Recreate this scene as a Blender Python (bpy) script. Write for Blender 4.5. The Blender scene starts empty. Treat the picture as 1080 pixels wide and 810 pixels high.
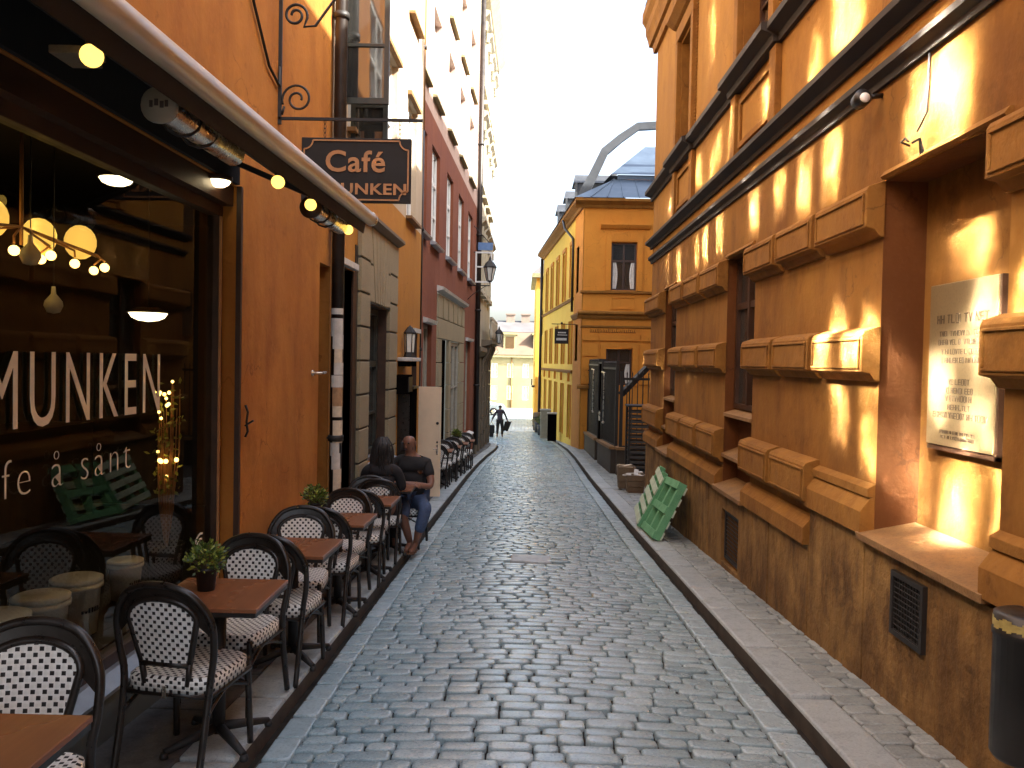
import bpy, math, random
from mathutils import Vector, Matrix, Euler, Quaternion
random.seed(11)
R = math.radians
S = bpy.context.scene
COL = S.collection

# ------------------------------------------------------------------ helpers
def wloc(o):
    v = Vector((0, 0, 0))
    while o is not None:
        v += o.location
        o = o.parent
    return v

def tag(o, label=None, cat=None, group=None, kind=None):
    if label: o['label'] = label
    if cat: o['category'] = cat
    if group: o['group'] = group
    if kind: o['kind'] = kind
    return o

def thing(name, label, cat, loc=(0, 0, 0), group=None, rz=0):
    o = bpy.data.objects.new(name, None)
    o.empty_display_size = .1
    COL.objects.link(o)
    o.location = loc
    o.rotation_euler = (0, 0, rz)
    return tag(o, label, cat, group)

def copy_tree(o, parent=None):
    c = o.copy()
    COL.objects.link(c)
    if parent is not None:
        c.parent = parent
    for ch in list(o.children):
        copy_tree(ch, c)
    return c

class MB:
    """collects faces, then links them as one mesh object"""
    def __init__(s):
        s.v, s.f, s.mi, s.uv, s.col, s.sm = [], [], [], [], [], []
        s.m = 0; s.c = None; s.smooth = False
    def add(s, vs, fs, uvs=None):
        b = len(s.v)
        s.v += [tuple(p) for p in vs]
        for k, f in enumerate(fs):
            s.f.append(tuple(b + i for i in f)); s.mi.append(s.m); s.sm.append(s.smooth)
            s.uv.append(uvs[k] if uvs else None)
            s.col.append(s.c)
        return s
    def quad(s, a, b, c, d, uv=None):
        return s.add([a, b, c, d], [(0, 1, 2, 3)], [uv] if uv else None)
    def hexa(s, p, flip=False):
        # p: 8 points, index = x + 2y + 4z
        return s.add(p, [(0, 2, 3, 1), (4, 5, 7, 6), (0, 1, 5, 4), (2, 6, 7, 3), (0, 4, 6, 2), (1, 3, 7, 5)])
    def box(s, a, b, T=None):
        ps = [(x, y, z) for z in (a[2], b[2]) for y in (a[1], b[1]) for x in (a[0], b[0])]
        if T: ps = [T(*p) for p in ps]
        return s.hexa(ps)
    def obox(s, c, sx, sy, sz, M=None):
        ps = [Vector((x, y, z)) for z in (-sz/2, sz/2) for y in (-sy/2, sy/2) for x in (-sx/2, sx/2)]
        if M is not None: ps = [M @ p for p in ps]
        c = Vector(c)
        return s.hexa([p + c for p in ps])
    def bar(s, a, b, w, h, up=(0, 0, 1)):
        a, b = Vector(a), Vector(b)
        d = (b - a).normalized(); u = Vector(up)
        x = d.cross(u)
        if x.length < 1e-4: x = d.cross(Vector((1, 0, 0)))
        x.normalize(); u = x.cross(d)
        ps = []
        for zz in (-h/2, h/2):
            for p in (a, b):
                for xx in (-w/2, w/2):
                    ps.append(p + x*xx + u*zz)
        return s.hexa([ps[0], ps[1], ps[2], ps[3], ps[4], ps[5], ps[6], ps[7]])
    def tube(s, pts, r, seg=8, closed=False, cap=True):
        pts = [Vector(p) for p in pts]; n = len(pts)
        rs = r if isinstance(r, (list, tuple)) else [r]*n
        vs = []; prev = None
        for i, p in enumerate(pts):
            if closed: d = pts[(i+1) % n] - pts[i-1]
            else: d = pts[min(i+1, n-1)] - pts[max(i-1, 0)]
            if d.length < 1e-9: d = Vector((0, 0, 1))
            d.normalize()
            if prev is None:
                a = d.orthogonal().normalized()
            else:
                a = (prev - d*prev.dot(d))
                a = a.normalized() if a.length > 1e-6 else d.orthogonal().normalized()
            prev = a; b = d.cross(a)
            for k in range(seg):
                t = 2*math.pi*k/seg
                vs.append(p + (a*math.cos(t) + b*math.sin(t))*rs[i])
        fs = []
        for i in range(n if closed else n-1):
            j = (i+1) % n
            for k in range(seg):
                k2 = (k+1) % seg
                fs.append((i*seg+k, i*seg+k2, j*seg+k2, j*seg+k))
        sm = s.smooth; s.smooth = True
        s.add(vs, fs); s.smooth = sm
        if cap and not closed:
            s.add(vs[:seg], [tuple(range(seg))[::-1]]); s.add(vs[-seg:], [tuple(range(seg))])
        return s
    def lathe(s, prof, c=(0, 0, 0), seg=16, M=None, smooth=True):
        vs = []
        for r, z in prof:
            for k in range(seg):
                t = 2*math.pi*k/seg
                p = Vector((r*math.cos(t), r*math.sin(t), z))
                if M is not None: p = M @ p
                vs.append(p + Vector(c))
        fs = []
        for i in range(len(prof)-1):
            for k in range(seg):
                k2 = (k+1) % seg
                fs.append((i*seg+k, i*seg+k2, (i+1)*seg+k2, (i+1)*seg+k))
        sm = s.smooth; s.smooth = smooth
        s.add(vs, fs); s.smooth = sm
        s.add(vs[:seg], [tuple(range(seg))[::-1]]); s.add(vs[-seg:], [tuple(range(seg))])
        return s
    def prism(s, poly, axis_pts):
        """extrude polygon: poly = list of 3D points, axis_pts = offset vector"""
        n = len(poly); o = Vector(axis_pts)
        a = [Vector(p) for p in poly]; b = [p + o for p in a]
        fs = [tuple(range(n))[::-1], tuple(range(n, 2*n))]
        for i in range(n):
            j = (i+1) % n
            fs.append((i, j, n+j, n+i))
        return s.add(a + b, fs)
    def blob(s, c, r, sx=1, sy=1, sz=1, seg=10, rings=7):
        prof = []
        vs = []
        for i in range(rings+1):
            t = math.pi*i/rings
            for k in range(seg):
                a = 2*math.pi*k/seg
                vs.append(Vector((math.sin(t)*math.cos(a)*r*sx, math.sin(t)*math.sin(a)*r*sy, math.cos(t)*r*sz)) + Vector(c))
        fs = []
        for i in range(rings):
            for k in range(seg):
                k2 = (k+1) % seg
                fs.append((i*seg+k, (i+1)*seg+k, (i+1)*seg+k2, i*seg+k2))
        sm = s.smooth; s.smooth = True
        s.add(vs, fs); s.smooth = sm
        return s
    def clusters(s, eps):
        par = list(range(len(s.f)))
        def find(i):
            while par[i] != i: par[i] = par[par[i]]; i = par[i]
            return i
        own = {}
        for i, f in enumerate(s.f):
            for v in f:
                k = tuple(round(c, 4) for c in s.v[v])
                if k in own: par[find(i)] = find(own[k])
                else: own[k] = i
        comp = {}
        for i in range(len(s.f)): comp.setdefault(find(i), []).append(i)
        cl = []
        for fs in comp.values():
            pts = [s.v[v] for i in fs for v in s.f[i]]
            lo = [min(p[k] for p in pts) for k in range(3)]; hi = [max(p[k] for p in pts) for k in range(3)]
            cl.append([lo, hi, fs])
        ch = True
        while ch:
            ch = False
            for i in range(len(cl)):
                if cl[i] is None: continue
                for j in range(i+1, len(cl)):
                    if cl[j] is None: continue
                    a, b = cl[i], cl[j]
                    if all(a[0][k]-eps <= b[1][k] and b[0][k]-eps <= a[1][k] for k in range(3)):
                        cl[i] = [[min(a[0][k], b[0][k]) for k in range(3)], [max(a[1][k], b[1][k]) for k in range(3)], a[2]+b[2]]
                        cl[j] = None; ch = True
        return [c[2] for c in cl if c]
    def build(s, name, mats, parent=None, bevel=0, local=False, label=None, fixn=True, subsurf=0, split=None):
        if split is not None:
            r = []
            for fs in s.clusters(split):
                q = MB()
                for i in sorted(fs):
                    b = len(q.v); q.v += [s.v[v] for v in s.f[i]]; q.f.append(tuple(range(b, b+len(s.f[i]))))
                    q.mi.append(s.mi[i]); q.sm.append(s.sm[i]); q.uv.append(s.uv[i]); q.col.append(s.col[i])
                o = q.build(name, mats, parent, bevel, local, label, fixn, subsurf); r.append(o)
            return r[0]
        return s.build1(name, mats, parent, bevel, local, label, fixn, subsurf)
    def build1(s, name, mats, parent=None, bevel=0, local=False, label=None, fixn=True, subsurf=0):
        if not isinstance(mats, (list, tuple)): mats = [mats]
        off = Vector((0, 0, 0)) if (local or parent is None) else wloc(parent)
        me = bpy.data.meshes.new(name)
        me.from_pydata([Vector(p) - off for p in s.v], [], s.f)
        for m in mats: me.materials.append(m)
        me.polygons.foreach_set('material_index', s.mi)
        me.polygons.foreach_set('use_smooth', s.sm)
        if any(u is not None for u in s.uv):
            ul = me.uv_layers.new(name='UVMap')
            for p, u in zip(me.polygons, s.uv):
                if u:
                    for li, q in zip(p.loop_indices, u): ul.data[li].uv = q
        if any(c is not None for c in s.col):
            ca = me.color_attributes.new(name='tint', type='FLOAT_COLOR', domain='CORNER')
            for p, c in zip(me.polygons, s.col):
                c = c if c is not None else .5
                for li in p.loop_indices: ca.data[li].color = (c, c, c, 1)
        me.validate()
        if fixn:
            import bmesh
            bm = bmesh.new(); bm.from_mesh(me)
            bmesh.ops.remove_doubles(bm, verts=bm.verts, dist=1e-5)
            bmesh.ops.recalc_face_normals(bm, faces=bm.faces)
            bm.to_mesh(me); bm.free()
        o = bpy.data.objects.new(name, me)
        COL.objects.link(o)
        if parent is not None: o.parent = parent
        if bevel:
            b = o.modifiers.new('bevel', 'BEVEL'); b.width = bevel; b.segments = 2; b.limit_method = 'ANGLE'; b.angle_limit = R(40)
            b.harden_normals = False
        if subsurf:
            b = o.modifiers.new('sub', 'SUBSURF'); b.levels = subsurf; b.render_levels = subsurf
        if label: o['label'] = label
        return o

def arc(c, r, a0, a1, n, ax=(1, 0, 0), ay=(0, 0, 1)):
    c, ax, ay = Vector(c), Vector(ax), Vector(ay)
    return [c + ax*r*math.cos(a0+(a1-a0)*i/n) + ay*r*math.sin(a0+(a1-a0)*i/n) for i in range(n+1)]

def text_mesh(name, txt, mat, parent, origin, ax, ay, size, sx=1.0, fit=None, extrude=.002, bold=0.0, track=1.0, align='LEFT', label=None):
    """text as flat mesh; ax / ay = world axes of the writing"""
    cu = bpy.data.curves.new(name, 'FONT')
    cu.body = txt; cu.size = size; cu.extrude = extrude; cu.offset = bold; cu.space_character = track; cu.align_x = align
    cu.resolution_u = 4
    t = bpy.data.objects.new(name, cu); COL.objects.link(t)
    dg = bpy.context.evaluated_depsgraph_get()
    me = bpy.data.meshes.new_from_object(t.evaluated_get(dg))
    bpy.data.objects.remove(t); bpy.data.curves.remove(cu)
    ax, ay = Vector(ax).normalized(), Vector(ay).normalized(); az = ax.cross(ay)
    off = wloc(parent) if parent else Vector((0, 0, 0))
    if fit:
        lo = min(v.co.x for v in me.vertices); hi = max(v.co.x for v in me.vertices); sx = fit/(hi-lo)
        for v in me.vertices: v.co.x -= lo
    for v in me.vertices:
        c = v.co.copy()
        v.co = Vector(origin) + ax*c.x*sx + ay*c.y + az*c.z - off
    me.materials.clear(); me.materials.append(mat)
    o = bpy.data.objects.new(name, me); COL.objects.link(o)
    if parent: o.parent = parent
    if label: o['label'] = label
    return o

# ------------------------------------------------------------------ materials
MATS = {}
def srgb(r, g, b):
    f = lambda c: (c/255/12.92) if c/255 <= .04045 else ((c/255+.055)/1.055)**2.4
    return (f(r), f(g), f(b))

class NT:
    def __init__(s, name):
        s.mat = bpy.data.materials.new(name); s.mat.use_nodes = True
        s.n = s.mat.node_tree.nodes; s.l = s.mat.node_tree.links
        s.b = s.n['Principled BSDF']; s.out = s.n['Material Output']
    def node(s, t, **k):
        q = s.n.new(t)
        for a, v in k.items(): setattr(q, a, v)
        return q
    def link(s, a, b): s.l.new(a, b)
    def math(s, op, a, b=None, c=None, clamp=False):
        q = s.node('ShaderNodeMath', operation=op); q.use_clamp = clamp
        for i, v in enumerate((a, b, c)):
            if v is None: continue
            if isinstance(v, (int, float)): q.inputs[i].default_value = v
            else: s.link(v, q.inputs[i])
        return q.outputs[0]
    def coord(s, space):
        if space == 'world':
            return s.node('ShaderNodeNewGeometry').outputs['Position']
        return s.node('ShaderNodeTexCoord').outputs['Object']
    def noise(s, vec, scale, detail=4, rough=.6, stretch=None, dist=0):
        if stretch:
            mp = s.node('ShaderNodeMapping'); mp.inputs['Scale'].default_value = stretch
            s.link(vec, mp.inputs['Vector']); vec = mp.outputs[0]
        q = s.node('ShaderNodeTexNoise'); q.inputs['Scale'].default_value = scale
        q.inputs['Detail'].default_value = detail; q.inputs['Roughness'].default_value = rough
        q.inputs['Distortion'].default_value = dist
        s.link(vec, q.inputs['Vector'])
        return q.outputs['Fac']
    def ramp(s, fac, lo, hi, a=0.0, b=1.0):
        q = s.node('ShaderNodeMapRange'); q.inputs[1].default_value = lo; q.inputs[2].default_value = hi
        q.inputs[3].default_value = a; q.inputs[4].default_value = b
        s.link(fac, q.inputs[0]); return q.outputs[0]
    def mix(s, fac, a, b, mode='MIX'):
        q = s.node('ShaderNodeMix', data_type='RGBA', blend_type=mode)
        if isinstance(fac, (int, float)): q.inputs[0].default_value = fac
        else: s.link(fac, q.inputs[0])
        for i, v in ((6, a), (7, b)):
            if isinstance(v, tuple): q.inputs[i].default_value = (*v[:3], 1)
            else: s.link(v, q.inputs[i])
        return q.outputs[2]
    def bump(s, h, strength=.3, dist=.01):
        q = s.node('ShaderNodeBump'); q.inputs['Strength'].default_value = strength; q.inputs['Distance'].default_value = dist
        s.link(h, q.inputs['Height']); s.link(q.outputs[0], s.b.inputs['Normal'])
    def base(s, c):
        if isinstance(c, tuple): s.b.inputs['Base Color'].default_value = (*c[:3], 1)
        else: s.link(c, s.b.inputs['Base Color'])
    def rough(s, r):
        if isinstance(r, (int, float)): s.b.inputs['Roughness'].default_value = r
        else: s.link(r, s.b.inputs['Roughness'])

def plain(name, c, rough=.6, metal=0, var=.12, scale=8, bump=.1, space='obj', emit=None, spec=None):
    t = NT(name)
    v = t.coord(space)
    n = t.noise(v, scale, 5)
    dark = tuple(x*(1-var*1.6) for x in c); lite = tuple(min(1, x*(1+var)) for x in c)
    t.base(t.mix(t.ramp(n, .3, .7), dark, lite))
    t.rough(t.ramp(n, .3, .7, max(.02, rough-.08), min(1, rough+.08)))
    t.b.inputs['Metallic'].default_value = metal
    if spec is not None: t.b.inputs['Specular IOR Level'].default_value = spec
    if bump: t.bump(t.noise(v, scale*6, 3), bump, .004)
    if emit:
        t.b.inputs['Emission Color'].default_value = (*emit[:3], 1); t.b.inputs['Emission Strength'].default_value = emit[3]
    return t.mat

def stucco(name, c, c2, stain, fine=.5, streak=.6, patch=.5, bump=.25, scale=.8):
    """limewashed render: cloudy two-tone wash, soft vertical run-off streaks, patchy dirt"""
    t = NT(name); p = t.coord('world')
    n1 = t.noise(p, scale, 6, .62)
    n2 = t.noise(p, scale*3.3, 5, .6, stretch=(1, 1, .28))
    n3 = t.noise(p, 1.9, 5, .7)
    n4 = t.noise(p, 26, 4, .6)
    col = t.mix(t.ramp(n1, .34, .68), c, c2)
    col = t.mix(t.math('MULTIPLY', t.ramp(n2, .46, .76), streak), col, stain)
    col = t.mix(t.math('MULTIPLY', t.ramp(n3, .56, .8), patch), col, tuple(x*.62 for x in stain))
    col = t.mix(t.math('MULTIPLY', t.ramp(n4, .5, .75), fine*.35), col, tuple(min(1, x*1.5+.02) for x in c))
    vo = t.node('ShaderNodeTexVoronoi', feature='DISTANCE_TO_EDGE'); vo.inputs['Scale'].default_value = 1.1
    wv = t.node('ShaderNodeVectorMath', operation='ADD'); nz = t.node('ShaderNodeTexNoise'); nz.inputs['Scale'].default_value = 3.0; nz.inputs['Detail'].default_value = 5
    t.link(p, nz.inputs['Vector']); sc = t.node('ShaderNodeVectorMath', operation='SCALE'); sc.inputs['Scale'].default_value = .55
    t.link(nz.outputs['Color'], sc.inputs[0]); t.link(p, wv.inputs[0]); t.link(sc.outputs[0], wv.inputs[1]); t.link(wv.outputs[0], vo.inputs['Vector'])
    gate = t.ramp(t.noise(p, .9, 3), .54, .60)
    crack = t.math('MULTIPLY', t.ramp(vo.outputs['Distance'], .010, .002), gate)
    col = t.mix(t.math('MULTIPLY', crack, .38), col, tuple(x*.3 for x in stain))
    n5 = t.noise(p, 1.35, 3, .5, dist=.8)
    col = t.mix(t.math('MULTIPLY', t.ramp(n5, .585, .60), patch*.55), col, tuple(x*.78 for x in c2))
    n6 = t.noise(p, 7, 6, .75)
    col = t.mix(t.math('MULTIPLY', t.ramp(n6, .60, .72), .5*patch+.1), col, tuple(x*.5 for x in stain))
    t.base(col); t.rough(t.ramp(n1, .3, .7, .82, .95))
    t.b.inputs['Specular IOR Level'].default_value = .25
    h = t.math('ADD', t.math('MULTIPLY', n4, .5), t.math('MULTIPLY', t.noise(p, 5, 4), 1.4))
    t.bump(h, bump, .02)
    return t.mat

def stone(name, c, c2, speck, scale=3, bump=.35, rough=.8, space='world', tint=False):
    t = NT(name); p = t.coord(space)
    n1 = t.noise(p, scale, 6, .65); n2 = t.noise(p, 60, 3, .7); n3 = t.noise(p, scale*4, 5, .7)
    col = t.mix(t.ramp(n1, .3, .7), c, c2)
    col = t.mix(t.math('MULTIPLY', t.ramp(n2, .52, .7), .55), col, speck)
    col = t.mix(t.math('MULTIPLY', t.ramp(n3, .58, .78), .45), col, tuple(x*.4 for x in c))
    if tint:
        at = t.node('ShaderNodeVertexColor'); at.layer_name = 'tint'
        col = t.mix(1.0, col, t.ramp2(at) if hasattr(t, 'ramp2') else at.outputs['Color'], 'MULTIPLY')
    t.base(col); t.rough(t.ramp(n1, .3, .7, rough-.08, rough+.08))
    t.bump(t.math('ADD', n2, t.math('MULTIPLY', n3, 1.5)), bump, .006)
    return t.mat

def wood(name, c, c2, rough=.4, scale=1.0, axis=(14, 1.2, 14), bump=.12):
    t = NT(name); p = t.coord('obj')
    n = t.noise(p, 3*scale, 6, .65, stretch=axis, dist=.6)
    n2 = t.noise(p, 1.5*scale, 3)
    col = t.mix(t.ramp(n, .3, .7), c, c2)
    col = t.mix(t.math('MULTIPLY', t.ramp(n2, .45, .7), .4), col, tuple(x*.7 for x in c))
    t.base(col); t.rough(t.ramp(n2, .3, .7, rough-.08, rough+.12)); t.bump(n, bump, .004)
    return t.mat

def M(k, f=None):
    if k not in MATS: MATS[k] = f
    return MATS[k]

# --- walls
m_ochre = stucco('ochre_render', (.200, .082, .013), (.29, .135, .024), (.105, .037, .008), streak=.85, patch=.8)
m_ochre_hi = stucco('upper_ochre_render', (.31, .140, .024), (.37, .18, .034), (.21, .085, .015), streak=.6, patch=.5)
m_ochre_trim = stucco('ochre_moulding', (.205, .087, .015), (.29, .135, .026), (.115, .043, .009), scale=2.6, bump=.5, streak=.3, patch=.7)
m_shaded_ochre = stucco('shaded_ochre_reveal', (.115, .040, .010), (.15, .055, .013), (.07, .024, .007), streak=.4)  # darker wall colour, with the shade of the recesses painted in
m_cafe = stucco('cafe_orange_render', (.33, .122, .021), (.43, .175, .032), (.19, .058, .011), scale=.9, patch=.6)
m_yellow_ochre = stucco('pale_ochre_render', (0.392, 0.168, 0.025), (0.434, 0.196, 0.032), (0.294, 0.112, 0.018), streak=.35, patch=.2)
m_sunlit_ochre = stucco('sunlit_ochre_render', (.46, .37, .26), (.50, .41, .30), (.38, .29, .19), streak=.3, patch=.15)  # ochre made pale: sunlight on the upper wall put into the colour
m_red = stucco('oxide_red_render', (.185, .058, .030), (.225, .078, .040), (.11, .036, .021), streak=.4, patch=.3)
m_sunlit_red = stucco('sunlit_red_render', (.46, .33, .27), (.50, .37, .31), (.38, .25, .20), streak=.4, patch=.2)  # red made pale: sunlight on the upper storeys put into the colour
m_corner = stucco('corner_house_render', (.56, .215, .030), (.60, .25, .038), (.44, .155, .022), streak=.35, patch=.2)
m_yellow = stucco('bright_yellow_render', (.76, .47, .065), (.79, .52, .09), (.60, .34, .05), streak=.3, patch=.15)
m_white = stucco('white_render', (.27, .235, .125), (.32, .28, .16), (.22, .18, .09), streak=.3, patch=.15)
m_creamstone = stucco('pale_stone_render', (.42, .38, .28), (.47, .43, .33), (.32, .28, .2))
m_plinth = stucco('rough_plinth_render', (.115, .058, .018), (.30, .170, .056), (.055, .027, .010), scale=2.2, bump=1.0, streak=.9, patch=.9, fine=.9) if True else stone('rough_plinth_stone', (.185, .098, .030), (.27, .155, .052), (.055, .028, .011), scale=3.6, bump=1.0, rough=.85)
m_ashlar = stone('grey_ashlar', (.25, .20, .115), (.32, .265, .16), (.14, .11, .07), scale=1.6, bump=.3)
m_fencebase = stone('black_brown_base_stone', (.035, .026, .018), (.06, .045, .03), (.02, .015, .01), scale=2)
m_darkstone = stone('dark_stone', (.12, .095, .065), (.17, .135, .09), (.06, .05, .04), scale=1.4)
m_joint = plain('dark_joint', (.05, .04, .028), .9, space='world')
m_dirt = plain('joint_dirt', (.060, .050, .038), .95, var=.3, scale=5, bump=.5, space='world')
m_ledge = stone('sandy_ledge', (.17, .085, .027), (.30, .165, .058), (.09, .045, .018), scale=6, bump=.6)
m_sill_lead = plain('zinc_sill', (.34, .36, .38), .42, .6, space='world')
# --- ground
def sett_mat(name, c, c2, rough):
    t = NT(name); p = t.coord('world')
    at = t.node('ShaderNodeVertexColor'); at.layer_name = 'tint'
    n1 = t.noise(p, 9, 5, .65); n2 = t.noise(p, 70, 3, .7); n3 = t.noise(p, .55, 4, .6)
    sep = t.node('ShaderNodeSeparateColor'); t.link(at.outputs['Color'], sep.inputs[0])
    col = t.mix(sep.outputs[0], c, c2)
    col = t.mix(t.math('MULTIPLY', t.ramp(n1, .5, .75), .5), col, tuple(x*.45 for x in c))
    col = t.mix(t.math('MULTIPLY', t.ramp(n2, .53, .66), .5), col, tuple(x*.5 for x in c))
    col = t.mix(t.math('MULTIPLY', t.ramp(n2, .42, .32), .35), col, tuple(min(.6, x*1.5) for x in c2))
    t.base(col)
    r = t.math('ADD', t.ramp(n1, .3, .7, rough-.09, rough+.12), t.ramp(n3, .35, .65, -.05, .08))
    t.rough(r)
    t.bump(t.math('ADD', t.math('MULTIPLY', n2, .35), n1), .45, .006)
    return t.mat
m_sett = sett_mat('worn_setts', (.265, .365, .385), (.44, .56, .58), .20)
m_runner = sett_mat('granite_runner', (.30, .40, .42), (.43, .53, .55), .30)
m_kerbtop = sett_mat('granite_kerb', (.30, .34, .335), (.41, .45, .44), .48)
m_pavesett = sett_mat('pavement_setts', (.20, .225, .215), (.34, .37, .35), .40)
m_asphalt = plain('worn_asphalt', (.075, .070, .062), .72, var=.3, scale=3, bump=.5, space='world')
m_roadbed = plain('sandy_joint_dirt', (.030, .026, .021), .95, var=.35, scale=6, bump=.5, space='world', spec=.1)
m_ground = plain('earth', (.16, .15, .13), .9, var=.2, scale=1, space='world')
# --- props
m_black = plain('black_paint', (.016, .014, .012), .38, var=.2)
m_blackwood = plain('black_lacquer', (.020, .014, .010), .32, var=.25, scale=20, bump=.1)
m_iron = plain('dark_iron', (.016, .014, .012), .6, .0, var=.3, scale=12)
m_pipe = plain('brown_black_pipe', (.026, .018, .013), .45, .2, var=.3, scale=5)
m_copper = plain('weathered_pipe', (.30, .16, .05), .6, .0, var=.25, scale=5)
m_steel = plain('brushed_steel', (.72, .66, .56), .28, .9, var=.2, scale=10)
m_tubebeige = plain('beige_awning_tube', (.56, .47, .34), .35, 0, var=.12, scale=3)
m_canvas = plain('black_canvas', (.010, .009, .008), .9, var=.3, scale=4, bump=.2)
m_darkframe = plain('dark_brown_frame', (.050, .022, .010), .45, var=.25, scale=6)
m_greenframe = plain('dark_green_frame', (.030, .032, .024), .5, var=.25)
m_whiteframe = plain('white_window_paint', (.74, .74, .70), .5, var=.06)
m_greywood = plain('stone_grey_frame', (.30, .285, .23), .55, var=.1)
m_lintel = plain('pale_lintel', (.55, .53, .48), .7, var=.15)
m_pot = plain('black_pot', (.018, .016, .015), .5)
m_beige = plain('beige_door_paint', (.78, .60, .40), .55, var=.06, scale=3)
m_blackbox = plain('dark_stained_board', (.005, .004, .0035), .9, var=.25, scale=4, spec=0.0)
m_tabletop = wood('mahogany_top', (.195, .072, .030), (.27, .104, .044), .30, scale=1.2, axis=(8, .5, 8), bump=.03)
m_pallet = wood('mint_pallet_wood', (.40, .50, .36), (.56, .63, .48), .7, scale=3)
m_pallet2 = wood('bright_green_pallet_wood', (.085, .30, .13), (.19, .44, .22), .7, scale=3)
m_palletraw = wood('raw_pallet_wood', (.17, .09, .035), (.26, .15, .06), .7)
m_crate = wood('weathered_crate_wood', (.13, .085, .05), (.2, .14, .08), .8)
m_gold = plain('faded_gold_paint', (.46, .22, .085), .5, .1, var=.15)
m_letter = plain('cream_vinyl', (.88, .84, .72), .55, var=.03, bump=0)
m_board = plain('black_sign_board', (.010, .008, .006), .7, var=.2, scale=5)
m_board_white = plain('white_board_lettering', (.7, .7, .66), .6, bump=0)
m_archmetal = plain('grey_arch_metal', (.05, .058, .07), .7, .0, var=.2, scale=1.5, space='world')
m_zinc = plain('blue_zinc_roof', (.075, .105, .145), .42, .5, var=.15, scale=1.5, space='world')
m_darkroof = plain('dark_metal_roof', (.05, .054, .06), .5, .1, var=.2, scale=2, space='world')
m_tile = stone('brown_tile_roof', (.13, .085, .055), (.17, .12, .08), (.08, .05, .035), scale=1.2)
m_slate = plain('grey_roof', (.10, .095, .095), .7, var=.15, scale=.8, space='world')
m_brick = stone('chimney_stone', (.2, .15, .12), (.26, .2, .16), (.1, .08, .06))
m_marble = stone('marble_tablet', (.125, .082, .036), (.185, .128, .06), (.075, .05, .024), scale=4, bump=.1, rough=.5)
m_engrave = plain('engraved_letter', (.055, .034, .016), .8, bump=0)
m_tub = plain('frosted_white_tub', (.74, .74, .66), .35, var=.08)
m_printing = plain('dark_label_print', (.05, .04, .04), .6, bump=0)
m_leaf = plain('box_leaf', (.075, .125, .020), .5, var=.45, scale=40, bump=0)
m_leaf2 = plain('yellow_leaf', (.26, .30, .045), .5, var=.4, scale=40, bump=0)
m_skin = plain('skin', (.21, .095, .058), .5, var=.08, scale=10, bump=.05)
m_hair = plain('dark_hair', (.018, .013, .010), .55, var=.3, scale=50)
m_shirt = plain('black_cotton', (.016, .015, .015), .85, var=.2, scale=20)
m_jeans = plain('blue_denim', (.055, .085, .16), .85, var=.2, scale=30)
m_dress = plain('charcoal_cloth', (.022, .018, .018), .9, var=.2, scale=20)
m_purple = plain('dull_plum_cloth', (.06, .045, .06), .85, var=.2, scale=20)
m_shoe = plain('brown_sandal', (.12, .06, .03), .6)
m_carwhite = plain('white_car_paint', (.34, .39, .42), .2, var=.03, bump=0)
m_cardark = plain('tinted_car_glass', (.10, .20, .28), .08, var=.05, bump=0)
m_tyre = plain('black_rubber', (.02, .02, .02), .8)
m_redlamp = plain('red_tail_lamp', (.5, .03, .02), .3, bump=0)
m_yellowlabel = plain('yellow_band', (.40, .32, .10), .5, var=.5)
m_paper = plain('pasted_paper', (.62, .52, .38), .8, var=.1, scale=30, bump=0)
m_paper2 = plain('brown_paper', (.38, .22, .11), .8, var=.2, scale=20, bump=0)
m_curtain = plain('white_curtain', (.66, .64, .58), .9, var=.1, scale=14)
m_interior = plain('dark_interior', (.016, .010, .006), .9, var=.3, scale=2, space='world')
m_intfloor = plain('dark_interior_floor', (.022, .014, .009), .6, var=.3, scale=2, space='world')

def glass_dark(name, c, rough=.06, ior=1.6, spec=.5):
    t = NT(name); p = t.coord('world')
    t.base(c); t.rough(rough); t.b.inputs['IOR'].default_value = ior
    t.b.inputs['Specular IOR Level'].default_value = spec
    t.bump(t.noise(p, 2.2, 2), .06, .02)
    return t.mat
m_pane = glass_dark('old_window_glass', (.030, .030, .028), .05, 1.9, .7)
m_panewarm = glass_dark('window_glass_warm', (.10, .06, .028), .06, 1.9, .7)
def mirror_glass(name):
    t = NT(name); p = t.coord('world')
    t.base((.95, .96, .97)); t.b.inputs['Metallic'].default_value = 1.0; t.rough(.05)
    t.bump(t.noise(p, 2.2, 1), .11, .02)
    return t.mat
m_mirror = mirror_glass('sun_patch_mirror')  # full mirror in place of glass, added to throw sun patches
m_glare_pane = plain('glare_white_pane', (.66, .66, .62), .3, var=.1, scale=3, bump=0)  # white base paints sun glare onto the upper panes
def shop_glass(name):
    t = NT(name)
    tr = t.node('ShaderNodeBsdfTransparent'); tr.inputs[0].default_value = (.80, .84, .80, 1)
    gl = t.node('ShaderNodeBsdfGlossy'); gl.inputs['Roughness'].default_value = .0; gl.inputs[0].default_value = (.95, .97, .95, 1)
    fr = t.node('ShaderNodeFresnel'); fr.inputs[0].default_value = 1.6
    mx = t.node('ShaderNodeMixShader')
    k = t.math('MULTIPLY', fr.outputs[0], .62, clamp=True)
    t.link(k, mx.inputs[0]); t.link(tr.outputs[0], mx.inputs[1]); t.link(gl.outputs[0], mx.inputs[2])
    t.link(mx.outputs[0], t.out.inputs[0])
    return t.mat
m_shopglass = shop_glass('shop_glass')
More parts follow.
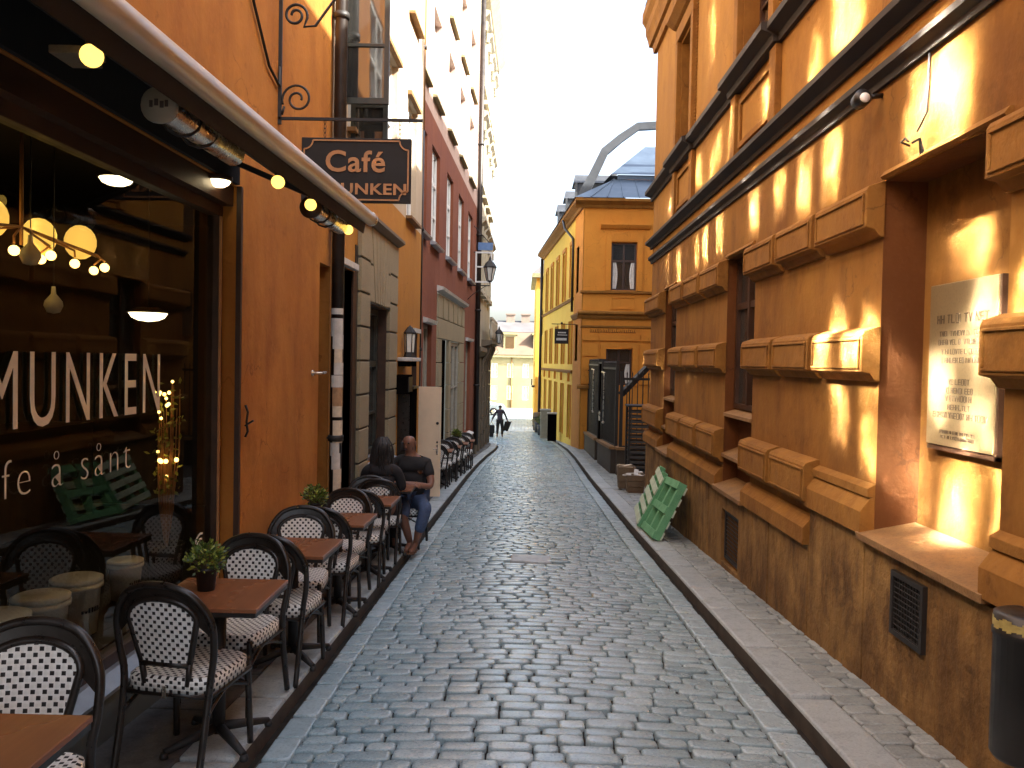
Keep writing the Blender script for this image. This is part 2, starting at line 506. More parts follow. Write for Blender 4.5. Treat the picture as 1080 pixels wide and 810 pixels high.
def weave(name):
    t = NT(name)
    uv = t.node('ShaderNodeUVMap').outputs[0]
    sp = t.node('ShaderNodeSeparateXYZ'); t.link(uv, sp.inputs[0])
    u = t.math('DIVIDE', sp.outputs[0], .040); v = t.math('DIVIDE', sp.outputs[1], .0205)
    row = t.math('FLOOR', v)
    us = t.math('ADD', u, t.math('MULTIPLY', row, .5))
    fu = t.math('FRACT', us); fv = t.math('FRACT', v)
    mask = t.math('MULTIPLY', t.math('LESS_THAN', fu, .38), t.math('LESS_THAN', fv, .72))
    n = t.noise(t.coord('obj'), 30, 3)
    wh = t.mix(t.ramp(n, .3, .7), (.78, .76, .69), (.88, .87, .82))
    t.base(t.mix(mask, wh, (.018, .015, .013)))
    t.rough(.5)
    hu = t.math('ABSOLUTE', t.math('SUBTRACT', t.math('FRACT', t.math('MULTIPLY', us, 2)), .5))
    hv = t.math('ABSOLUTE', t.math('SUBTRACT', fv, .5))
    h = t.math('SUBTRACT', 1.0, t.math('ADD', hu, hv))
    t.bump(t.math('SUBTRACT', h, t.math('MULTIPLY', mask, .8)), .7, .004)
    return t.mat
m_weave = weave('black_and_white_rattan')
def glow(name, c, s):
    t = NT(name); t.base(c)
    t.b.inputs['Emission Color'].default_value = (*c, 1); t.b.inputs['Emission Strength'].default_value = s
    return t.mat
m_bulb = glow('lit_bulb', (1, .60, .11), .62)
m_bulbw = glow('lit_white_lamp', (1, .78, .45), 1.6)
m_bulbin = glow('lit_interior_bulb', (1, .56, .13), 1.8)
m_shade_glow = glow('lit_paper_shade', (1, .56, .10), .24)

# ------------------------------------------------------------------ site lines
SL = .0515
def gz(Y):
    if Y < 44: return -SL*Y
    return -SL*44 - .010*(Y-44)
def lerp(pts, y):
    if y <= pts[0][0]: return pts[0][1]
    for (a, b), (c, d) in zip(pts, pts[1:]):
        if y <= c: return b + (d-b)*(y-a)/(c-a)
    return pts[-1][1]
LK = [(-8, -1.33), (20, -1.33), (24, -1.29), (28, -1.20), (32, -1.05), (35, -1.03), (36.5, -1.15), (37.6, -1.5), (38.0, -2.0)]
RK = [(-8, 1.63), (12, 1.64), (20, 1.70), (28, 1.84), (33, 1.86), (40, 1.70), (46, 1.36), (52, 1.02)]
def lk(y): return lerp(LK, y)
def rk(y): return lerp(RK, y)
KH = .088                               # kerb height
def pvl(y): return gz(y) + KH          # pavement level
# facade planes (outward is towards the street)
XR = 2.25
def xl(y):                             # left facades
    if y < 14.6: return -2.05 + .02*(y-4)
    if y < 28: return -2.05 + .033*(y-15.6)
    return -1.66 + .012*(y-28)
def LF(d, y, z): return (xl(y) + d, y, z)
def LC(d, y, z): return (-2.05 + .02*(y-4) + d, y, z)
def LRd(d, y, z): return (-2.05 + .033*(y-15.6) + d, y, z)
def LSt(d, y, z): return (-1.66 + .012*(y-28) + d, y, z)
def RF(d, y, z): return (XR - d, y, z)
# ------------------------------------------------------------------ ground sheet, road, pavements
def sheet(name, xs, ys, dz, mat, xf=None):
    mb = MB(); nx = len(xs)
    vs = [(x if xf is None else xf(x, y), y, gz(y)+dz) for y in ys for x in xs]
    fs = [(j*nx+i, j*nx+i+1, (j+1)*nx+i+1, (j+1)*nx+i) for j in range(len(ys)-1) for i in range(nx-1)]
    mb.add(vs, fs)
    return mb.build(name, mat)
ys = [-60, -30, -12, 0, 15, 30, 44, 60, 90, 130, 250, 600]
o = sheet('ground', [-500, -60, -14, 0, 14, 60, 500], ys, -.10, m_ground); tag(o, kind='structure')

def crown(x, y):
    a, b = lk(y), rk(y); t = (2*x-a-b)/(b-a)
    return .055*max(0, 1-t*t)*max(0, min(1, (48-y)/6))
def stone_block(mb, cs, top, h, rnd, dome, cr=False):
    """cs = 4 corners (ccw) in xy, rounded pillow-topped sett with sides going down h"""
    cx = sum(c[0] for c in cs)/4; cy = sum(c[1] for c in cs)/4
    tx = random.uniform(-.016, .016); ty = random.uniform(-.012, .012)
    def ring(k, dz):
        r = []
        n = len(cs)
        for i in range(n):
            p = cs[i]; a = cs[i-1]; b = cs[(i+1) % n]
            # cut corner: two points
            for q in (a, b):
                L = math.hypot(q[0]-p[0], q[1]-p[1]) or 1
                f = min(.3, rnd/L)
                x = p[0]+(q[0]-p[0])*f; y = p[1]+(q[1]-p[1])*f
                x = cx+(x-cx)*k; y = cy+(y-cy)*k
                r.append((x, y, gz(y)+top+dz+(x-cx)*tx+(y-cy)*ty+(crown(x, y) if cr else 0)))
        return r
    vs = ring(1.0, -h) + ring(1.0, -dome*1.1) + ring(.955, -dome*.18) + ring(.82, 0)
    n = 8; fs = []
    for k in range(3):
        for i in range(n):
            j = (i+1) % n
            fs.append((k*n+i, k*n+j, (k+1)*n+j, (k+1)*n+i))
    fs.append(tuple(range(3*n, 4*n)))
    sm = mb.smooth; mb.smooth = True
    mb.add(vs, fs); mb.smooth = sm

def jit(cs, a): return [(x+random.uniform(-a, a), y+random.uniform(-a, a)) for x, y in cs]

# roadway bed, then setts laid in rows across it
o = sheet('road', [i/10 for i in range(11)], [-6+i*1.0 for i in range(60)], -.032, m_roadbed,
          xf=lambda u, y: lk(y) + (rk(y)-lk(y))*u); tag(o, kind='structure')
for v in o.data.vertices: v.co.z += crown(v.co.x, v.co.y)
mb = MB(); y = -2.0
RWL, RWR = .165, .215                   # border stones
slab = (.05, 9.25)                      # one pale cover slab lies in the road
while y < 49:
    pitch = random.uniform(.102, .130) if y < 26 else random.uniform(.12, .15)
    x0 = lk(y) + .056 + RWL; x1 = rk(y) - .046 - RWR
    x = x0 + random.uniform(-.02, .0) ; first = True
    while x < x1 - .03:
        w = random.choice((random.uniform(.13, .18), random.uniform(.18, .26), random.uniform(.20, .29)))
        if first: w *= random.uniform(.5, 1); first = False
        if x + w > x1 - .06: w = x1 - x
        bow = .02*math.sin(x*1.3 + y*.35) + .012*math.sin(x*3.7+y)
        if not (-.10 < x+w/2-.0 < .40 and 9.12 < y+pitch/2 < 9.62):
            g = random.uniform(.0065, .0105); gx_ = random.uniform(.0025, .006)
            cs = [(x+gx_, y+bow+g), (x+w-gx_, y+bow+g), (x+w-gx_, y+pitch+bow-g), (x+gx_, y+pitch+bow-g)]
            mb.c = min(1, max(0, random.gauss(.42, .24)))
            stone_block(mb, jit(cs, .006), random.uniform(-.008, .005), .10, random.uniform(.012, .026), random.uniform(.007, .011), True)
        x += w
    y += pitch
o = mb.build('road_setts', m_sett, fixn=False); tag(o, kind='structure')
mb = MB(); mb.c = .9
stone_block(mb, [(-.10, 9.17), (.36, 9.14), (.37, 9.56), (-.09, 9.60)], .006, .05, .02, .006, True)
o = mb.build('road_cover_slab', m_kerbtop, fixn=False); tag(o, kind='structure')
# border runners of longer stones beside both gutters
mb = MB()
for side in (0, 1):
    y = -2.0
    while y < (36.5 if side == 0 else 50):
        L = random.uniform(.2, .30); g = .009
        def xx(q, a): return (lk(q)+.052+a*(RWL-.0)) if side == 0 else (rk(q)-.05-RWR+.01+a*(RWR-.01))
        cs = [(xx(y, 0)+g, y+g), (xx(y, 1)-g, y+g), (xx(y+L, 1)-g, y+L-g), (xx(y+L, 0)+g, y+L-g)]
        mb.c = min(1, max(0, random.gauss(.5, .22)))
        stone_block(mb, jit(cs, .004), random.uniform(-.006, .004), .05, .012, .006, True)
        y += L
o = mb.build('road_border', m_runner, fixn=False); tag(o, kind='structure')

# pavements: body below, kerb stones, setts
def strip(name, fa, fb, ys, dz, mat, sides=True):
    mb = MB(); vs = []
    for y in ys:
        a, b = fa(y), fb(y)
        vs += [(a, y, gz(y)+dz), (b, y, gz(y)+dz), (a, y, gz(y)-.2), (b, y, gz(y)-.2)]
    fs = []
    for j in range(len(ys)-1):
        k = j*4
        fs += [(k, k+1, k+5, k+4), (k, k+4, k+6, k+2), (k+1, k+3, k+7, k+5)]
    e = (len(ys)-1)*4
    fs += [(0, 2, 3, 1), (e, e+1, e+3, e+2)]
    mb.add(vs, fs)
    return mb.build(name, mat)
yl = [-8+i*.5 for i in range(92)]
o = strip('pavement_left', lambda y: min(lk(y)-.012, -1.03), lambda y: -2.6, [q for q in yl if q <= 37.5], KH-.03, m_dirt); tag(o, kind='structure')
yr = [-8+i*.5 for i in range(121)]
o = strip('pavement_right', lambda y: rk(y)+.012, lambda y: 8.0 if y > 14.7 else 2.5, yr, KH-.03, m_dirt); tag(o, kind='structure')
mb = MB()
y = -3.0
while y < 37.3:                         # left kerb stones
    L = random.uniform(.75, 1.25); L = min(L, 37.4-y)
    n = 2 if y > 30 else 1
    w = .27
    cs = [(lk(y)-w, y+.007), (lk(y), y+.007), (lk(y+L), y+L-.007), (lk(y+L)-w, y+L-.007)]
    mb.c = min(1, max(0, random.gauss(.5, .2)))
    stone_block(mb, cs, KH+random.uniform(-.003, .003), .16, .012, .008)
    y += L
y = -3.0
while y < 51:                           # right kerb slabs
    L = random.uniform(.8, 1.35); w = .25
    cs = [(rk(y), y+.007), (rk(y)+w, y+.007), (rk(y+L)+w, y+L-.007), (rk(y+L), y+L-.007)]
    mb.c = min(1, max(0, random.gauss(.5, .22)))
    stone_block(mb, cs, KH+random.uniform(-.003, .003), .16, .012, .008)
    y += L
o = mb.build('kerb', m_kerbtop, fixn=False); tag(o, kind='structure')
# dark gutters and kerb face: dirt, with corner shade put into the colour
mb = MB()
for f, s in ((lk, 1), (rk, -1)):
    q = [-3+i*.5 for i in range(80 if s == 1 else 105)]
    for a, b in zip(q, q[1:]):
        mb.quad((f(a)+s*.004, a, gz(a)-.036), (f(a)+s*.055, a, gz(a)-.026), (f(b)+s*.055, b, gz(b)-.026), (f(b)+s*.004, b, gz(b)-.036))
        mb.quad((f(a)+s*.004, a, gz(a)-.04), (f(b)+s*.004, b, gz(b)-.04), (f(b)+s*.004, b, gz(b)+KH-.022), (f(a)+s*.004, a, gz(a)+KH-.022))
o = mb.build('gutter', m_dirt); tag(o, kind='structure')
# right pavement setts
mb = MB(); y = -2.0
while y < 46:
    pitch = random.uniform(.125, .18) if y < 22 else .2
    xa = rk(y)+.255; xb = 2.27 if y < 14.75 else (3.4 if y < 21 else 2.6)
    x = xa
    while x < xb-.05:
        w = random.uniform(.15, .30)
        if x+w > xb-.08: w = xb-x
        g = .005
        mb.c = min(1, max(0, random.gauss(.45, .25)))
        stone_block(mb, jit([(x+g, y+g), (x+w-g, y+g), (x+w-g, y+pitch-g), (x+g, y+pitch-g)], .006), KH-.006+random.uniform(-.006, .004), .05, .02, .008)
        x += w
    y += pitch
o = mb.build('pavement_setts', m_pavesett, fixn=False); tag(o, kind='structure')
# left pavement flags behind the kerb
mb = MB(); y = -3.0
while y < 36:
    L = random.uniform(.5, .9)
    mb.c = min(1, max(0, random.gauss(.2, .15)))
    stone_block(mb, [(-2.5, y+.004), (lk(y)-.275, y+.004), (lk(y+L)-.275, y+L-.004), (-2.5, y+L-.004)], KH-.004, .1, .01, .005)
    y += L
t = sett_mat('dark_flags', (.055, .05, .045), (.10, .095, .088), .55)
o = mb.build('pavement_flags', t, fixn=False); tag(o, kind='structure')
# the square at the street's end: coarse bands of setts
mb = MB()
for j in range(60):
    for i in range(46):
        x = -12 + i*.42 + (j % 2)*.2; y = 49 + j*.5
        if x > 1.0 and y < 53: continue
        mb.c = min(1, max(0, random.gauss(.75, .2)))
        stone_block(mb, jit([(x+.01, y+.01), (x+.41, y+.01), (x+.41, y+.49), (x+.01, y+.49)], .01), 0, .05, .05, .012)
o = mb.build('square_setts', m_runner, fixn=False); tag(o, kind='structure')
mb = MB(); y = 36
while y < 49:
    x = -12
    while x < min(lk(y)-.05, -1.0) :
        mb.c = min(1, max(0, random.gauss(.6, .2)))
        if y > 38.2 or x+.3 < -20:
            stone_block(mb, [(x+.01, y+.01), (x+.35, y+.01), (x+.35, y+.29), (x+.01, y+.29)], -.02, .05, .05, .012)
        x += .36
    y += .3
o = mb.build('side_setts', m_sett, fixn=False); tag(o, kind='structure')
# ------------------------------------------------------------------ facade tools
def wall_grid(mb, F, y0, y1, z0, z1, holes, d=0.0, rev=None):
    """sheet at depth d with rectangular holes (y0,y1,z0,z1,depth); reveals go inwards"""
    ysv = sorted(set([y0, y1] + [h[0] for h in holes] + [h[1] for h in holes]))
    zsv = sorted(set([z0, z1] + [h[2] for h in holes] + [h[3] for h in holes]))
    ysv = [y for y in ysv if y0-1e-6 <= y <= y1+1e-6]; zsv = [z for z in zsv if z0-1e-6 <= z <= z1+1e-6]
    for a, b in zip(ysv, ysv[1:]):
        for c, e in zip(zsv, zsv[1:]):
            my, mz = (a+b)/2, (c+e)/2
            if any(h[0] < my < h[1] and h[2] < mz < h[3] for h in holes): continue
            mb.quad(F(d, a, c), F(d, b, c), F(d, b, e), F(d, a, e))
    k = mb.m
    if rev is not None: mb.m = rev
    for h in holes:
        a, b, c, e, dp = h[:5]
        mb.quad(F(d, a, c), F(d, a, e), F(d-dp, a, e), F(d-dp, a, c))
        mb.quad(F(d, b, c), F(d, b, e), F(d-dp, b, e), F(d-dp, b, c))
        mb.quad(F(d, a, e), F(d, b, e), F(d-dp, b, e), F(d-dp, a, e))
        mb.quad(F(d, a, c), F(d, b, c), F(d-dp, b, c), F(d-dp, a, c))
    mb.m = k

def fbox(mb, F, d0, d1, y0, y1, z0, z1):
    return mb.box((d0, y0, z0), (d1, y1, z1), F)

def mould(mb, F, prof, y0, y1):
    """profile [(d,z)...] run along the facade"""
    a = [Vector(F(d, y0, z)) for d, z in prof]; b = [Vector(F(d, y1, z)) for d, z in prof]
    n = len(prof)
    fs = [tuple(range(n))[::-1], tuple(range(n, 2*n))] + [(i, (i+1) % n, n+(i+1) % n, n+i) for i in range(n)]
    mb.add(a+b, fs)

def window_unit(F, parent, y0, y1, z0, z1, depth, mf, mg, nx=2, rows=(0,), fw=.055, bar=.03, proj=.0, sill=None, pane_d=None, curtain=False, label=None):
    """frame part with a pane sub-part set in a reveal; rows = relative heights of the transoms"""
    fr = MB(); d0 = -depth; d1 = -depth+.06
    fbox(fr, F, d0, d1, y0, y0+fw, z0, z1); fbox(fr, F, d0, d1, y1-fw, y1, z0, z1)
    fbox(fr, F, d0, d1, y0+fw, y1-fw, z0, z0+fw); fbox(fr, F, d0, d1, y0+fw, y1-fw, z1-fw, z1)
    for i in range(1, nx):
        c = y0+(y1-y0)*i/nx
        fbox(fr, F, d0, d1+.01, c-fw*.55, c+fw*.55, z0+fw, z1-fw)
    xs = [y0+(y1-y0)*i/nx for i in range(nx+1)]
    for r in rows:
        if r <= 0: continue
        zc = z0+(z1-z0)*r; w = fw*.6 if r > .6 else bar*.5
        for a, b in zip(xs, xs[1:]):
            fbox(fr, F, d0, d1-.004, a+fw*.56, b-fw*.56, zc-w, zc+w)
    fo = fr.build('window', mf, parent, label=label)
    p = MB(); e = -depth+.018
    fbox(p, F, e-.01, e, y0+.02, y1-.02, z0+.02, z1-.02)
    p.build('pane', mg, fo)
    if curtain:
        c = MB(); yc = (y0+y1)/2; e = -depth-.05
        n = 12
        zt = z0+(z1-z0)*.60; W = (y1-y0)/2
        for sg in (-1, 1):
            for k in range(n):
                t0, t1 = k/n, (k+1)/n
                def pt(t, q):
                    inner = .42+.16*math.sin(t*2.6)-.10*t      # how far the drape reaches from the jamb
                    yy = yc+sg*W*(1-inner*q)
                    return F(-depth+.026+.010*math.sin(q*16), yy, z0+.05+(zt-z0-.07)*t)
                for j in range(6):
                    c.quad(pt(t0, j/6), pt(t0, (j+1)/6), pt(t1, (j+1)/6), pt(t1, j/6))
        c.build('curtain', m_curtain, fo)
    return fo

# ------------------------------------------------------------------ right-hand ochre town house
RB = thing('ochre_town_house', 'long orange town house on the right with raised block bands and black ledges', 'house', (2.6, 5, gz(5)))
# main wall sheet
bays = [(3.9, 5.27, .64, 2.98, .27), (8.15, 9.25, .40, 2.98, .16), (12.3, 13.25, .40, 2.98, .16), (-.6, .6, .9, 2.98, .2)]
upw = [(7.75, 8.85), (11.45, 12.4), (3.9, 5.0), (.2, 1.3), (-3.6, -2.5)]
up = [(a, b, 4.97, 6.55, .24) for a, b in upw]
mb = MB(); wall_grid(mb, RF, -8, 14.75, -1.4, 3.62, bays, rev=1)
mb.build('wall', [m_ochre, m_shaded_ochre], RB)
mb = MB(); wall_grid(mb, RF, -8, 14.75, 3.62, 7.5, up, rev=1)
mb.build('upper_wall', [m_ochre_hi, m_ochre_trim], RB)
mb = MB()                                # ends, back and infill behind the bays
mb.quad((XR, 14.75, -1.4), (9, 14.75, -1.4), (9, 14.75, 8.1), (XR, 14.75, 8.1))
mb.quad((XR, -8, -1.4), (9, -8, -1.4), (9, -8, 8.1), (XR, -8, 8.1))
mb.quad((9, -8, -1.4), (9, 14.75, -1.4), (9, 14.75, 8.1), (9, -8, 8.1))
mb.build('end_wall', m_ochre, RB)
mb = MB(); fbox(mb, RF, -.33, -.27, 3.9, 5.27, .64, 2.98)
mb.build('niche_back', m_ochre, RB)
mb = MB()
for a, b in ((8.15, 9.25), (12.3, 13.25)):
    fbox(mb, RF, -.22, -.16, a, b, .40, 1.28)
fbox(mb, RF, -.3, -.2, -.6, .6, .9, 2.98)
mb.build('bay_panel', m_shaded_ochre, RB, split=.01)
# plinth of rough stone blocks
mb = MB()
y = -8.0
cuts = [-8, -6.4, -4.7, -3.2, -1.6, 0, 1.3, 2.5, 3.55, 4.35, 5.3, 5.85, 6.32, 6.85, 7.35, 7.85, 8.15]
tops = lambda m: .75 if 5.27 < m < 6.32 else (.70 if 3.9 < m < 5.27 else (.74 if m < 3.9 else .45))
for a, b in zip(cuts, cuts[1:]):
    fbox(mb, RF, -.12, .045+random.uniform(-.004, .004), a+.003, b-.003, gz(b)-.25, tops((a+b)/2))
fbox(mb, RF, -.12, .045, 8.153, 8.36, gz(9)-.25, .425)
fbox(mb, RF, -.12, .045, 9.06, 9.25, gz(9)-.25, .425)
fbox(mb, RF, -.12, .045, 8.36, 9.06, gz(9)-.25, -.32)
fbox(mb, RF, -.12, .045, 8.36, 9.06, .25, .425)
yy = 9.25
while yy < 14.7:
    n = min(14.75, yy+random.uniform(.45, .75))
    fbox(mb, RF, -.12, .045+random.uniform(-.004, .004), yy+.003, n-.003, gz(n)-.25, .45 if not (12.3 < (yy+n)/2 < 13.2) else .40)
    yy = n
mb.build('plinth', m_plinth, RB, bevel=.006)
# moulded plinth cap
capA = [(.0, .0), (.095, .0), (.095, .13), (.03, .21), (0, .22)]
def cap(z, a, b, s=1.0):
    mould(mb, RF, [(d, z+q*s) for d, q in capA], a, b)
mb = MB()
cap(.45, 6.32, 8.15); cap(.45, 9.25, 12.3); cap(.45, 13.25, 14.8)
cap(.75, 5.27, 6.318, 1.1); mould(mb, RF, [(0, .985), (.05, .985), (.05, 1.04), (.0, 1.07)], 5.27, 6.318)
cap(.74, -8, 3.9, 1.1); mould(mb, RF, [(0, .975), (.05, .975), (.05, 1.03), (.0, 1.06)], -8, 3.9)
mb.build('plinth_cap', m_ochre_trim, RB, bevel=.004, split=.01)
# raised block bands
def block(mb, y0, y1, z0, z1):
    p = [(0, z0-.05), (.03, z0-.045), (.065, z0), (.12, z0+.012), (.12, z1-.055), (.105, z1-.03), (.02, z1), (0, z1)]
    mould(mb, RF, p, y0, y1)
    for (p, q, r, t) in ((y0+.03, y1-.03, z0+.03, z0+.045), (y0+.03, y1-.03, z1-.085, z1-.07), (y0+.03, y0+.05, z0+.045, z1-.085), (y1-.05, y1-.03, z0+.045, z1-.085)):
        fbox(mb, RF, .118, .132, p, q, r, t)
def split(a, b, n):
    w = (b-a)/n
    return [(a+i*w+(.045 if i else .004), a+(i+1)*w-(.045 if i < n-1 else .004)) for i in range(n)]
mbs = MB()
piers = [(5.25, 8.17, 3), (9.23, 12.32, 3), (13.23, 14.80, 1), (.62, 3.92, 3), (-4, -.62, 3)]
for a, b, n in piers:
    for (z0, z1) in ((1.77, 2.07), (2.68, 2.98)):
        for c, e in split(a, b, n): block(mbs, c, e, z0, z1)
    lows = split(a, b, n)
    if a == 5.25: lows = [q for q in lows if q[0] > 6.1]
    if a in (.62,): lows = []
    for c, e in lows: block(mbs, c, e, .78, 1.11)
bo = mbs.build('block_band', m_ochre_trim, RB, bevel=.006, split=.004)
# lintel fillet over the openings
mb = MB()
for a, b in ((3.905, 5.245), (8.175, 9.225), (12.325, 13.225)):
    mould(mb, RF, [(0, 2.985), (.03, 2.985), (.045, 3.0), (.02, 3.035), (0, 3.035)], a, b)
mb.build('lintel_fillet', m_ochre_trim, RB, split=.01)
# ledges in the bays
mb = MB()
for a, b in ((8.15, 9.25), (12.3, 13.25)):
    mould(mb, RF, [(-.15, 1.25), (.015, 1.25), (.015, 1.285), (-.15, 1.335)], a+.004, b-.004)
    mould(mb, RF, [(-.15, .80), (.03, .80), (.03, .835), (-.15, .90)], a+.004, b-.004)
    mould(mb, RF, [(-.15, .47), (.11, .435), (.115, .48), (-.15, .565)], a-.03, b+.03)
mould(mb, RF, [(-.26, .73), (.10, .715), (.105, .76), (-.26, .835)], 3.86, 5.31)
mb.build('stone_sill', m_ledge, RB, bevel=.003, split=.01)
# string courses: two ledges, the shade of their undersides put into the black colour
m_ledgeblack = plain('shaded_ledge_black', (.030, .022, .016), .75, var=.3, scale=3, space='world')
mb = MB()
mould(mb, RF, [(0, 3.585), (.025, 3.585), (.03, 3.625), (.075, 3.655), (.075, 3.695), (.01, 3.71), (0, 3.71)], -8, 14.82)
mould(mb, RF, [(0, 3.845), (.03, 3.845), (.04, 3.885), (.125, 3.925), (.125, 3.97), (.02, 3.99), (0, 3.99)], -8, 14.86)
mb.build('string_course', m_ledgeblack, RB, split=.001)
# upper course under the second row of windows, with breaks at each window
mb = MB()
segs = sorted(upw); pts = [-8]
for a, b in segs: pts += [a-.28, b+.28]
pts.append(14.86)
for i, (a, b) in enumerate(zip(pts, pts[1:])):
    k = .05 if i % 2 else 0
    mould(mb, RF, [(0, 4.70), (.04+k, 4.70), (.05+k, 4.76), (.15+k, 4.80), (.15+k, 4.86), (.02+k, 4.89), (0, 4.89)], a+.001, b-.001)
mb.build('sill_course', m_ledgeblack, RB, split=.001)
# aprons, pilasters and architraves of the upper windows
mb = MB()
for a, b in upw:
    for c in (a-.26, b+.06):
        fbox(mb, RF, 0, .06, c, c+.20, 4.02, 4.69)
    y0, y1 = a-.03, b+.03                # framed apron panel
    for (p, q, r, t) in ((y0, y1, 4.10, 4.16), (y0, y1, 4.56, 4.62), (y0, y0+.06, 4.16, 4.56), (y1-.06, y1, 4.16, 4.56)):
        fbox(mb, RF, 0, .028, p, q, r, t)
    for c in (a-.17, b+.02):             # architrave
        fbox(mb, RF, 0, .07, c, c+.15, 4.90, 6.58)
    fbox(mb, RF, 0, .07, a-.17, b+.17, 6.585, 6.78)
    mould(mb, RF, [(0, 6.80), (.1, 6.84), (.2, 6.92), (.2, 6.97), (0, 7.0)], a-.26, b+.26)
mb.build('window_surround', m_ochre_trim, RB, bevel=.006, split=.03)
mb = MB()                                # bead rows beside the upper windows
for a, b in upw:
    for c in (a-.205, b+.205):
        z = 4.93
        while z < 6.7 and a > 5:
            mb.blob(RF(.012, c, z), .016, seg=6, rings=4); z += .045
mb.build('bead_moulding', m_ochre_trim, RB, split=.05)
for a, b in upw:
    window_unit(RF, RB, a, b, 4.97, 6.55, .22, m_darkframe, m_panewarm, nx=2, rows=(.36, .68))
for a, b in ((8.15, 9.25), (12.3, 13.25)):
    window_unit(RF, RB, a+.01, b-.01, 1.34, 2.975, .155, m_darkframe, m_pane, nx=2, rows=(.68,))
# main cornice and roof
mb = MB()
mould(mb, RF, [(0, 7.30), (.06, 7.30), (.08, 7.42), (.0, 7.42)], -8, 14.85)
mould(mb, RF, [(0, 7.5), (.10, 7.52), (.12, 7.62), (.16, 7.72), (.17, 7.86), (.23, 7.95), (.23, 8.10), (0, 8.16)], -8, 15.15)
mb.build('cornice', m_ochre_trim, RB)
mb = MB()
mb.quad((XR-.22, -8, 8.165), (XR-.22, 14.95, 8.165), (3.0, 14.95, 9.4), (3.0, -8, 9.4)); mb.quad((3.0, -8, 9.4), (3.0, 14.95, 9.4), (6, 14.95, 10.1), (6, -8, 10.1))
mb.quad((6, -8, 10.1), (6, 14.95, 10.1), (9.3, 14.95, 8.1), (9.3, -8, 8.1))
mb.add([(XR-.1, 14.75, 8.17), (9.2, 14.75, 8.1), (6, 14.75, 10.05), (3.0, 14.75, 9.35)], [(0, 1, 2, 3)])
mb.build('roof', m_darkroof, RB)

# marble tablet in the niche
PL = thing('marble_tablet', 'engraved marble tablet on the wall of the right-hand niche', 'plaque', (2.47, 4.72, 1.36))
mb = MB(); fbox(mb, RF, -.268, -.215, 4.36, 5.08, 1.36, 2.31)
mb.build('slab', m_marble, PL, bevel=.004)
mb = MB(); fbox(mb, RF, -.268, -.222, 4.335, 4.356, 1.33, 2.31); fbox(mb, RF, -.268, -.222, 4.335, 5.08, 1.33, 1.355)
mb.build('edge_strip', m_darkframe, PL)
# the cutting is too worn to read: rows of shallow letter strokes
mb = MB(); rr = random.Random(4)
rows = [(2.075, .05, .52), (2.0, .03, .46), (1.95, .03, .48), (1.895, .03, .40), (1.845, .03, .40), (1.72, .032, .22), (1.67, .032, .26), (1.625, .032, .28), (1.575, .03, .22), (1.525, .034, .56), (1.435, .018, .40), (1.405, .018, .36)]
for z, h, w in rows:
    y = 4.72+w/2
    while y > 4.72-w/2:
        cw = h*rr.uniform(.45, .75)
        k = rr.choice('IHOLTVNE')
        def st(y0, z0, y1, z1, t=h*.13):
            mb.bar(RF(-.2135, y0, z0), RF(-.2135, y1, z1), t, .003, up=(-1, 0, 0))
        a, b = y, y-cw
        if k in 'IHLTNE': st(a if k != 'T' else (a+b)/2, z, a if k != 'T' else (a+b)/2, z+h)
        if k in 'HN': st(b, z, b, z+h)
        if k == 'H': st(a, z+h/2, b, z+h/2)
        if k == 'N': st(a, z+h, b, z)
        if k in 'LE': st(a, z+h*.05, b, z+h*.05)
        if k in 'TE': st(a, z+h*.95, b, z+h*.95)
        if k == 'E': st(a, z+h*.5, b, z+h*.5)
        if k == 'V': st(a, z+h, (a+b)/2, z); st((a+b)/2, z, b, z+h)
        if k == 'O': st(a, z+h*.1, a, z+h*.9); st(b, z+h*.1, b, z+h*.9); st(a, z, b, z); st(a, z+h, b, z+h)
        y -= cw + h*.33
        if rr.random() < .14: y -= h*.5
mb.build('inscription', m_engrave, PL, fixn=True)
# cast iron vents in the plinth
def vent(name, lab, y0, y1, z0, z1, d=.05):
    t = thing(name, lab, 'vent', (XR-d, (y0+y1)/2, z0), 'cellar vents')
    mb = MB()
    for (a, b, c, e) in ((y0, y1, z0, z0+.03), (y0, y1, z1-.03, z1), (y0, y0+.03, z0+.03, z1-.03), (y1-.03, y1, z0+.03, z1-.03)):
        fbox(mb, RF, d-.01, d+.02, a, b, c, e)
    mb.build('frame', m_iron, t)
    mb = MB(); fbox(mb, RF, d-.03, d-.008, y0+.01, y1-.01, z0+.01, z1-.01)
    mb.build('backing', m_black, t)
    mb = MB(); n = 12
    for i in range(1, n):
        y = y0+(y1-y0)*i/n; mb.bar(RF(d+.004, y, z0+.02), RF(d+.004, y, z1-.02), .006, .006, up=(1, 0, 0))
        z = z0+(z1-z0)*i/n; mb.bar(RF(d+.009, y0+.02, z), RF(d+.009, y1-.02, z), .006, .006, up=(1, 0, 0))
    mb.build('grille', m_iron, t)
vent('cellar_vent', 'rusty mesh vent in the right plinth below the niche ledge', 4.47, 4.86, .26, .63, .052)
vent('cellar_vent', 'dark tall cellar vent in the right plinth below the narrow window', 8.40, 9.02, -.28, .24, .0)
# small round wall lamp below the ledge
t = thing('wall_spot_lamp', 'tiny white faced spot lamp under the black ledge on the right wall', 'lamp', (2.1, 5.35, 3.55))
mb = MB(); mb.tube([RF(0, 5.35, 3.54), RF(.10, 5.35, 3.53)], .016, 8); mb.lathe([(.0, -.05), (.05, -.05), (.055, .03), (.04, .05), (0, .05)], RF(.13, 5.36, 3.52), 14, Matrix.Rotation(R(80), 3, 'X'))
mb.build('housing', m_black, t)
mb = MB(); mb.lathe([(0, 0), (.032, .0), (.032, .008), (0, .012)], Vector(RF(.13, 5.305, 3.511)), 14, Matrix.Rotation(R(80), 3, 'X'))
mb.build('lens', m_whiteframe, t)
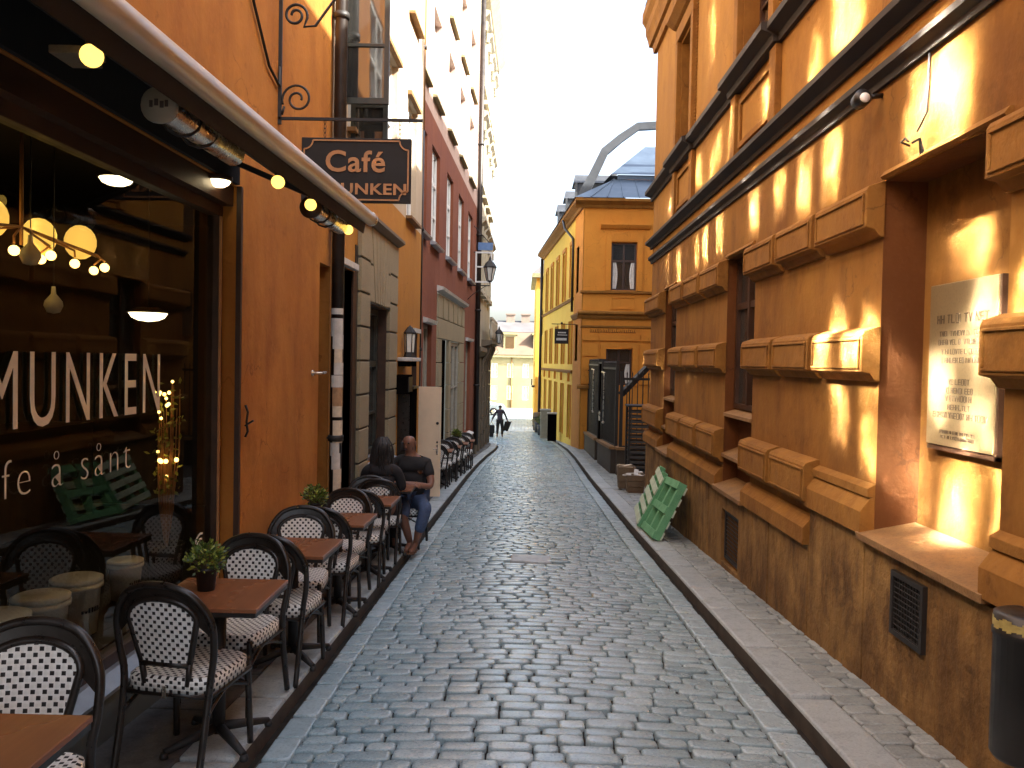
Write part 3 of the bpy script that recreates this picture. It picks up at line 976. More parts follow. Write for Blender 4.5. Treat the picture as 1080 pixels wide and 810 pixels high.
# old hooks and cable end on the wall
mb = MB(); mb.tube([RF(.0, 4.95, 3.12), RF(.05, 4.95, 3.14), RF(.05, 4.90, 3.15), RF(.05, 4.86, 3.12)], .007, 6)
tag(mb.build('wall_hook', m_iron), 'bent iron hook in the light patch above the niche', 'hook')
mb = MB(); mb.tube([RF(.012, 4.72, 3.58), RF(.012, 4.72, 3.38), RF(.012, 4.725, 3.25), RF(.02, 4.77, 3.20), RF(.03, 4.80, 3.16)], .006, 6)
tag(mb.build('loose_cable', m_iron), 'thin cable hanging down the right wall from the black ledge', 'cable')
mb = MB(); mb.bar(RF(.02, 4.72, 2.99), RF(.05, 4.72, 3.10), .012, .012); mb.bar(RF(.02, 4.76, 2.99), RF(.05, 4.72, 3.10), .012, .012); mb.bar(RF(.05, 4.72, 3.10), RF(.10, 4.70, 3.07), .012, .012)
tag(mb.build('iron_bracket', m_iron), 'rusty iron bracket on the edge above the niche', 'bracket')
# litter bin on the wall
t = thing('litter_bin', 'black cylindrical litter bin with yellow rim band at the right wall', 'bin', (2.125, 3.46, .18))
mb = MB(); mb.lathe([(0, .18), (.11, .18), (.125, .20), (.125, .70), (.13, .70), (.13, .72), (.125, .725), (.125, .79), (.10, .80), (0, .80)], (2.125, 3.46, 0), 28)
mb.build('body', m_black, t)
mb = MB()
for i in range(12):
    p, q = R(150+9*i), R(150+9*(i+1)); z0 = .730+.006*math.sin(i*1.9); z1 = .772+.008*math.sin(i*1.3+1)
    mb.quad((2.125+.127*math.cos(p), 3.46+.127*math.sin(p), z0), (2.125+.127*math.cos(q), 3.46+.127*math.sin(q), z0+.003), (2.125+.127*math.cos(q), 3.46+.127*math.sin(q), z1), (2.125+.127*math.cos(p), 3.46+.127*math.sin(p), z1))
mb.build('rim_band', m_yellowlabel, t)
mb = MB(); mb.bar((2.2, 3.46, .35), (2.28, 3.46, .35), .05, .02); mb.bar((2.2, 3.46, .65), (2.28, 3.46, .65), .05, .02)
mb.build('bracket', m_iron, t)
# ------------------------------------------------------------------ sun (needed to aim the panes)
SUN_EL, SUN_AZ = 40.0, 70.0             # azimuth measured from the street axis, behind the camera to the right
_e, _a = R(SUN_EL), R(SUN_AZ)
TOSUN = Vector((math.sin(_a)*math.cos(_e), -math.cos(_a)*math.cos(_e), math.sin(_e)))

def bowed_pane(parent, c, w, h, nrm, foc, mat):
    """a pane shaped as a hollow mirror, turned where aimed to focus the sun"""
    n = Vector(nrm).normalized(); u = Vector((0, 0, 1)).cross(n).normalized(); v = n.cross(u)
    N = 6; vs = []; off = wloc(parent)
    for j in range(N+1):
        for i in range(N+1):
            a = (i/N-.5); b = (j/N-.5)
            d = (a*w)**2/(4*foc[0]) + (b*h)**2/(4*foc[1])
            vs.append(Vector(c) + u*a*w + v*b*h + n*d - off)
    fs = [(j*(N+1)+i, j*(N+1)+i+1, (j+1)*(N+1)+i+1, (j+1)*(N+1)+i) for j in range(N) for i in range(N)]
    me = bpy.data.meshes.new('pane'); me.from_pydata([p for p in vs], [], fs)
    for p in me.polygons: p.use_smooth = True
    me.materials.append(mat)
    o = bpy.data.objects.new('pane', me); COL.objects.link(o); o.parent = parent
    return o

RW = random.Random(77)
def sun_window(F, parent, y0, y1, z0, z1, mf, aims, rows=2, depth=.06, bow=(12, 17), out=Vector((1, 0, 0)), mat=None):
    """two-leaf window; each leaf's panes face so that they throw the sun to a spot on the opposite wall"""
    fr = MB(); fw = .05
    d0, d1 = -depth-.02, -depth+.04
    fbox(fr, F, d0, d1, y0, y0+fw, z0, z1); fbox(fr, F, d0, d1, y1-fw, y1, z0, z1)
    fbox(fr, F, d0, d1, y0+fw, y1-fw, z0, z0+fw); fbox(fr, F, d0, d1, y0+fw, y1-fw, z1-fw, z1)
    ym = (y0+y1)/2
    fbox(fr, F, d0, d1+.01, ym-.035, ym+.035, z0+fw, z1-fw)
    leaf = [(y0+fw, ym-.035), (ym+.035, y1-fw)]
    hs = (z1-z0-2*fw)/rows
    for a, b in leaf:
        for k in range(1, rows):
            zc = z0+fw+hs*k; fbox(fr, F, d0, d1, a, b, zc-.014, zc+.014)
    fbox(fr, F, d0-.02, d0-.005, y0+.02, y1-.02, z0+.02, z1-.02)
    fo = fr.build('window', mf, parent)
    for li, (a, b) in enumerate(leaf):
        for k in range(rows):
            zc = z0+fw+hs*(k+.5); c = Vector(F(-depth+.01, (a+b)/2, zc))
            tgt = aims[li][k] if aims and aims[li] else None
            if tgt:
                P = Vector((XR, tgt[0], tgt[1]))
                n = (TOSUN + (P-c).normalized()).normalized()
            else: n = out
            bowed_pane(fo, c, b-a-.012, hs-.03, n, (bow[0]*RW.uniform(.85, 1.6), bow[1]*RW.uniform(.85, 1.6)), (m_mirror if tgt else (mat or m_glare_pane)))
    return fo

# ------------------------------------------------------------------ café house (near left)
CB = thing('cafe_house', 'orange rendered cafe house on the left with a wide lettered shop window', 'house', (-2.4, 4, gz(4)))
SW0, SW1 = -2.2, 5.76                   # shop window bay
YC1 = 8.35                              # end of the orange house
shop = (SW0, SW1, .10, 2.98, .16)
door = (7.95, 8.34, -.6, 2.72, .35)
up1 = []                                # first floor: (y0,y1,z0,z1,aims)
def AIM(*q): return q
up1 += [(-2.9, -1.9, 4.75, 6.2, None),
        (2.2, 3.3, 4.95, 6.35, [[(4.22, 1.34), (4.36, 2.18)], [(4.74, 1.30), (4.90, 1.88)]]),
        (3.9, 5.0, 4.95, 6.35, [[(5.36, 1.28), (5.37, 1.90)], [(5.90, 1.50), (5.97, 1.98)]]),
        (.35, 1.45, 4.95, 6.35, [[(3.74, 2.18), (4.52, 1.32)], [(4.36, 1.66), (4.33, 2.32)]]),
        (5.6, 6.7, 4.95, 6.35, [[(5.40, 1.78), (5.40, 1.92)], [(5.98, 1.80), (5.92, 1.98)]])]
up2 = [(2.45, 3.6, 7.2, 8.7, [[(4.46, 3.28), (4.58, 3.48)], [(4.86, 3.16), (4.76, 3.40)]]),
       (4.1, 5.25, 7.2, 8.7, [[(6.24, 3.28), (6.18, 3.40)], [(6.82, 3.20), (6.80, 3.36)]]),
       (5.7, 6.8, 7.2, 8.7, [[(7.45, 3.36), None], [(8.24, 3.28), (8.32, 3.46)]]),
       (.4, 1.55, 7.2, 8.7, [[(4.42, 2.82), (4.55, 2.90)], [(4.74, 2.02), (4.64, 1.30)]]),
       (-2.6, -1.7, 7.2, 8.7, [[(4.55, 3.30), (4.50, 3.46)], [(4.30, 1.95), (4.32, 2.25)]])]
up3 = [(2.45, 3.6, 9.5, 10.9, [[(5.84, 4.28), (5.95, 4.12)], [(6.16, 4.22), (6.10, 4.45)]]),
       (4.1, 5.25, 9.5, 10.9, [[(6.62, 4.14), None], [(7.92, 4.36), (7.86, 4.16)]]),
       (5.7, 6.8, 9.5, 10.9, [[(9.15, 4.32), (9.25, 4.2)], [(10.35, 5.75), (10.45, 6.15)]]),
       (.4, 1.55, 9.5, 10.9, [[(4.52, 3.40), (4.50, 3.20)], [(4.80, 3.25), (4.60, 3.48)]]), (-2.6, -1.7, 9.5, 10.9, [[(4.45, 1.28), (4.38, 1.45)], [(4.84, 1.45), (4.88, 1.75)]])]
holes = [(a, b, c, e, .07) for a, b, c, e, _ in up1+up2+up3]
mb = MB(); wall_grid(mb, LC, -8, YC1, -1.6, 12.0, [shop, door]+holes)
mb.build('wall', m_cafe, CB)
for a, b, c, e, am in up1+up2+up3:
    sun_window(LC, CB, a+.005, b-.005, c+.005, e-.005, m_whiteframe, am, rows=2, bow=((26, 32) if a < -1 else (12, 17)))  # mirror panes of the unseen windows are turned to brighten the niche
mb = MB()                                # sills of the upper windows
for a, b, c, e, am in up1+up2+up3:
    fbox(mb, LC, .001, .09, a-.05, b+.05, c-.05, c-.004)
mb.build('window_sill', m_sill_lead, CB, bevel=.004, split=.01)
# shop window: dark brown frame, glass, zinc sill
g = -.12
mb = MB()
fw = .075
fbox(mb, LC, g-.05, g+.03, SW1-.075, SW1-.002, .16, 2.84)
fbox(mb, LC, g-.05, g+.03, SW0+.002, SW0+.08, .16, 2.84)
fbox(mb, LC, g-.05, g+.03, SW0+.08, SW1-.075, 2.765, 2.84)
fbox(mb, LC, g-.05, g+.03, SW0+.08, SW1-.075, .16, .225)
fbox(mb, LC, g-.05, g+.03, 1.6, 1.66, .225, 2.765)
sf = mb.build('shop_window', m_darkframe, CB, bevel=.004)
mb = MB(); mb.quad(LC(g-.01, 1.66, .225), LC(g-.01, SW1-.075, .225), LC(g-.01, SW1-.075, 2.765), LC(g-.01, 1.66, 2.765))
mb.quad(LC(g-.01, SW0+.08, .225), LC(g-.01, 1.6, .225), LC(g-.01, 1.6, 2.765), LC(g-.01, SW0+.08, 2.765))
mb.build('pane', m_shopglass, sf)
mb = MB(); fbox(mb, LC, g+.0305, g+.045, SW1-.07, SW1-.055, .23, 2.76)
mb.build('brass_strip', m_gold, sf)
tx = (.02, 1, 0); gx = lambda y: LC(g-.006, y, 0)[0]
text_mesh('lettering', 'MUNKEN', m_letter, sf, (gx(4.0), 3.325, 1.468), tx, (0, 0, 1), .495, fit=1.54, extrude=.001, bold=-.002, track=1.25)
text_mesh('lettering', 'kaffe å sånt', m_letter, sf, (gx(4.0), 3.05, 1.175), tx, (0, 0, 1), .25, fit=1.46, extrude=.001, bold=-.006, track=1.25)
mb = MB()
for k in range(1, 4):                    # little wave mark on the pane near the corner
    pts = [Vector((gx(5.45), 5.515-.035*k*math.cos(t), .50+.035*k*math.sin(t))) for t in [R(-10+20*i) for i in range(7)]]
    for p, q in zip(pts, pts[1:]): mb.bar(p, q, .014, .002, up=(1, 0, 0))
mb.build('wave_mark', m_letter, sf)
mb = MB()
mould(mb, LC, [(-.16, .10), (.03, .10), (.03, .118), (-.06, .158), (-.16, .158)], SW0+.002, SW1-.002)
mb.build('zinc_sill', m_sill_lead, CB)
mb = MB(); fbox(mb, LC, -.002, .012, SW0, SW1, -.5, .097)
mb.build('base_panel', plain('grey_green_base', (.10, .115, .11), .5, space='world'), CB)
mb = MB(); fbox(mb, LC, -.155, -.02, SW0+.002, SW1-.002, 2.84, 2.976)
mb.build('fascia', m_darkframe, CB)
mb = MB(); fbox(mb, LC, .001, .035, SW1+.0, SW1+.035, .0, 2.98)
mb.build('edge_trim', m_darkframe, CB)
# cafe room
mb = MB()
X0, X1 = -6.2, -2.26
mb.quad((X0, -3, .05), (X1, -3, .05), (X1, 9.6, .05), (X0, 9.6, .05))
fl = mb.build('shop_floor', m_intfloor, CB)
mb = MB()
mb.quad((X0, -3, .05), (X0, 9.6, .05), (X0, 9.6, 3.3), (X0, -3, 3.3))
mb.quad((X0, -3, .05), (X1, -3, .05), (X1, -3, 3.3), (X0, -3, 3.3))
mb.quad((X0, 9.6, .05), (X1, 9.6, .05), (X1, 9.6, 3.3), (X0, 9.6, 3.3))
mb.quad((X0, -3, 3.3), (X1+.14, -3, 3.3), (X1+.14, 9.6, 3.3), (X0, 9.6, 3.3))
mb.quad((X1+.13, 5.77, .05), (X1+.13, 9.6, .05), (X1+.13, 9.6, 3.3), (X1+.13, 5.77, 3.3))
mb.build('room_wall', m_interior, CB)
mb = MB()                                # interior joinery: counter, beam and shelving
mb.box((-5.4, 3.0, .05), (-4.7, 9.0, 1.05)); mb.box((-6.1, 3.0, 1.5), (-5.8, 9.0, 1.56)); mb.box((-6.1, 3.0, 1.95), (-5.8, 9.0, 2.0))
pass
mb.build('shop_counter', m_darkframe, CB, split=.01)
mb = MB()
for i in range(9):
    mb.lathe([(0, 0), (.05, 0), (.05, .16), (.02, .2), (.02, .26), (0, .26)], (-5.95, 3.6+i*.55, 1.56 if i % 2 else 2.0), 8)
mb.build('bottle', m_printing, CB, split=.01)

# white tubs on the inside window ledge
proto = None
for k, (y, x, s, lab) in enumerate([(4.62, -2.50, 1, 'white plastic tub inside the shop window, farthest of the row'), (4.24, -2.48, 1.02, 'white plastic tub inside the shop window, second from the far end'),
                                    (3.84, -2.46, 1.08, 'white plastic tub inside the shop window, middle of the row'), (3.46, -2.46, 1.05, 'white plastic tub inside the shop window, second nearest'),
                                    (3.10, -2.46, 1.05, 'white plastic tub inside the shop window, nearest of the row'), (5.3, -2.55, .8, 'small white tub inside the shop window near the plant')]):
    if proto is None:
        proto = thing('plastic_tub', lab, 'tub', (x, y, .22), 'white tubs in the shop window')
        mb = MB(); mb.lathe([(0, 0), (.105, 0), (.125, .26), (.14, .262), (.14, .285), (.125, .29)], (0, 0, 0), 22)
        mb.build('bucket', m_tub, proto, local=True)
        mb = MB(); mb.lathe([(.128, .291), (.138, .291), (.138, .312), (.12, .32), (0, .318)], (0, 0, 0), 22); mb.build('lid', m_tub, proto, local=True)
        mb = MB()
        for i in range(10):
            a = R(-50+i*9); b = R(-50+i*9+6); hh = random.uniform(.012, .03)
            mb.quad((.119*math.cos(a), .119*math.sin(a), .13), (.119*math.cos(b), .119*math.sin(b), .13), (.121*math.cos(b), .121*math.sin(b), .13+hh), (.121*math.cos(a), .121*math.sin(a), .13+hh))
        mb.build('print', m_printing, proto, local=True)
        t = proto
    else:
        t = copy_tree(proto)
    t.location = (x, y, .22); t.scale = (s, s, s); t['label'] = lab
mb = MB(); mb.box((-2.75, 2.0, .06), (-2.24, 5.74, .215)); mb.build('window_ledge', m_darkframe, CB)

# lamps in the room
mb = MB(); fbox(mb, LC, .001, .03, SW0, SW1-.02, 2.985, 3.30); mb.build('shade_board', m_canvas, CB)  # black board on the wall, painted shade under the awning
CH = thing('chandelier', 'candle-bulb chandelier glowing inside the cafe behind the glass', 'chandelier', (-3.3, 5.4, 2.4))
mb = MB(); mb.tube([(-3.3, 5.4, 3.29), (-3.3, 5.4, 2.5)], .012, 6)
for k in range(9):
    y = 4.6+k*.24; mb.tube([(-3.3, 5.4, 2.62), (-3.3+.05*math.sin(k*2.1), y, 2.55), (-3.3+.12*math.sin(k*2.1), y, 2.50)], .008, 5)
mb.build('frame', m_gold, CH)
for k in range(9):
    y = 4.6+k*.24; x = -3.3+.12*math.sin(k*2.1)
    mb = MB(); mb.blob((x, y, 2.455), .034, seg=10, rings=7); mb.build('bulb', m_bulbin, CH)
for k in range(4):
    y = 4.75+k*.55; mb = MB(); mb.blob((-3.45, y, 2.62+.04*(k % 2)), .115, 1, 1, 1.15, 14, 9); mb.build('paper_globe', m_shade_glow, CH)
def disc_lamp(name, lab, c, r, drop, mat=m_bulbw, group=None):
    t = thing(name, lab, 'lamp', c, group)
    mb = MB(); mb.lathe([(0, .05), (r*.5, .05), (r*1.06, .012), (r*1.06, 0), (r*.98, 0)], c, 24); mb.build('shade', m_darkframe, t)
    mb = MB(); mb.lathe([(0, -r*.45), (r*.5, -r*.38), (r*.8, -r*.24), (r*.95, -.003), (r*.95, .004), (0, .004)], c, 24); mb.build('diffuser', mat, t)
    if drop: 
        mb = MB(); mb.tube([(c[0], c[1], c[2]+.05), (c[0], c[1], c[2]+drop)], .006, 6); mb.build('cord', m_iron, t)
disc_lamp('pendant_lamp', 'round pendant lamp glowing inside the cafe above the lettering end', (-3.35, 7.35, 2.17), .17, 1.1)
disc_lamp('ceiling_lamp', 'round ceiling lamp lit inside the top of the shop window', (-2.95, 5.95, 3.06), .12, .2)
for k, (y, z, x) in enumerate([(3.6, 2.25, -3.1), (5.6, 2.12, -3.2), (5.0, 2.38, -3.0), (4.1, 2.34, -3.2)]):
    t = thing('glass_pendant', ['clear glass bulb pendant hanging unlit low at the left in the cafe', 'clear glass bulb pendant hanging unlit above the middle lettering', 'small clear bulb pendant near the lit round lamp', 'clear bulb pendant just under the chandelier'][k], 'lamp', (x, y, z), 'unlit glass pendants in the cafe')
    mb = MB(); mb.lathe([(.012, .13), (.016, .08), (.055, .03), (.06, 0), (.04, -.045), (0, -.055)], (x, y, z), 14); mb.build('bulb', m_tub, t)
    mb = MB(); mb.tube([(x, y, z+.12), (x, y, 3.28)], .004, 5); mb.build('cord', m_iron, t)
# twig plant with golden lights
TW = thing('lit_twig_plant', 'tall twig plant with golden fairy lights inside the shop window corner', 'plant', (-2.44, 5.66, .22))
mb = MB(); mb.lathe([(0, 0), (.10, 0), (.13, .28), (.115, .28), (.11, .24), (0, .24)], (-2.44, 5.66, .22), 16); mb.build('pot', m_pot, TW)
mb = MB(); ml = MB(); rr = random.Random(3); lv = MB()
for k in range(26):
    a = rr.uniform(0, 6.28); s = rr.uniform(.03, .2); zt = rr.uniform(.9, 1.62)
    p0 = Vector((-2.44, 5.66, .45)); p1 = p0 + Vector((math.cos(a)*s*.6, math.sin(a)*s*.6, (zt-.45)*.6)); p2 = Vector((-2.44+math.cos(a)*s*.7, 5.66+math.sin(a)*s*.5, zt))
    mb.tube([p0, p1, p2], [.007, .005, .002], 5)
    for q in range(5):
        t = rr.uniform(.3, 1); c = p1.lerp(p2, t) + Vector((rr.uniform(-.05, .05), rr.uniform(-.05, .05), rr.uniform(-.03, .03)))
        d = Vector((rr.uniform(-1, 1), rr.uniform(-1, 1), rr.uniform(-.4, 1))).normalized()*.05; e = d.orthogonal().normalized()*.012
        lv.quad(c, c+d*.5+e, c+d, c+d*.5-e)
    if k % 4 == 0: ml.blob(p2, .011, seg=8, rings=5)
for k in range(7): ml.blob((-2.44+rr.uniform(-.07, .07), 5.62+rr.uniform(-.08, .08), 1.50+rr.uniform(-.06, .05)), .013, seg=8, rings=5)
for k in range(4): ml.blob((-2.44+rr.uniform(-.07, .07), 5.62+rr.uniform(-.08, .08), 1.08+rr.uniform(-.03, .03)), .016, seg=8, rings=5)
mb.build('twig', m_gold, TW); lv.build('leaf', m_leaf2, TW); ml.build('light', m_bulbin, TW)
# downlight in the soffit
t = thing('soffit_lamp', 'lit round downlight above the far corner of the shop window', 'lamp', (-2.02, 5.43, 2.96))
mb = MB(); mb.lathe([(.075, 0), (.09, 0), (.09, .03), (.0, .03)], (-2.02, 5.43, 2.945), 22); mb.build('rim', m_darkframe, t)
mb = MB(); mb.lathe([(0, -.042), (.04, -.036), (.066, -.02), (.078, 0), (.078, .004), (0, .004)], (-2.02, 5.43, 2.945), 22); mb.build('lens', m_bulbw, t)
# hooks on the pier
t = thing('tie_hook', 'black iron tie hook on the orange pier beside the shop window', 'hook', LC(.01, 5.95, 1.33))
mb = MB(); mb.tube([LC(.012, 5.95, 1.45), LC(.03, 5.95, 1.40), LC(.02, 5.95, 1.33), LC(.03, 5.95, 1.26), LC(.012, 5.95, 1.22)], .009, 6); mb.bar(LC(.01, 5.95, 1.3), LC(.07, 5.95, 1.34), .02, .012)
mb.build('hook', m_iron, t)
t = thing('door_handle_bar', 'small steel bar handle on the edge of the orange pier', 'handle', LC(.02, 7.75, 1.65))
mb = MB(); mb.tube([LC(.0, 7.72, 1.66), LC(.08, 7.72, 1.66), LC(.085, 7.9, 1.665)], .012, 8); mb.lathe([(0, 0), (.03, 0), (.03, .015), (0, .015)], LC(.0, 7.72, 1.66), 10, Matrix.Rotation(R(90), 3, 'Y')); mb.build('bar', m_steel, t)
# tall dark downpipe between the houses
def downpipe(lab, F, y, d, z0, z1, r, mat, brackets=(2.0, 4.2, 6.5)):
    t = thing('downpipe', lab, 'pipe', F(d, y, z0))
    mb = MB(); mb.tube([F(d, y, z0), F(d, y, z1)], r, 12); mb.build('pipe', mat, t)
    mb = MB()
    for z in brackets:
        if z0 < z < z1: mb.tube([F(d, y, z-.03), F(d, y, z+.03)], r*1.25, 12); mb.bar(F(0, y, z), F(d, y, z), .02, .02)
    mb.build('bracket', m_iron, t)
    return t
dp_ = downpipe('broad black downpipe between the cafe house and the pale ochre house', LC, 8.30, .09, gz(8.3)+KH, 12, .062, m_pipe, (1.0, 3.1, 5.2, 7.4))

rr = random.Random(8); c_ = LC(.09, 8.30, 0)
z = .45
def wrap(mb, z0, z1, a0, a1, r):
    n = 8
    for i in range(n):
        p, q = R(a0+(a1-a0)*i/n), R(a0+(a1-a0)*(i+1)/n)
        mb.quad((c_[0]+r*math.cos(p), c_[1]+r*math.sin(p), z0), (c_[0]+r*math.cos(q), c_[1]+r*math.sin(q), z0), (c_[0]+r*math.cos(q), c_[1]+r*math.sin(q), z1), (c_[0]+r*math.cos(p), c_[1]+r*math.sin(p), z1))
k = 0
while z < 1.95:
    h = rr.uniform(.10, .24); a0 = rr.uniform(-130, -95); mb = MB(); wrap(mb, z, z+h, a0, a0+rr.uniform(70, 130), .0655+.0006*(k % 3))
    mb.build('pasted_paper', (m_paper, m_paper2, m_paper2, m_lintel)[rr.randrange(4)], dp_); z += h*rr.uniform(.8, 1.15); k += 1
mb = MB(); wrap(mb, 2.02, 2.20, -140, -20, .0675); wrap(mb, 2.24, 2.30, -140, -20, .0675); mb.build('pasted_paper', m_lintel, dp_)
# ------------------------------------------------------------------ ochre house with the grey stone window
OB = thing('pale_ochre_house', 'ochre house left of the red house with a grey stone window surround', 'house', (-2.3, 11, gz(11)))
Y0, Y1 = YC1, 14.6
dr = (8.62, 9.30, -1.2, 2.78, .5)
sw = (10.08, 11.42, .52, 2.48, .2)
nar = (13.75, 14.3, -.2, 2.25, .15)
ow1 = [(9.0, 10.0, 4.3, 6.0), (11.0, 12.0, 4.3, 6.0), (12.95, 13.9, 4.05, 5.9)]
ow2 = [(9.0, 10.0, 7.2, 8.8), (11.0, 12.0, 7.2, 8.8), (12.95, 13.9, 7.2, 8.8)]
ow3 = [(9.0, 10.0, 9.9, 11.4), (11.0, 12.0, 9.9, 11.4), (12.95, 13.9, 9.9, 11.4)]
H3 = [(a, b, c, e, .2) for a, b, c, e in ow1+ow2+ow3]
mb = MB(); wall_grid(mb, LC, Y0, Y1, -1.8, 4.0, [dr, sw, nar], rev=1); mb.build('wall', [m_yellow_ochre, m_darkframe], OB)  # reveals take the dark frame colour as painted shade
mb = MB(); wall_grid(mb, LC, Y0, Y1, 4.0, 12.6, H3, rev=0); mb.build('upper_wall', [m_sunlit_ochre, m_yellow_ochre], OB)
aimO = {3: [[(9.66, 3.30), (9.75, 3.42)], [(10.42, 3.24), (10.50, 3.40)]], 4: [[(10.95, 3.22), None], [(12.2, 3.2), (12.3, 3.32)]], 5: [[None, (13.2, 3.3)], None],
        6: [[(9.85, 4.32), (10.15, 4.22)], [(10.9, 4.2), (10.98, 4.38)]], 7: [[(11.6, 5.85), (11.75, 6.25)], None], 8: [None, [(13.1, 4.3), None]]}
for i, (a, b, c, e) in enumerate(ow1+ow2+ow3):
    am = aimO.get(i)
    sun_window(LC, OB, a+.005, b-.005, c+.005, e-.005, m_whiteframe, am, rows=2, depth=.12, mat=(m_pane if i < 3 else m_glare_pane))
mb = MB()
for a, b, c, e in ow1+ow2+ow3:
    fbox(mb, LC, .001, .10, a-.05, b+.05, c-.05, c-.004)
    fbox(mb, LC, .001, .07, a-.06, b+.06, e+.004, e+.07)
mb.build('window_sill', m_ledge, OB, bevel=.004, split=.01)
# open casements seen edge-on to the street
for (yh, z0, z1, w, lab) in ((8.55, 4.42, 6.3, .50, 'dark open casement swung out over the street'), (9.05, 3.95, 6.3, .40, None)):
    mb = MB(); x0 = LC(.02, yh, 0)[0]
    for (a, b, c, e) in ((x0, x0+.05, z0, z1), (x0+w-.05, x0+w, z0, z1), (x0+.05, x0+w-.05, z0, z0+.06), (x0+.05, x0+w-.05, z0+.58, z0+.61), (x0+.05, x0+w-.05, z1-.06, z1)):
        mb.box((a, yh, c), (b, yh+.045, e))
    c_ = mb.build('casement', m_greenframe, OB, label=lab)
    mb = MB(); mb.box((x0+.04, yh+.02, z0+.05), (x0+w-.04, yh+.026, z1-.05)); mb.build('pane', m_pane, c_)
# door
mb = MB(); fbox(mb, LC, -.45, -.40, 8.62, 9.30, -1.1, 2.77); do = mb.build('door', m_blackbox, OB)
mb = MB()
for z0, z1 in ((-.3, .4), (.5, 1.2), (1.3, 2.0)):
    for a, b in ((8.68, 8.93), (8.99, 9.24)):
        fbox(mb, LC, -.399, -.385, a, b, z0, z1)
mb.build('door_panel', m_blackwood, do)
mb = MB(); fbox(mb, LC, .001, .07, 8.56, 9.36, 2.79, 2.86); mb.build('door_lintel', m_lintel, OB, bevel=.006)
mb = MB(); fbox(mb, LC, -.08, .02, 9.30, 9.44, gz(9.4), 2.78); mb.build('door_post', m_darkframe, OB)
mb = MB(); fbox(mb, LC, -.1, .012, 9.442, 9.56, gz(9.4), 3.1); mb.build('door_jamb', m_black, OB)
# stone surround: coursed ashlar with fan voussoirs over the window
mb = MB(); mj = MB()
A0, A1, W0, W1 = 9.565, 12.02, 10.08, 11.42
top, wt, wb = 3.42, 2.48, .52
zs = [gz(11)-.3, -.62, -.22, .18, .58, .98, 1.38, 1.78, 2.18, 2.58, 2.98, top]
for a, b in ((A0, W0), (W1, A1)):
    for z0, z1 in zip(zs, zs[1:]):
        fbox(mb, LC, .0, .055, a, b, z0+.012, z1-.012)
        
fbox(mj, LC, .0, .04, A0+.004, W0-.002, zs[0], top-.002); fbox(mj, LC, .0, .04, W1+.002, A1-.004, zs[0], top-.002)
n = 5
for i in range(n):
    t0, t1 = i/n, (i+1)/n
    b0 = W0+.02+(W1-W0-.04)*(.22+.56*t0); b1 = W0+.02+(W1-W0-.04)*(.22+.56*t1)
    u0 = W0+.02+(W1-W0-.04)*(t0*.98+.01); u1 = W0+.02+(W1-W0-.04)*(t1*.98+.01)
    gpx = .012
    ps = [LC(.0, b0+gpx, wt+.02), LC(.0, b1-gpx, wt+.02), LC(.0, u1-gpx, top-.01), LC(.0, u0+gpx, top-.01)]
    mb.prism(ps, Vector((.06, 0, 0)))
def fb(z, side):                         # slanting edge of the voussoir fan
    t = (z-wt)/(top-wt); f = .22*(1-t)+.01*t
    return W0+.02+(W1-W0-.04)*(f if side == 0 else 1-f)
for side in (0, 1):
    e = W0-.004 if side == 0 else W1+.004
    for z0, z1 in ((2.505, 2.945), (2.97, top-.01)):
        g_ = -.012 if side == 0 else .012
        q = [(e, z0), (fb(z0, side)+g_, z0), (fb(z1, side)+g_, z1), (e, z1)]
        mb.prism([LC(.0, p[0], p[1]) for p in q], Vector((.055, 0, 0)))
fbox(mj, LC, .0, .035, W0, W1, wt+.01, top-.002)
mb.build('stone_surround', m_ashlar, OB, bevel=.008); mj.build('stone_joint', m_joint, OB)
mb = MB(); mould(mb, LC, [(0, top+.003), (.06, top+.003), (.14, top+.05), (.14, top+.09), (0, top+.12)], A0-.03, A1+.05); mb.build('stone_cornice', m_darkstone, OB)
window_unit(LC, OB, W0+.01, W1-.01, wb+.02, wt-.01, .17, m_greenframe, m_pane, nx=2, rows=(.28, .62), fw=.07)
mb = MB(); fbox(mb, LC, .02, .05, W0-.02, W1+.04, wt+.0, wt+.06); mb.build('window_hood', m_iron, OB)
mb = MB(); mould(mb, LC, [(-.16, wb-.06), (.16, wb-.09), (.165, wb-.06), (-.16, wb+.02)], W0-.04, W1+.06); mb.build('zinc_sill', m_sill_lead, OB)
mb = MB(); fbox(mb, LC, .001, .02, W0+.005, W1-.005, gz(11)-.2, wb-.09); mb.build('panel_below_window', m_cafe, OB)
window_unit(LC, OB, 13.76, 14.29, .2, 2.24, .14, m_greenframe, m_pane, nx=1, rows=(.5,))
mb = MB(); fbox(mb, LC, .001, .06, 13.70, 14.36, 2.26, 2.33); mb.build('window_lintel', m_lintel, OB)
# wall shelf and lantern
t = thing('wall_lantern', 'small black lantern with a pale pane standing on the ochre wall shelf', 'lantern', LC(.12, 12.75, 1.84))
mb = MB(); c = LC(.12, 12.75, 0)
mb.lathe([(0, 1.84), (.10, 1.84), (.085, 1.88), (.075, 1.92)], (c[0], c[1], 0), 6, smooth=False); mb.lathe([(.09, 2.20), (.10, 2.22), (.04, 2.30), (.012, 2.32), (0, 2.34)], (c[0], c[1], 0), 6, smooth=False)
for k in range(6):
    a = k*math.pi/3; mb.bar((c[0]+.075*math.cos(a), c[1]+.075*math.sin(a), 1.9), (c[0]+.09*math.cos(a), c[1]+.09*math.sin(a), 2.21), .012, .012)
mb.build('frame', m_iron, t)
mb = MB(); mb.lathe([(.066, 1.92), (.08, 2.2)], (c[0], c[1], 0), 6, smooth=False); mb.build('pane', m_tub, t)
t = thing('wall_shelf', 'snow-white stone shelf under the lantern on the ochre wall', 'shelf', LC(.1, 12.75, 1.74))
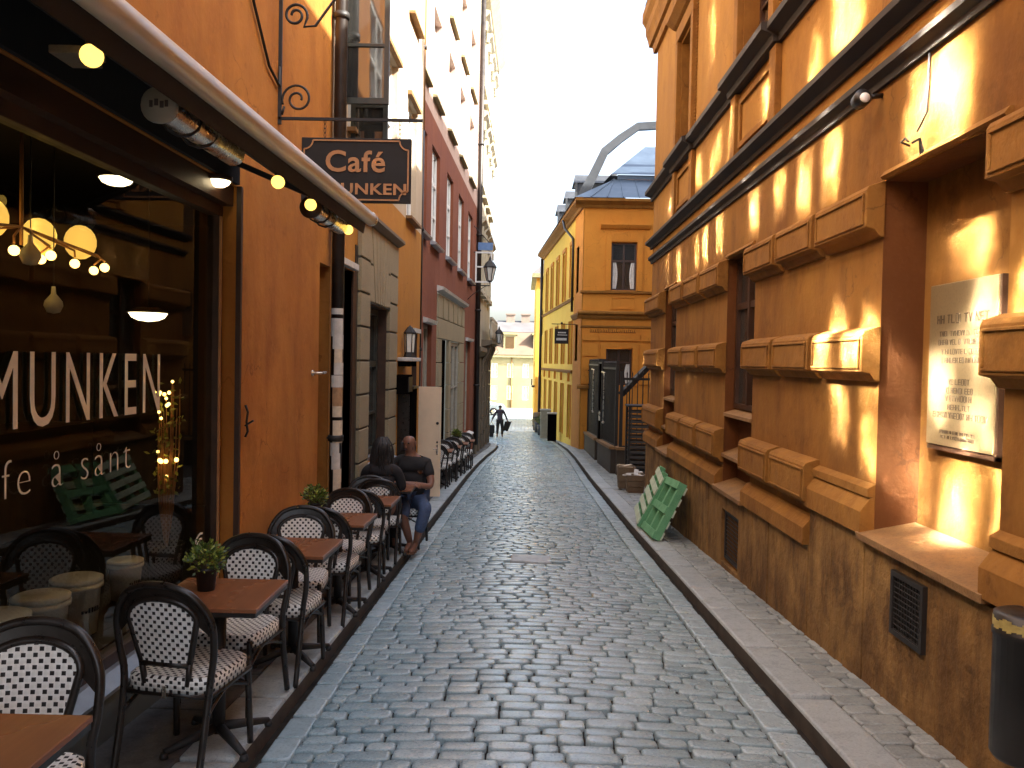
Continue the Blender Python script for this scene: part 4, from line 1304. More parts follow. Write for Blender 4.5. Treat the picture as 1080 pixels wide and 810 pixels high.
mb = MB(); fbox(mb, LC, .0, .24, 12.35, 13.15, 1.78, 1.835); mb.build('slab', m_lintel, t, bevel=.01)
mb = MB(); fbox(mb, LC, .0, .18, 12.42, 13.08, 1.70, 1.776); mb.build('support', m_blackbox, t)
# black cupboard on the pavement
t = thing('street_cupboard', 'tall black cupboard on the left pavement before the beige door leaf', 'cupboard', (-1.62, 12.6, pvl(12.6)))
mb = MB(); mb.box((-1.95, 12.45, pvl(12.6)+.02), (-1.66, 13.0, 1.36)); mb.build('body', m_blackbox, t, bevel=.006)
mb = MB(); mb.box((-1.97, 12.42, 1.362), (-1.64, 13.02, 1.40)); mb.box((-1.91, 12.436, pvl(12.6)+.1), (-1.70, 12.448, 1.28)); mb.build('door', m_blackwood, t)
mb = MB(); mb.box((-1.73, 12.42, .45), (-1.71, 12.434, .57)); mb.build('handle', m_iron, t)
t = thing('menu_box', 'dark box mounted on the ochre wall above the black cupboard', 'box', LC(.05, 12.2, 1.25))
mb = MB(); fbox(mb, LC, .0, .22, 12.0, 12.42, 1.30, 1.58); mb.build('body', m_blackbox, t, bevel=.006)
mb = MB(); fbox(mb, LC, .221, .23, 12.03, 12.39, 1.33, 1.55); mb.build('lid', m_black, t)

# ------------------------------------------------------------------ oxide red house
RD = thing('red_house', 'oxide red house on the left with a stone doorway and grey sills', 'house', (-2.3, 20, gz(20)))
Y0, Y1 = 14.62, 28.0
r1 = [(15.5, 16.7), (17.4, 18.6), (19.9, 21.15), (22.4, 23.7), (25.0, 26.4)]
R1 = [(a, b, 4.32, 6.32, .16) for a, b in r1]
R2 = [(a, b, 7.35, 9.2, .24) for a, b in r1]
R3 = [(a, b, 10.0, 11.8, .24) for a, b in r1]
gw = [(16.6, 17.75, .0, 2.55, .18), (24.9, 26.3, -.4, 2.4, .18)]
gd = (18.5, 24.1, -2.6, 3.36, .05)
mb = MB(); wall_grid(mb, LRd, Y0, Y1, -2.6, 6.9, R1+gw+[gd], rev=0); mb.build('wall', m_red, RD)
mb = MB(); wall_grid(mb, LRd, Y0, Y1, 6.9, 13.0, R2+R3, rev=0); mb.build('upper_wall', [m_sunlit_red, m_red], RD)  # colour break set where the street shadow ends
mb = MB(); mb.quad(LC(0, 14.61, -2), LRd(0, 14.61, -2), LRd(0, 14.61, 13), LC(0, 14.61, 13)); mb.build('party_wall', m_red, RD)
for a, b, c, e, dp in R1+R2+R3:
    window_unit(LRd, RD, a+.005, b-.005, c+.005, e-.005, (.13 if c < 7 else .21), m_whiteframe, m_pane if c < 7 else m_glare_pane, nx=2, rows=(.3, .66), fw=.07)
mb = MB()
for a, b, c, e, dp in R2+R3: mould(mb, LRd, [(.001, c-.08), (.10, c-.08), (.10, c-.04), (.001, c-.004)], a-.07, b+.07)
mb.build('window_sill', m_white, RD, split=.01)
mb = MB()
for a, b, c, e, dp in R1:
    mould(mb, LRd, [(.001, c-.10), (.12, c-.10), (.13, c-.05), (.001, c-.004)], a-.07, b+.07)
mb.build('window_sill', m_sill_lead, RD, split=.01)
for a, b, c, e, dp in gw:
    window_unit(LRd, RD, a+.005, b-.005, c+.005, e-.005, .15, m_greywood, m_panewarm, nx=2, rows=(.45,), fw=.08)
mb = MB()
for a, b, c, e, dp in gw:
    mould(mb, LRd, [(.001, e+.004), (.10, e+.02), (.12, e+.09), (.001, e+.12)], a-.08, b+.08)
    mould(mb, LRd, [(.001, c-.10), (.16, c-.10), (.16, c-.06), (.001, c-.004)], a-.07, b+.07)
mb.build('window_ledge', m_lintel, RD, split=.01)
# stone doorway
mb = MB()
pil = [(18.55, 19.15), (20.55, 20.95), (22.9, 24.05)]
zs = [-2.5, -1.2, -.6, 0, .6, 1.2, 1.75]
for a, b in pil:
    for z0, z1 in zip(zs, zs[1:]): fbox(mb, LRd, -.04, .05, a, b, z0+.01, z1-.01)
fbox(mb, LRd, -.04, .05, 18.55, 24.05, 2.30, 2.75); fbox(mb, LRd, -.04, .045, 18.55, 24.05, 2.77, 3.3)
for a in (19.3, 20.3, 21.3, 22.3, 23.3): fbox(mb, LRd, .046, .07, a-.1, a+.1, 2.78, 3.25)
for a, b in pil: fbox(mb, LRd, -.04, .04, a, b, 1.76, 2.29)
mb.build('stone_doorway', m_ashlar, RD, bevel=.01)
mb = MB(); mould(mb, LRd, [(.0, 3.34), (.14, 3.38), (.16, 3.44), (.0, 3.48)], 18.45, 24.15); mb.build('doorway_cornice', m_lintel, RD)
mb = MB(); fbox(mb, LRd, -.12, -.06, 19.15, 20.55, -2.0, 2.3); d1 = mb.build('door', m_blackbox, RD)
window_unit(LRd, RD, 20.97, 22.88, -.35, 2.28, .06, m_greywood, m_panewarm, nx=2, rows=(.55,), fw=.09)
mb = MB(); fbox(mb, LRd, -.05, -.01, 20.95, 22.9, -2, -.45); mb.build('panel_below_window', m_red, RD)
mb = MB(); mould(mb, LRd, [(-.05, -.44), (.18, -.44), (.18, -.39), (-.05, -.35)], 20.9, 22.92); mb.build('window_ledge', m_lintel, RD, split=.01)
# beige door leaf standing open across the pavement
t = thing('open_door_leaf', 'beige painted door leaf standing open at the corner of the red house', 'door', (-2.0, 14.8, pvl(14.8)))
zb = pvl(14.8)+.03
mb = MB(); mb.box((-2.10, 14.80, zb), (-1.455, 14.85, zb+1.97)); mb.build('leaf', m_beige, t, bevel=.004)
mb = MB()
for z, r in ((zb+1.32, .026), (zb+.98, .018)):
    mb.lathe([(0, 0), (r, 0), (r, .012), (0, .014)], (-1.515, 14.80, z), 12, Matrix.Rotation(R(90), 3, 'X'))
mb.build('lock', m_black, t)
mb = MB(); mb.tube([(-1.515, 14.80, zb+.86), (-1.515, 14.75, zb+.86), (-1.58, 14.74, zb+.86)], .010, 8); mb.bar((-1.515, 14.797, zb+.76), (-1.515, 14.797, zb+.93), .03, .006, up=(0, 1, 0)); mb.build('handle', m_steel, t)
downpipe('dark brown downpipe at the left edge of the red house', LRd, 15.25, .10, 1.3, 6.0, .075, m_pipe)
downpipe('ochre painted upper downpipe at the left edge of the red house', LRd, 15.25, .10, 6.002, 13, .070, m_copper, (7.5, 9.5, 11.5))
downpipe('dark downpipe between the red house and the stone house', LRd, 27.7, .10, -1.0, 14, .085, m_pipe, (1, 3.5, 6, 9))

# ------------------------------------------------------------------ stone house at the end of the left row
SB = thing('stone_house', 'dark stone house at the far left corner with a carved bay and balcony', 'house', (-2, 33, gz(33)))
Y0, Y1 = 28.02, 37.2
lo = [(28.7, 29.6, -.8, 1.5, .3), (30.4, 31.3, -.8, 1.5, .3), (32.2, 33.2, -1.6, 1.5, .35), (34.2, 35.1, -.8, 1.5, .3), (35.8, 36.6, -.8, 1.5, .3)]
ups = [(28.8+2*k, 29.8+2*k, z, z+2.0, .2) for k in range(4) for z in (4.4, 8.0, 11.4)]
mb = MB(); wall_grid(mb, LSt, Y0, Y1, -3.4, 2.2, lo); mb.build('wall', m_darkstone, SB)
mb = MB(); wall_grid(mb, LSt, Y0, Y1, 2.2, 15.5, ups); mb.build('upper_wall', m_creamstone, SB)
mb = MB(); x = LSt(0, 37.2, 0)[0]
mb.quad((x, 37.2, -3.4), (-14, 37.2, -3.4), (-14, 37.2, 15.5), (x, 37.2, 15.5)); mb.quad((LRd(0, 28, 0)[0]-.3, 28.01, 11), (LSt(0, 28, 0)[0], 28.01, 11), (LSt(0, 28, 0)[0], 28.01, 15.5), (-2.4, 28.01, 15.5)); mb.build('end_wall', m_creamstone, SB)
for h in lo: window_unit(LSt, SB, h[0]+.01, h[1]-.01, h[2]+.01, h[3]-.01, h[4]-.03, m_greenframe, m_pane, nx=2, rows=(.6,), fw=.07)
for h in ups: window_unit(LSt, SB, h[0]+.01, h[1]-.01, h[2]+.01, h[3]-.01, h[4]-.03, m_whiteframe, m_glare_pane, nx=2, rows=(.6,), fw=.07)
mb = MB()
for k in range(6):
    y = 28.2+k*1.72
    for z0, z1 in zip([-3, -1.6, -1, -.4, .2, .8, 1.4], [-1.62, -1.02, -.42, .18, .78, 1.38, 1.9]): fbox(mb, LSt, 0, .09, y, y+.35, z0, z1)
mould(mb, LSt, [(0, 1.95), (.1, 2.0), (.22, 2.15), (.22, 2.3), (0, 2.36)], Y0, Y1+.1)
mb.build('rustication', m_darkstone, SB, bevel=.01, split=.03)
mb = MB()
for k in range(4):
    y = 28.8+2*k
    for z in (4.4, 8.0, 11.4):
        fbox(mb, LSt, .001, .10, y-.2, y-.002, z, z+2.0); fbox(mb, LSt, .001, .10, y+1.002, y+1.2, z, z+2.0)
        mould(mb, LSt, [(0, z+2.05), (.12, z+2.1), (.28, z+2.25), (.28, z+2.35), (0, z+2.4)], y-.3, y+1.3)
        fbox(mb, LSt, .001, .16, y-.25, y+1.25, z-.2, z-.004)
        for q in (y-.1, y+.95): fbox(mb, LSt, .101, .2, q, q+.16, z+1.75, z+2.06)
mould(mb, LSt, [(0, 14.6), (.2, 14.7), (.5, 15.1), (.5, 15.4), (0, 15.5)], Y0, Y1+.3)
mb.build('window_surround', m_creamstone, SB, bevel=.01, split=.03)
mb = MB()                                # carved bay carried on consoles above the portal
mould(mb, LSt, [(0, 2.36), (.30, 2.42), (.42, 2.50), (.42, 2.62), (0, 2.64)], 31.6, 36.4)
for y in (31.9, 33.3, 34.7, 36.0): mould(mb, LSt, [(.0, 1.7), (.10, 1.75), (.34, 2.30), (.34, 2.42), (0, 2.42)], y, y+.22)
mb.build('balcony', m_darkstone, SB, bevel=.01)
mb = MB()
fbox(mb, LSt, .30, .40, 31.65, 36.35, 3.40, 3.50)
for k in range(16):
    y = 31.8+k*.295; p = LSt(.35, y, 0)
    mb.lathe([(.05, 2.64), (.07, 2.75), (.09, 2.9), (.045, 3.1), (.06, 3.3), (.05, 3.4)], (p[0], p[1], 0), 6)
mb.build('balustrade', m_creamstone, SB)
mb = MB(); mb.quad((LSt(.5, Y0, 0)[0], Y0, 15.5), (LSt(.5, Y1+.3, 0)[0], Y1+.3, 15.5), (-6, Y1+.3, 18), (-6, Y0, 18)); mb.build('roof', m_darkroof, SB)
# hanging white framed sign and its bracket
t = thing('framed_street_sign', 'white framed projecting sign with a blue top on the far left pipe', 'sign', (-1.2, 26.9, 5.0))
mb = MB()
x0, x1 = -1.62, -1.08
for (a, b, c, e) in ((x0, x0+.05, 4.35, 5.35), (x1-.05, x1, 4.35, 5.35), (x0+.05, x1-.05, 4.35, 4.40), (x0+.05, x1-.05, 5.30, 5.35), (x0+.05, x1-.05, 4.84, 4.88)):
    mb.box((a, 26.9, c), (b, 26.95, e))
mb.build('frame', m_whiteframe, t)
mb = MB(); mb.box((x0+.08, 26.88, 5.40), (x1+.02, 26.97, 5.64)); mb.build('top_plate', plain('blue_plate', (.12, .22, .42), .5), t)
mb = MB(); mb.tube([(-1.7, 26.92, 6.2), (x1-.1, 26.92, 5.64)], .015, 6); mb.tube([(-1.72, 26.92, 5.33), (x0, 26.92, 5.33)], .015, 6); mb.build('stay', m_iron, t)

# street lanterns on wall brackets
def street_lantern(lab, x, y, z, xw, s=1.0):
    t = thing('street_lantern', lab, 'lantern', (x, y, z), 'old street lanterns on the left houses')
    mb = MB()
    mb.lathe([(.0, -.02*s), (.07*s, 0), (.09*s, .03*s)], (x, y, z), 6, smooth=False)
    mb.lathe([(.19*s, .42*s), (.21*s, .44*s), (.12*s, .58*s), (.05*s, .64*s), (.03*s, .72*s), (0, .80*s)], (x, y, z), 6, smooth=False)
    for k in range(6):
        a = k*math.pi/3; mb.bar((x+.095*s*math.cos(a), y+.095*s*math.sin(a), z+.03*s), (x+.185*s*math.cos(a), y+.185*s*math.sin(a), z+.43*s), .02*s, .02*s)
    mb.build('frame', m_iron, t)
    mb = MB(); mb.lathe([(.085*s, .03*s), (.172*s, .42*s)], (x, y, z), 6, smooth=False); mb.build('pane', m_tub, t)
    mb = MB(); mb.tube([(xw, y, z-.12*s), (x, y, z-.12*s), (x, y, z)], .016*s, 6); mb.tube([(xw, y, z-.55*s), (xw+.15, y, z-.4*s), (x-.12, y, z-.13*s)], .010*s, 6); mb.build('bracket', m_iron, t)
street_lantern('large black street lantern with pale panes on a bracket at the red house', -1.07, 25.2, 4.22, LRd(0, 25.2, 0)[0], 1.0)
street_lantern('smaller distant black lantern near the stone balcony at the far left', -1.02, 34.0, 2.55, LSt(.4, 34, 0)[0], .9)

# ------------------------------------------------------------------ awning with its string of bulbs and heaters
AW = thing('awning', 'black awning with a thick beige front tube above the shop window', 'awning', (-1.6, 4, 2.8))
k_ = .03
def ax(y): return -1.115 + k_*(y-5.9)
TZ = 2.80
mb = MB(); mb.smooth = True
mb.tube([(ax(-2), -2, TZ), (ax(5.92), 5.92, TZ)], .048, 18); mb.build('front_tube', m_tubebeige, AW)
mb = MB()
mb.lathe([(0, 0), (.052, 0), (.052, .03), (0, .03)], (ax(5.92), 5.92, TZ), 18, Matrix.Rotation(R(-90), 3, 'X')); mb.build('tube_cap', m_steel, AW)
mb = MB()
N = 12
for i in range(N):                       # sagging canvas from the wall down to the tube
    t0, t1 = i/N, (i+1)/N
    def cp(t, y): 
        w = LC(.02, y, 0)[0]; return (w+(ax(y)-.02-w)*t, y, 3.24+(TZ-.03-3.24)*t-.05*math.sin(t*math.pi))
    mb.quad(cp(t0, -2), cp(t0, 5.72), cp(t1, 5.72), cp(t1, -2))
    up_ = Vector((0, 0, .012)); mb.quad(*[Vector(q)+up_ for q in (cp(t0, -2), cp(t0, 5.72), cp(t1, 5.72), cp(t1, -2))])
    mb.quad(cp(t0, 5.72), cp(t1, 5.72), Vector(cp(t1, 5.72))+up_, Vector(cp(t0, 5.72))+up_)
mb.build('canvas', m_canvas, AW)
mb = MB(); 
for y in (-2, 5.72): pass
mb.quad((ax(-2)-.012, -2, TZ-.02), (ax(5.86)-.012, 5.86, TZ-.02), (ax(5.86)-.03, 5.86, TZ-.115), (ax(-2)-.03, -2, TZ-.115))
mb.quad((ax(-2)-.016, -2, TZ-.02), (ax(5.86)-.016, 5.86, TZ-.02), (ax(5.86)-.034, 5.86, TZ-.115), (ax(-2)-.034, -2, TZ-.115)); mb.build('valance', m_canvas, AW)
mb = MB()
mb.bar(LC(.02, 5.6, 3.12), (ax(5.6)-.05, 5.6, TZ-.02), .05, .035); mb.bar(LC(.02, 2.0, 3.12), (ax(2.6)-.05, 2.6, TZ-.02), .05, .035)
mb.tube([(ax(-2)-.075, -2, TZ-.02), (ax(5.8)-.075, 5.8, TZ-.02)], .018, 8)
mb.build('arm', m_iron, AW)
mb = MB(); mb.box((ax(2.6)-.27, 2.56, 2.725), (ax(2.6)-.17, 2.70, 2.75)); mb.box((ax(2.6)-.20, 2.66, 2.75), (ax(2.6)-.17, 2.72, 2.84)); mb.build('bracket_plate', m_darkstone, AW, bevel=.003)
SG = thing('string_light', 'string of warm lit round bulbs under the awning tube', 'string light', (-1.25, 4, 2.7))
bulbs = [(2.50, 2.695), (4.22, 2.69), (4.80, 2.685), (5.70, 2.685), (1.2, 2.70), (.2, 2.70)]
mb = MB(); pts = []
for y in [i*.15-.5 for i in range(42)]:
    pts.append((ax(y)-.13+.008*math.sin(y*9), y, 2.775+.015*math.sin(y*6.3)))
mb.tube(pts, .006, 5)
for y, z in bulbs:
    x = ax(y)-.10; mb.lathe([(0, .105), (.016, .10), (.018, .035), (.012, .025)], (x, y, z), 10); mb.tube([(x, y, z+.1), (x, y, 2.79)], .005, 5)
mb.build('cable', m_black, SG)
for y, z in bulbs:
    mb = MB(); mb.blob((ax(y)-.10, y, z), .034, seg=16, rings=10); mb.build('bulb', m_bulb, SG)
for i, (y0, lab) in enumerate(((2.98, 'steel tube heater with a dark end cap hanging under the near awning'), (4.95, 'steel tube heater hanging under the far end of the awning'))):
    x = -1.33 if i == 0 else -1.29
    t = thing('tube_heater', lab, 'heater', (x, y0+.3, 2.70), 'tube heaters under the awning')
    z = 2.70
    mb = MB(); mb.tube([(x, y0+.06, z), (x+.02, y0+.72, z)], .052, 18); mb.build('tube', m_steel, t)
    mb = MB(); mb.lathe([(0, 0), (.062, 0), (.068, .012), (.062, .035), (.04, .06), (0, .06)], (x, y0, z), 20, Matrix.Rotation(R(-90), 3, 'X')); mb.build('end_cap', m_greywood if i == 0 else m_darkframe, t)
    mb = MB()
    pts = [(x+.060*math.cos(a*1.3), y0+.08+.62*a/18, z+.060*math.sin(a*1.3)) for a in [q*.5 for q in range(22)]]
    mb.tube(pts, .0065, 5)
    for yy in (.16, .66): mb.bar((x, y0+yy, z), (x, y0+yy, z+.12), .02, .012)
    mb.build('cable', m_black, t)
    if i == 0:
        mb = MB(); 
        for q, (dx, dz, w) in enumerate(((-.03, .0, .012), (-.012, .006, .014), (.008, -.002, .014), (.026, .002, .012))):
            mb.box((x+dx, y0-.0025, z+dz-.012), (x+dx+w, y0-.0008, z+dz+.012))
        mb.build('maker_plate', m_printing, t)
# hanging sign
HS = thing('hanging_sign', 'black hanging cafe sign with gold lettering on a scrolled iron bracket', 'sign', (-1.5, 6.62, 3.05))
ysn = 6.62; xw = LC(.0, ysn, 0)[0]
X0, X1, Z0, Z1 = -1.80, -.925, 3.045, 3.555
mb = MB(); mb.box((X0, ysn, Z0), (X1, ysn+.035, Z1)); mb.build('board', m_board, HS, bevel=.004)
mb = MB()
yb = ysn-.004; c = .07; m_ = .022
P = [(X0+m_+c, Z0+m_), (X1-m_-c, Z0+m_)]
P += [(X1-m_-c*math.cos(a), Z0+m_+c*math.sin(a)) for a in [R(90*i/6) for i in range(1, 7)]]
P += [(X1-m_, Z1-m_-c)]
P += [(X1-m_-c*math.sin(a), Z1-m_-c*math.cos(a)) for a in [R(90*i/6) for i in range(1, 7)]]
P += [(X0+m_+c, Z1-m_)]
P += [(X0+m_+c*math.cos(a), Z1-m_-c*math.sin(a)) for a in [R(90*i/6) for i in range(1, 7)]]
P += [(X0+m_, Z0+m_+c)]
P += [(X0+m_+c*math.sin(a), Z0+m_+c*math.cos(a)) for a in [R(90*i/6) for i in range(1, 7)]]
for a, b in zip(P, P[1:]+P[:1]): mb.bar((a[0], yb, a[1]), (b[0], yb, b[1]), .011, .006, up=(0, 1, 0))
mb.build('gold_border', m_gold, HS)
text_mesh('lettering', 'Café', m_gold, HS, (-1.605, ysn-.004, 3.29), (1, 0, 0), (0, 0, 1), .235, fit=.475, extrude=.003, bold=.004, track=1.06)
text_mesh('lettering', 'MUNKEN', m_gold, HS, (-1.60, ysn-.004, 3.112), (1, 0, 0), (0, 0, 1), .120, fit=.64, extrude=.003, bold=.003, track=1.06)
mb = MB()
zb = 3.705
mb.bar((xw, ysn+.02, zb), (-.84, ysn+.02, zb), .022, .022)
mb.bar((xw+.012, ysn+.02, 3.66), (xw+.012, ysn+.02, 4.75), .022, .03)
def spiral(cx, cz, r0, r1, a0, turns, n=40):
    return [(cx+(r0+(r1-r0)*i/n)*math.cos(a0+turns*2*math.pi*i/n), ysn+.02, cz+(r0+(r1-r0)*i/n)*math.sin(a0+turns*2*math.pi*i/n)) for i in range(n+1)]
mb.tube(spiral(xw+.155, 3.86, .125, .03, R(200), -1.6), .010, 6)
mb.tube([(xw+.03, ysn+.02, zb+.03), (xw+.05, ysn+.02, 3.80)], .010, 6)
sp = spiral(xw+.13, 4.52, .10, .03, R(-40), 1.6)
mb.tube([(-1.35, ysn+.02, 4.85), (-1.55, ysn+.02, 4.66), (xw+.29, ysn+.02, 4.44), (xw+.20, ysn+.02, 4.43)]+sp[2:], .011, 6)
mb.build('bracket', m_iron, HS)
mb = MB()
for x in (-1.62, -1.02):
    for k in range(4): mb.tube([(x+.008*math.cos(a), ysn+.02+.003*(k % 2), zb-.02-.035*k+.02*math.sin(a)) for a in [R(45*i) for i in range(8)]], .003, 4, closed=True)
mb.build('chain', m_iron, HS)
# cable and bracket on the orange wall
mb = MB()
mb.tube([LC(.02, 5.15, 5.2), LC(.02, 5.6, 4.75), LC(.05, 5.75, 4.62), LC(.02, 6.0, 4.35), LC(.02, 6.35, 4.02), LC(.02, 6.6, 3.95), LC(.02, 6.6, 4.1)], .012, 6)
tag(mb.build('wall_cable', m_iron), 'slack dark cable running down the orange wall above the awning', 'cable')
# ------------------------------------------------------------------ orange corner house beyond the gap on the right
KH_ = thing('corner_house', 'orange corner house with a blue zinc roof facing up the street', 'house', (3, 34, gz(33)))
YF = 33.0; CX0 = 2.30
def FF(d, x, z): return (x, YF-d, z)                 # front, looks towards -Y
def SF(d, y, z): return (CX0-.07*(y-33)-d, y, z)     # street side
XE = 12.0
fh = [(3.40, 4.42, 4.72, 6.62, .22), (3.28, 4.32, .95, 2.42, .22), (6.5, 7.5, 4.72, 6.62, .22)]
mb = MB(); wall_grid(mb, FF, CX0, XE, -3, 8.25, fh); mb.build('front_wall', m_corner, KH_)
s3 = [(36.0+2.75*k, 36.95+2.75*k) for k in range(5)]
sh = [(34.1, 34.9, 4.72, 6.62, .2), (34.1, 34.9, 1.9, 3.4, .2)]
for a, b in s3: sh += [(a, b, 4.7, 6.9, .25), (a, b, 1.75, 3.65, .25), (a, b, -1.5, .85, .25)]
mb = MB(); wall_grid(mb, SF, 33, 50, -4, 8.25, sh); mb.build('street_wall', [m_yellow], KH_)
mb = MB(); fbox(mb, SF, -.02, .03, 33, 35.4, 3.9, 8.2) if False else None
# orange return of the corner on the street side
wall_grid(mb, lambda d, y, z: SF(d+.025, y, z), 33.0, 35.5, -3, 8.22, sh[:2]); mb.build('corner_return', m_corner, KH_)
mb = MB(); mb.quad((XE, YF, -3), (XE, 50, -3), (XE, 50, 8.25), (XE, YF, 8.25)); mb.quad((SF(0, 50, 0)[0], 50, -3), (XE, 50, -3), (XE, 50, 8.25), (SF(0, 50, 0)[0], 50, 8.25)); mb.build('rear_wall', m_corner, KH_)
for h in fh: window_unit(FF, KH_, h[0]+.01, h[1]-.01, h[2]+.01, h[3]-.01, .19, m_darkframe, m_pane, nx=2, rows=(.62,), fw=.07, curtain=True)
for h in sh: window_unit(SF, KH_, h[0]+.01, h[1]-.01, h[2]+.01, h[3]-.01, .19, m_darkframe, m_panewarm, nx=2, rows=(.62,), fw=.06)
mb = MB()
for F, a, b in ((FF, CX0-.03, XE), (SF, 33.0-.03, 50)):
    if F is FF:
        mould(mb, F, [(0, 7.95), (.10, 7.95), (.16, 8.05), (.38, 8.18), (.38, 8.28), (0, 8.3)], a-.35, b)
        mould(mb, F, [(0, 3.58), (.06, 3.58), (.10, 3.66), (.10, 3.70), (.20, 3.78), (.20, 3.84), (0, 3.9)], a-.17, b)
        mould(mb, F, [(0, 3.22), (.04, 3.24), (.04, 3.30), (0, 3.32)], a-.03, b)
        mould(mb, F, [(0, 4.58), (.10, 4.60), (.10, 4.68), (0, 4.70)], a-.08, b)
        mould(mb, F, [(0, .78), (.14, .80), (.14, .90), (0, .96)], a-.12, 2.95)
    else:
        mould(mb, F, [(0, 7.95), (.10, 7.95), (.16, 8.05), (.38, 8.18), (.38, 8.28), (0, 8.3)], a+.05, b)
        mould(mb, F, [(0, 3.62), (.06, 3.64), (.14, 3.78), (.14, 3.84), (0, 3.9)], a+.05, 35.6)
        mould(mb, F, [(0, 4.50), (.06, 4.50), (.10, 4.62), (0, 4.64)], 35.7, b)
        mould(mb, F, [(0, 1.35), (.05, 1.35), (.10, 1.46), (0, 1.50)], 35.7, b)
mb.build('cornice', m_ochre_trim, KH_, split=.002)
mb = MB()
for (a, b, c, e) in ((3.18, 3.39, 4.72, 6.9), (4.43, 4.64, 4.72, 6.9), (3.39, 4.43, 6.64, 7.0), (3.05, 3.27, .95, 2.65), (4.33, 4.55, .95, 2.65), (3.27, 4.33, 2.44, 2.65)):
    fbox(mb, FF, .001, .05, a, b, c, e)
for i in range(8):                       # fluted head of the surround
    fbox(mb, FF, .051, .07, 3.42+i*.125, 3.42+i*.125+.05, 6.68, 6.96)
mould(mb, FF, [(0, 7.12), (.10, 7.16), (.2, 7.28), (.2, 7.34), (0, 7.36)], 2.95, 4.9)
for (p, q, r, t) in ((3.42, 4.40, 3.98, 4.03), (3.42, 4.40, 4.42, 4.47), (3.42, 3.47, 4.03, 4.42), (4.35, 4.40, 4.03, 4.42)): fbox(mb, FF, .001, .03, p, q, r, t)
for (a, b) in ((2.34, 2.92), (3.0, 4.58), (4.64, 5.15)): fbox(mb, FF, .001, .06, a, b, 2.72, 2.98)
for (a, b) in ((2.34, 2.95), (4.62, 5.2)): 
    for z0, z1 in ((1.0, 1.5), (1.55, 2.05), (2.1, 2.6)): fbox(mb, FF, .001, .045, a, b, z0, z1)
for a, b in s3:
    fbox(mb, SF, .001, .05, a-.16, a-.004, 4.7, 6.98); fbox(mb, SF, .001, .05, b+.004, b+.16, 4.7, 6.98); fbox(mb, SF, .001, .06, a-.16, b+.16, 6.99, 7.15)
    fbox(mb, SF, .001, .05, a-.14, a-.004, 1.75, 3.65); fbox(mb, SF, .001, .05, b+.004, b+.14, 1.75, 3.65)
    fbox(mb, SF, .001, .04, a-.12, a-.004, -1.5, .85); fbox(mb, SF, .001, .04, b+.004, b+.12, -1.5, .85)
    fbox(mb, SF, .06, .16, a+.1, a+.2, 1.0, 1.38)
mb.build('window_surround', m_corner, KH_, split=.06)
mb = MB(); rr = random.Random(21); x = 2.62   # relief lettering over the ground floor, too small to read
while x < 4.45:
    w = rr.uniform(.03, .07); fbox(mb, FF, .001, .018, x, x+w*.4, 3.04, 3.04+rr.choice((.10, .12, .15))); fbox(mb, FF, .001, .018, x+w*.4, x+w, 3.04, 3.065); x += w+.025
mb.build('relief_lettering', m_shaded_ochre, KH_)
mb = MB()                                # zinc hipped roof with standing seams, upper tier and dormers
A, B, C, D = (CX0-.42, YF-.40, 8.30), (XE, YF-.40, 8.30), (XE, 36.0, 9.75), (3.75, 36.0, 9.75)
mb.quad(A, B, C, D)
E_, G_ = (SF(.4, 50, 0)[0], 50, 8.30), (SF(-1.5, 50, 0)[0], 50, 9.75)
mb.quad(A, D, G_, E_)
for i in range(1, 16):
    t = i/16; p = Vector(A).lerp(Vector(B), t); 
    xq = p.x + (3.75-(CX0-.42))*max(0, 1-t*1.3); q = Vector((max(3.75, p.x+.25), 36.0, 9.75)); mb.bar(p+Vector((0, 0, .02)), q+Vector((0, 0, .02)), .03, .04)
mb.box((3.9, 36.0, 9.76), (XE, 36.2, 9.95))
mb.quad((3.6, 35.9, 9.95), (XE, 35.9, 9.95), (XE, 40, 12.2), (5.6, 40, 12.2)); mb.quad((3.6, 35.9, 9.95), (5.6, 40, 12.2), (4.5, 50, 12.2), (2.2, 50, 9.9))
mb.build('roof', m_zinc, KH_)
mb = MB()
for k in range(3):
    y = 37.5+3.6*k; p = SF(-.25, y, 0)
    mb.box((p[0], y, 8.3), (p[0]+2.2, y+1.3, 9.9)); mb.prism([(p[0]-.15, y-.1, 9.9), (p[0]-.15, y+1.4, 9.9), (p[0]-.05, y+.65, 10.4)], (2.4, 0, 0))
    mb.bar((p[0]-.02, y-.06, 8.35), (p[0]-.02, y-.06, 9.9), .1, .1)
mb.build('dormer', m_darkroof, KH_, split=.05)
mb = MB(); mb.box((5.55, 35.0, 9.0), (6.6, 35.8, 10.85)); mb.box((5.48, 34.93, 10.86), (6.67, 35.87, 11.0)); mb.build('chimney', m_darkroof, KH_)
# arched metal-clad fire gable standing over the roof
mb = MB()
pts = [(2.30, 36.5, 8.7), (2.52, 36.5, 9.3), (2.86, 36.5, 9.95), (3.36, 36.5, 11.05), (4.02, 36.5, 11.62), (4.78, 36.5, 12.16), (6.0, 36.5, 12.25), (8, 36.5, 12.25), (8.1, 36.5, 9.8)]
mb.tube(pts, [.30, .29, .27, .25, .23, .22, .22, .22, .22], 4); mb.sm = [False]*len(mb.sm)
t = mb.build('roof_arch', m_archmetal); tag(t, 'grey metal clad arch rising above the blue roof', 'roof arch')
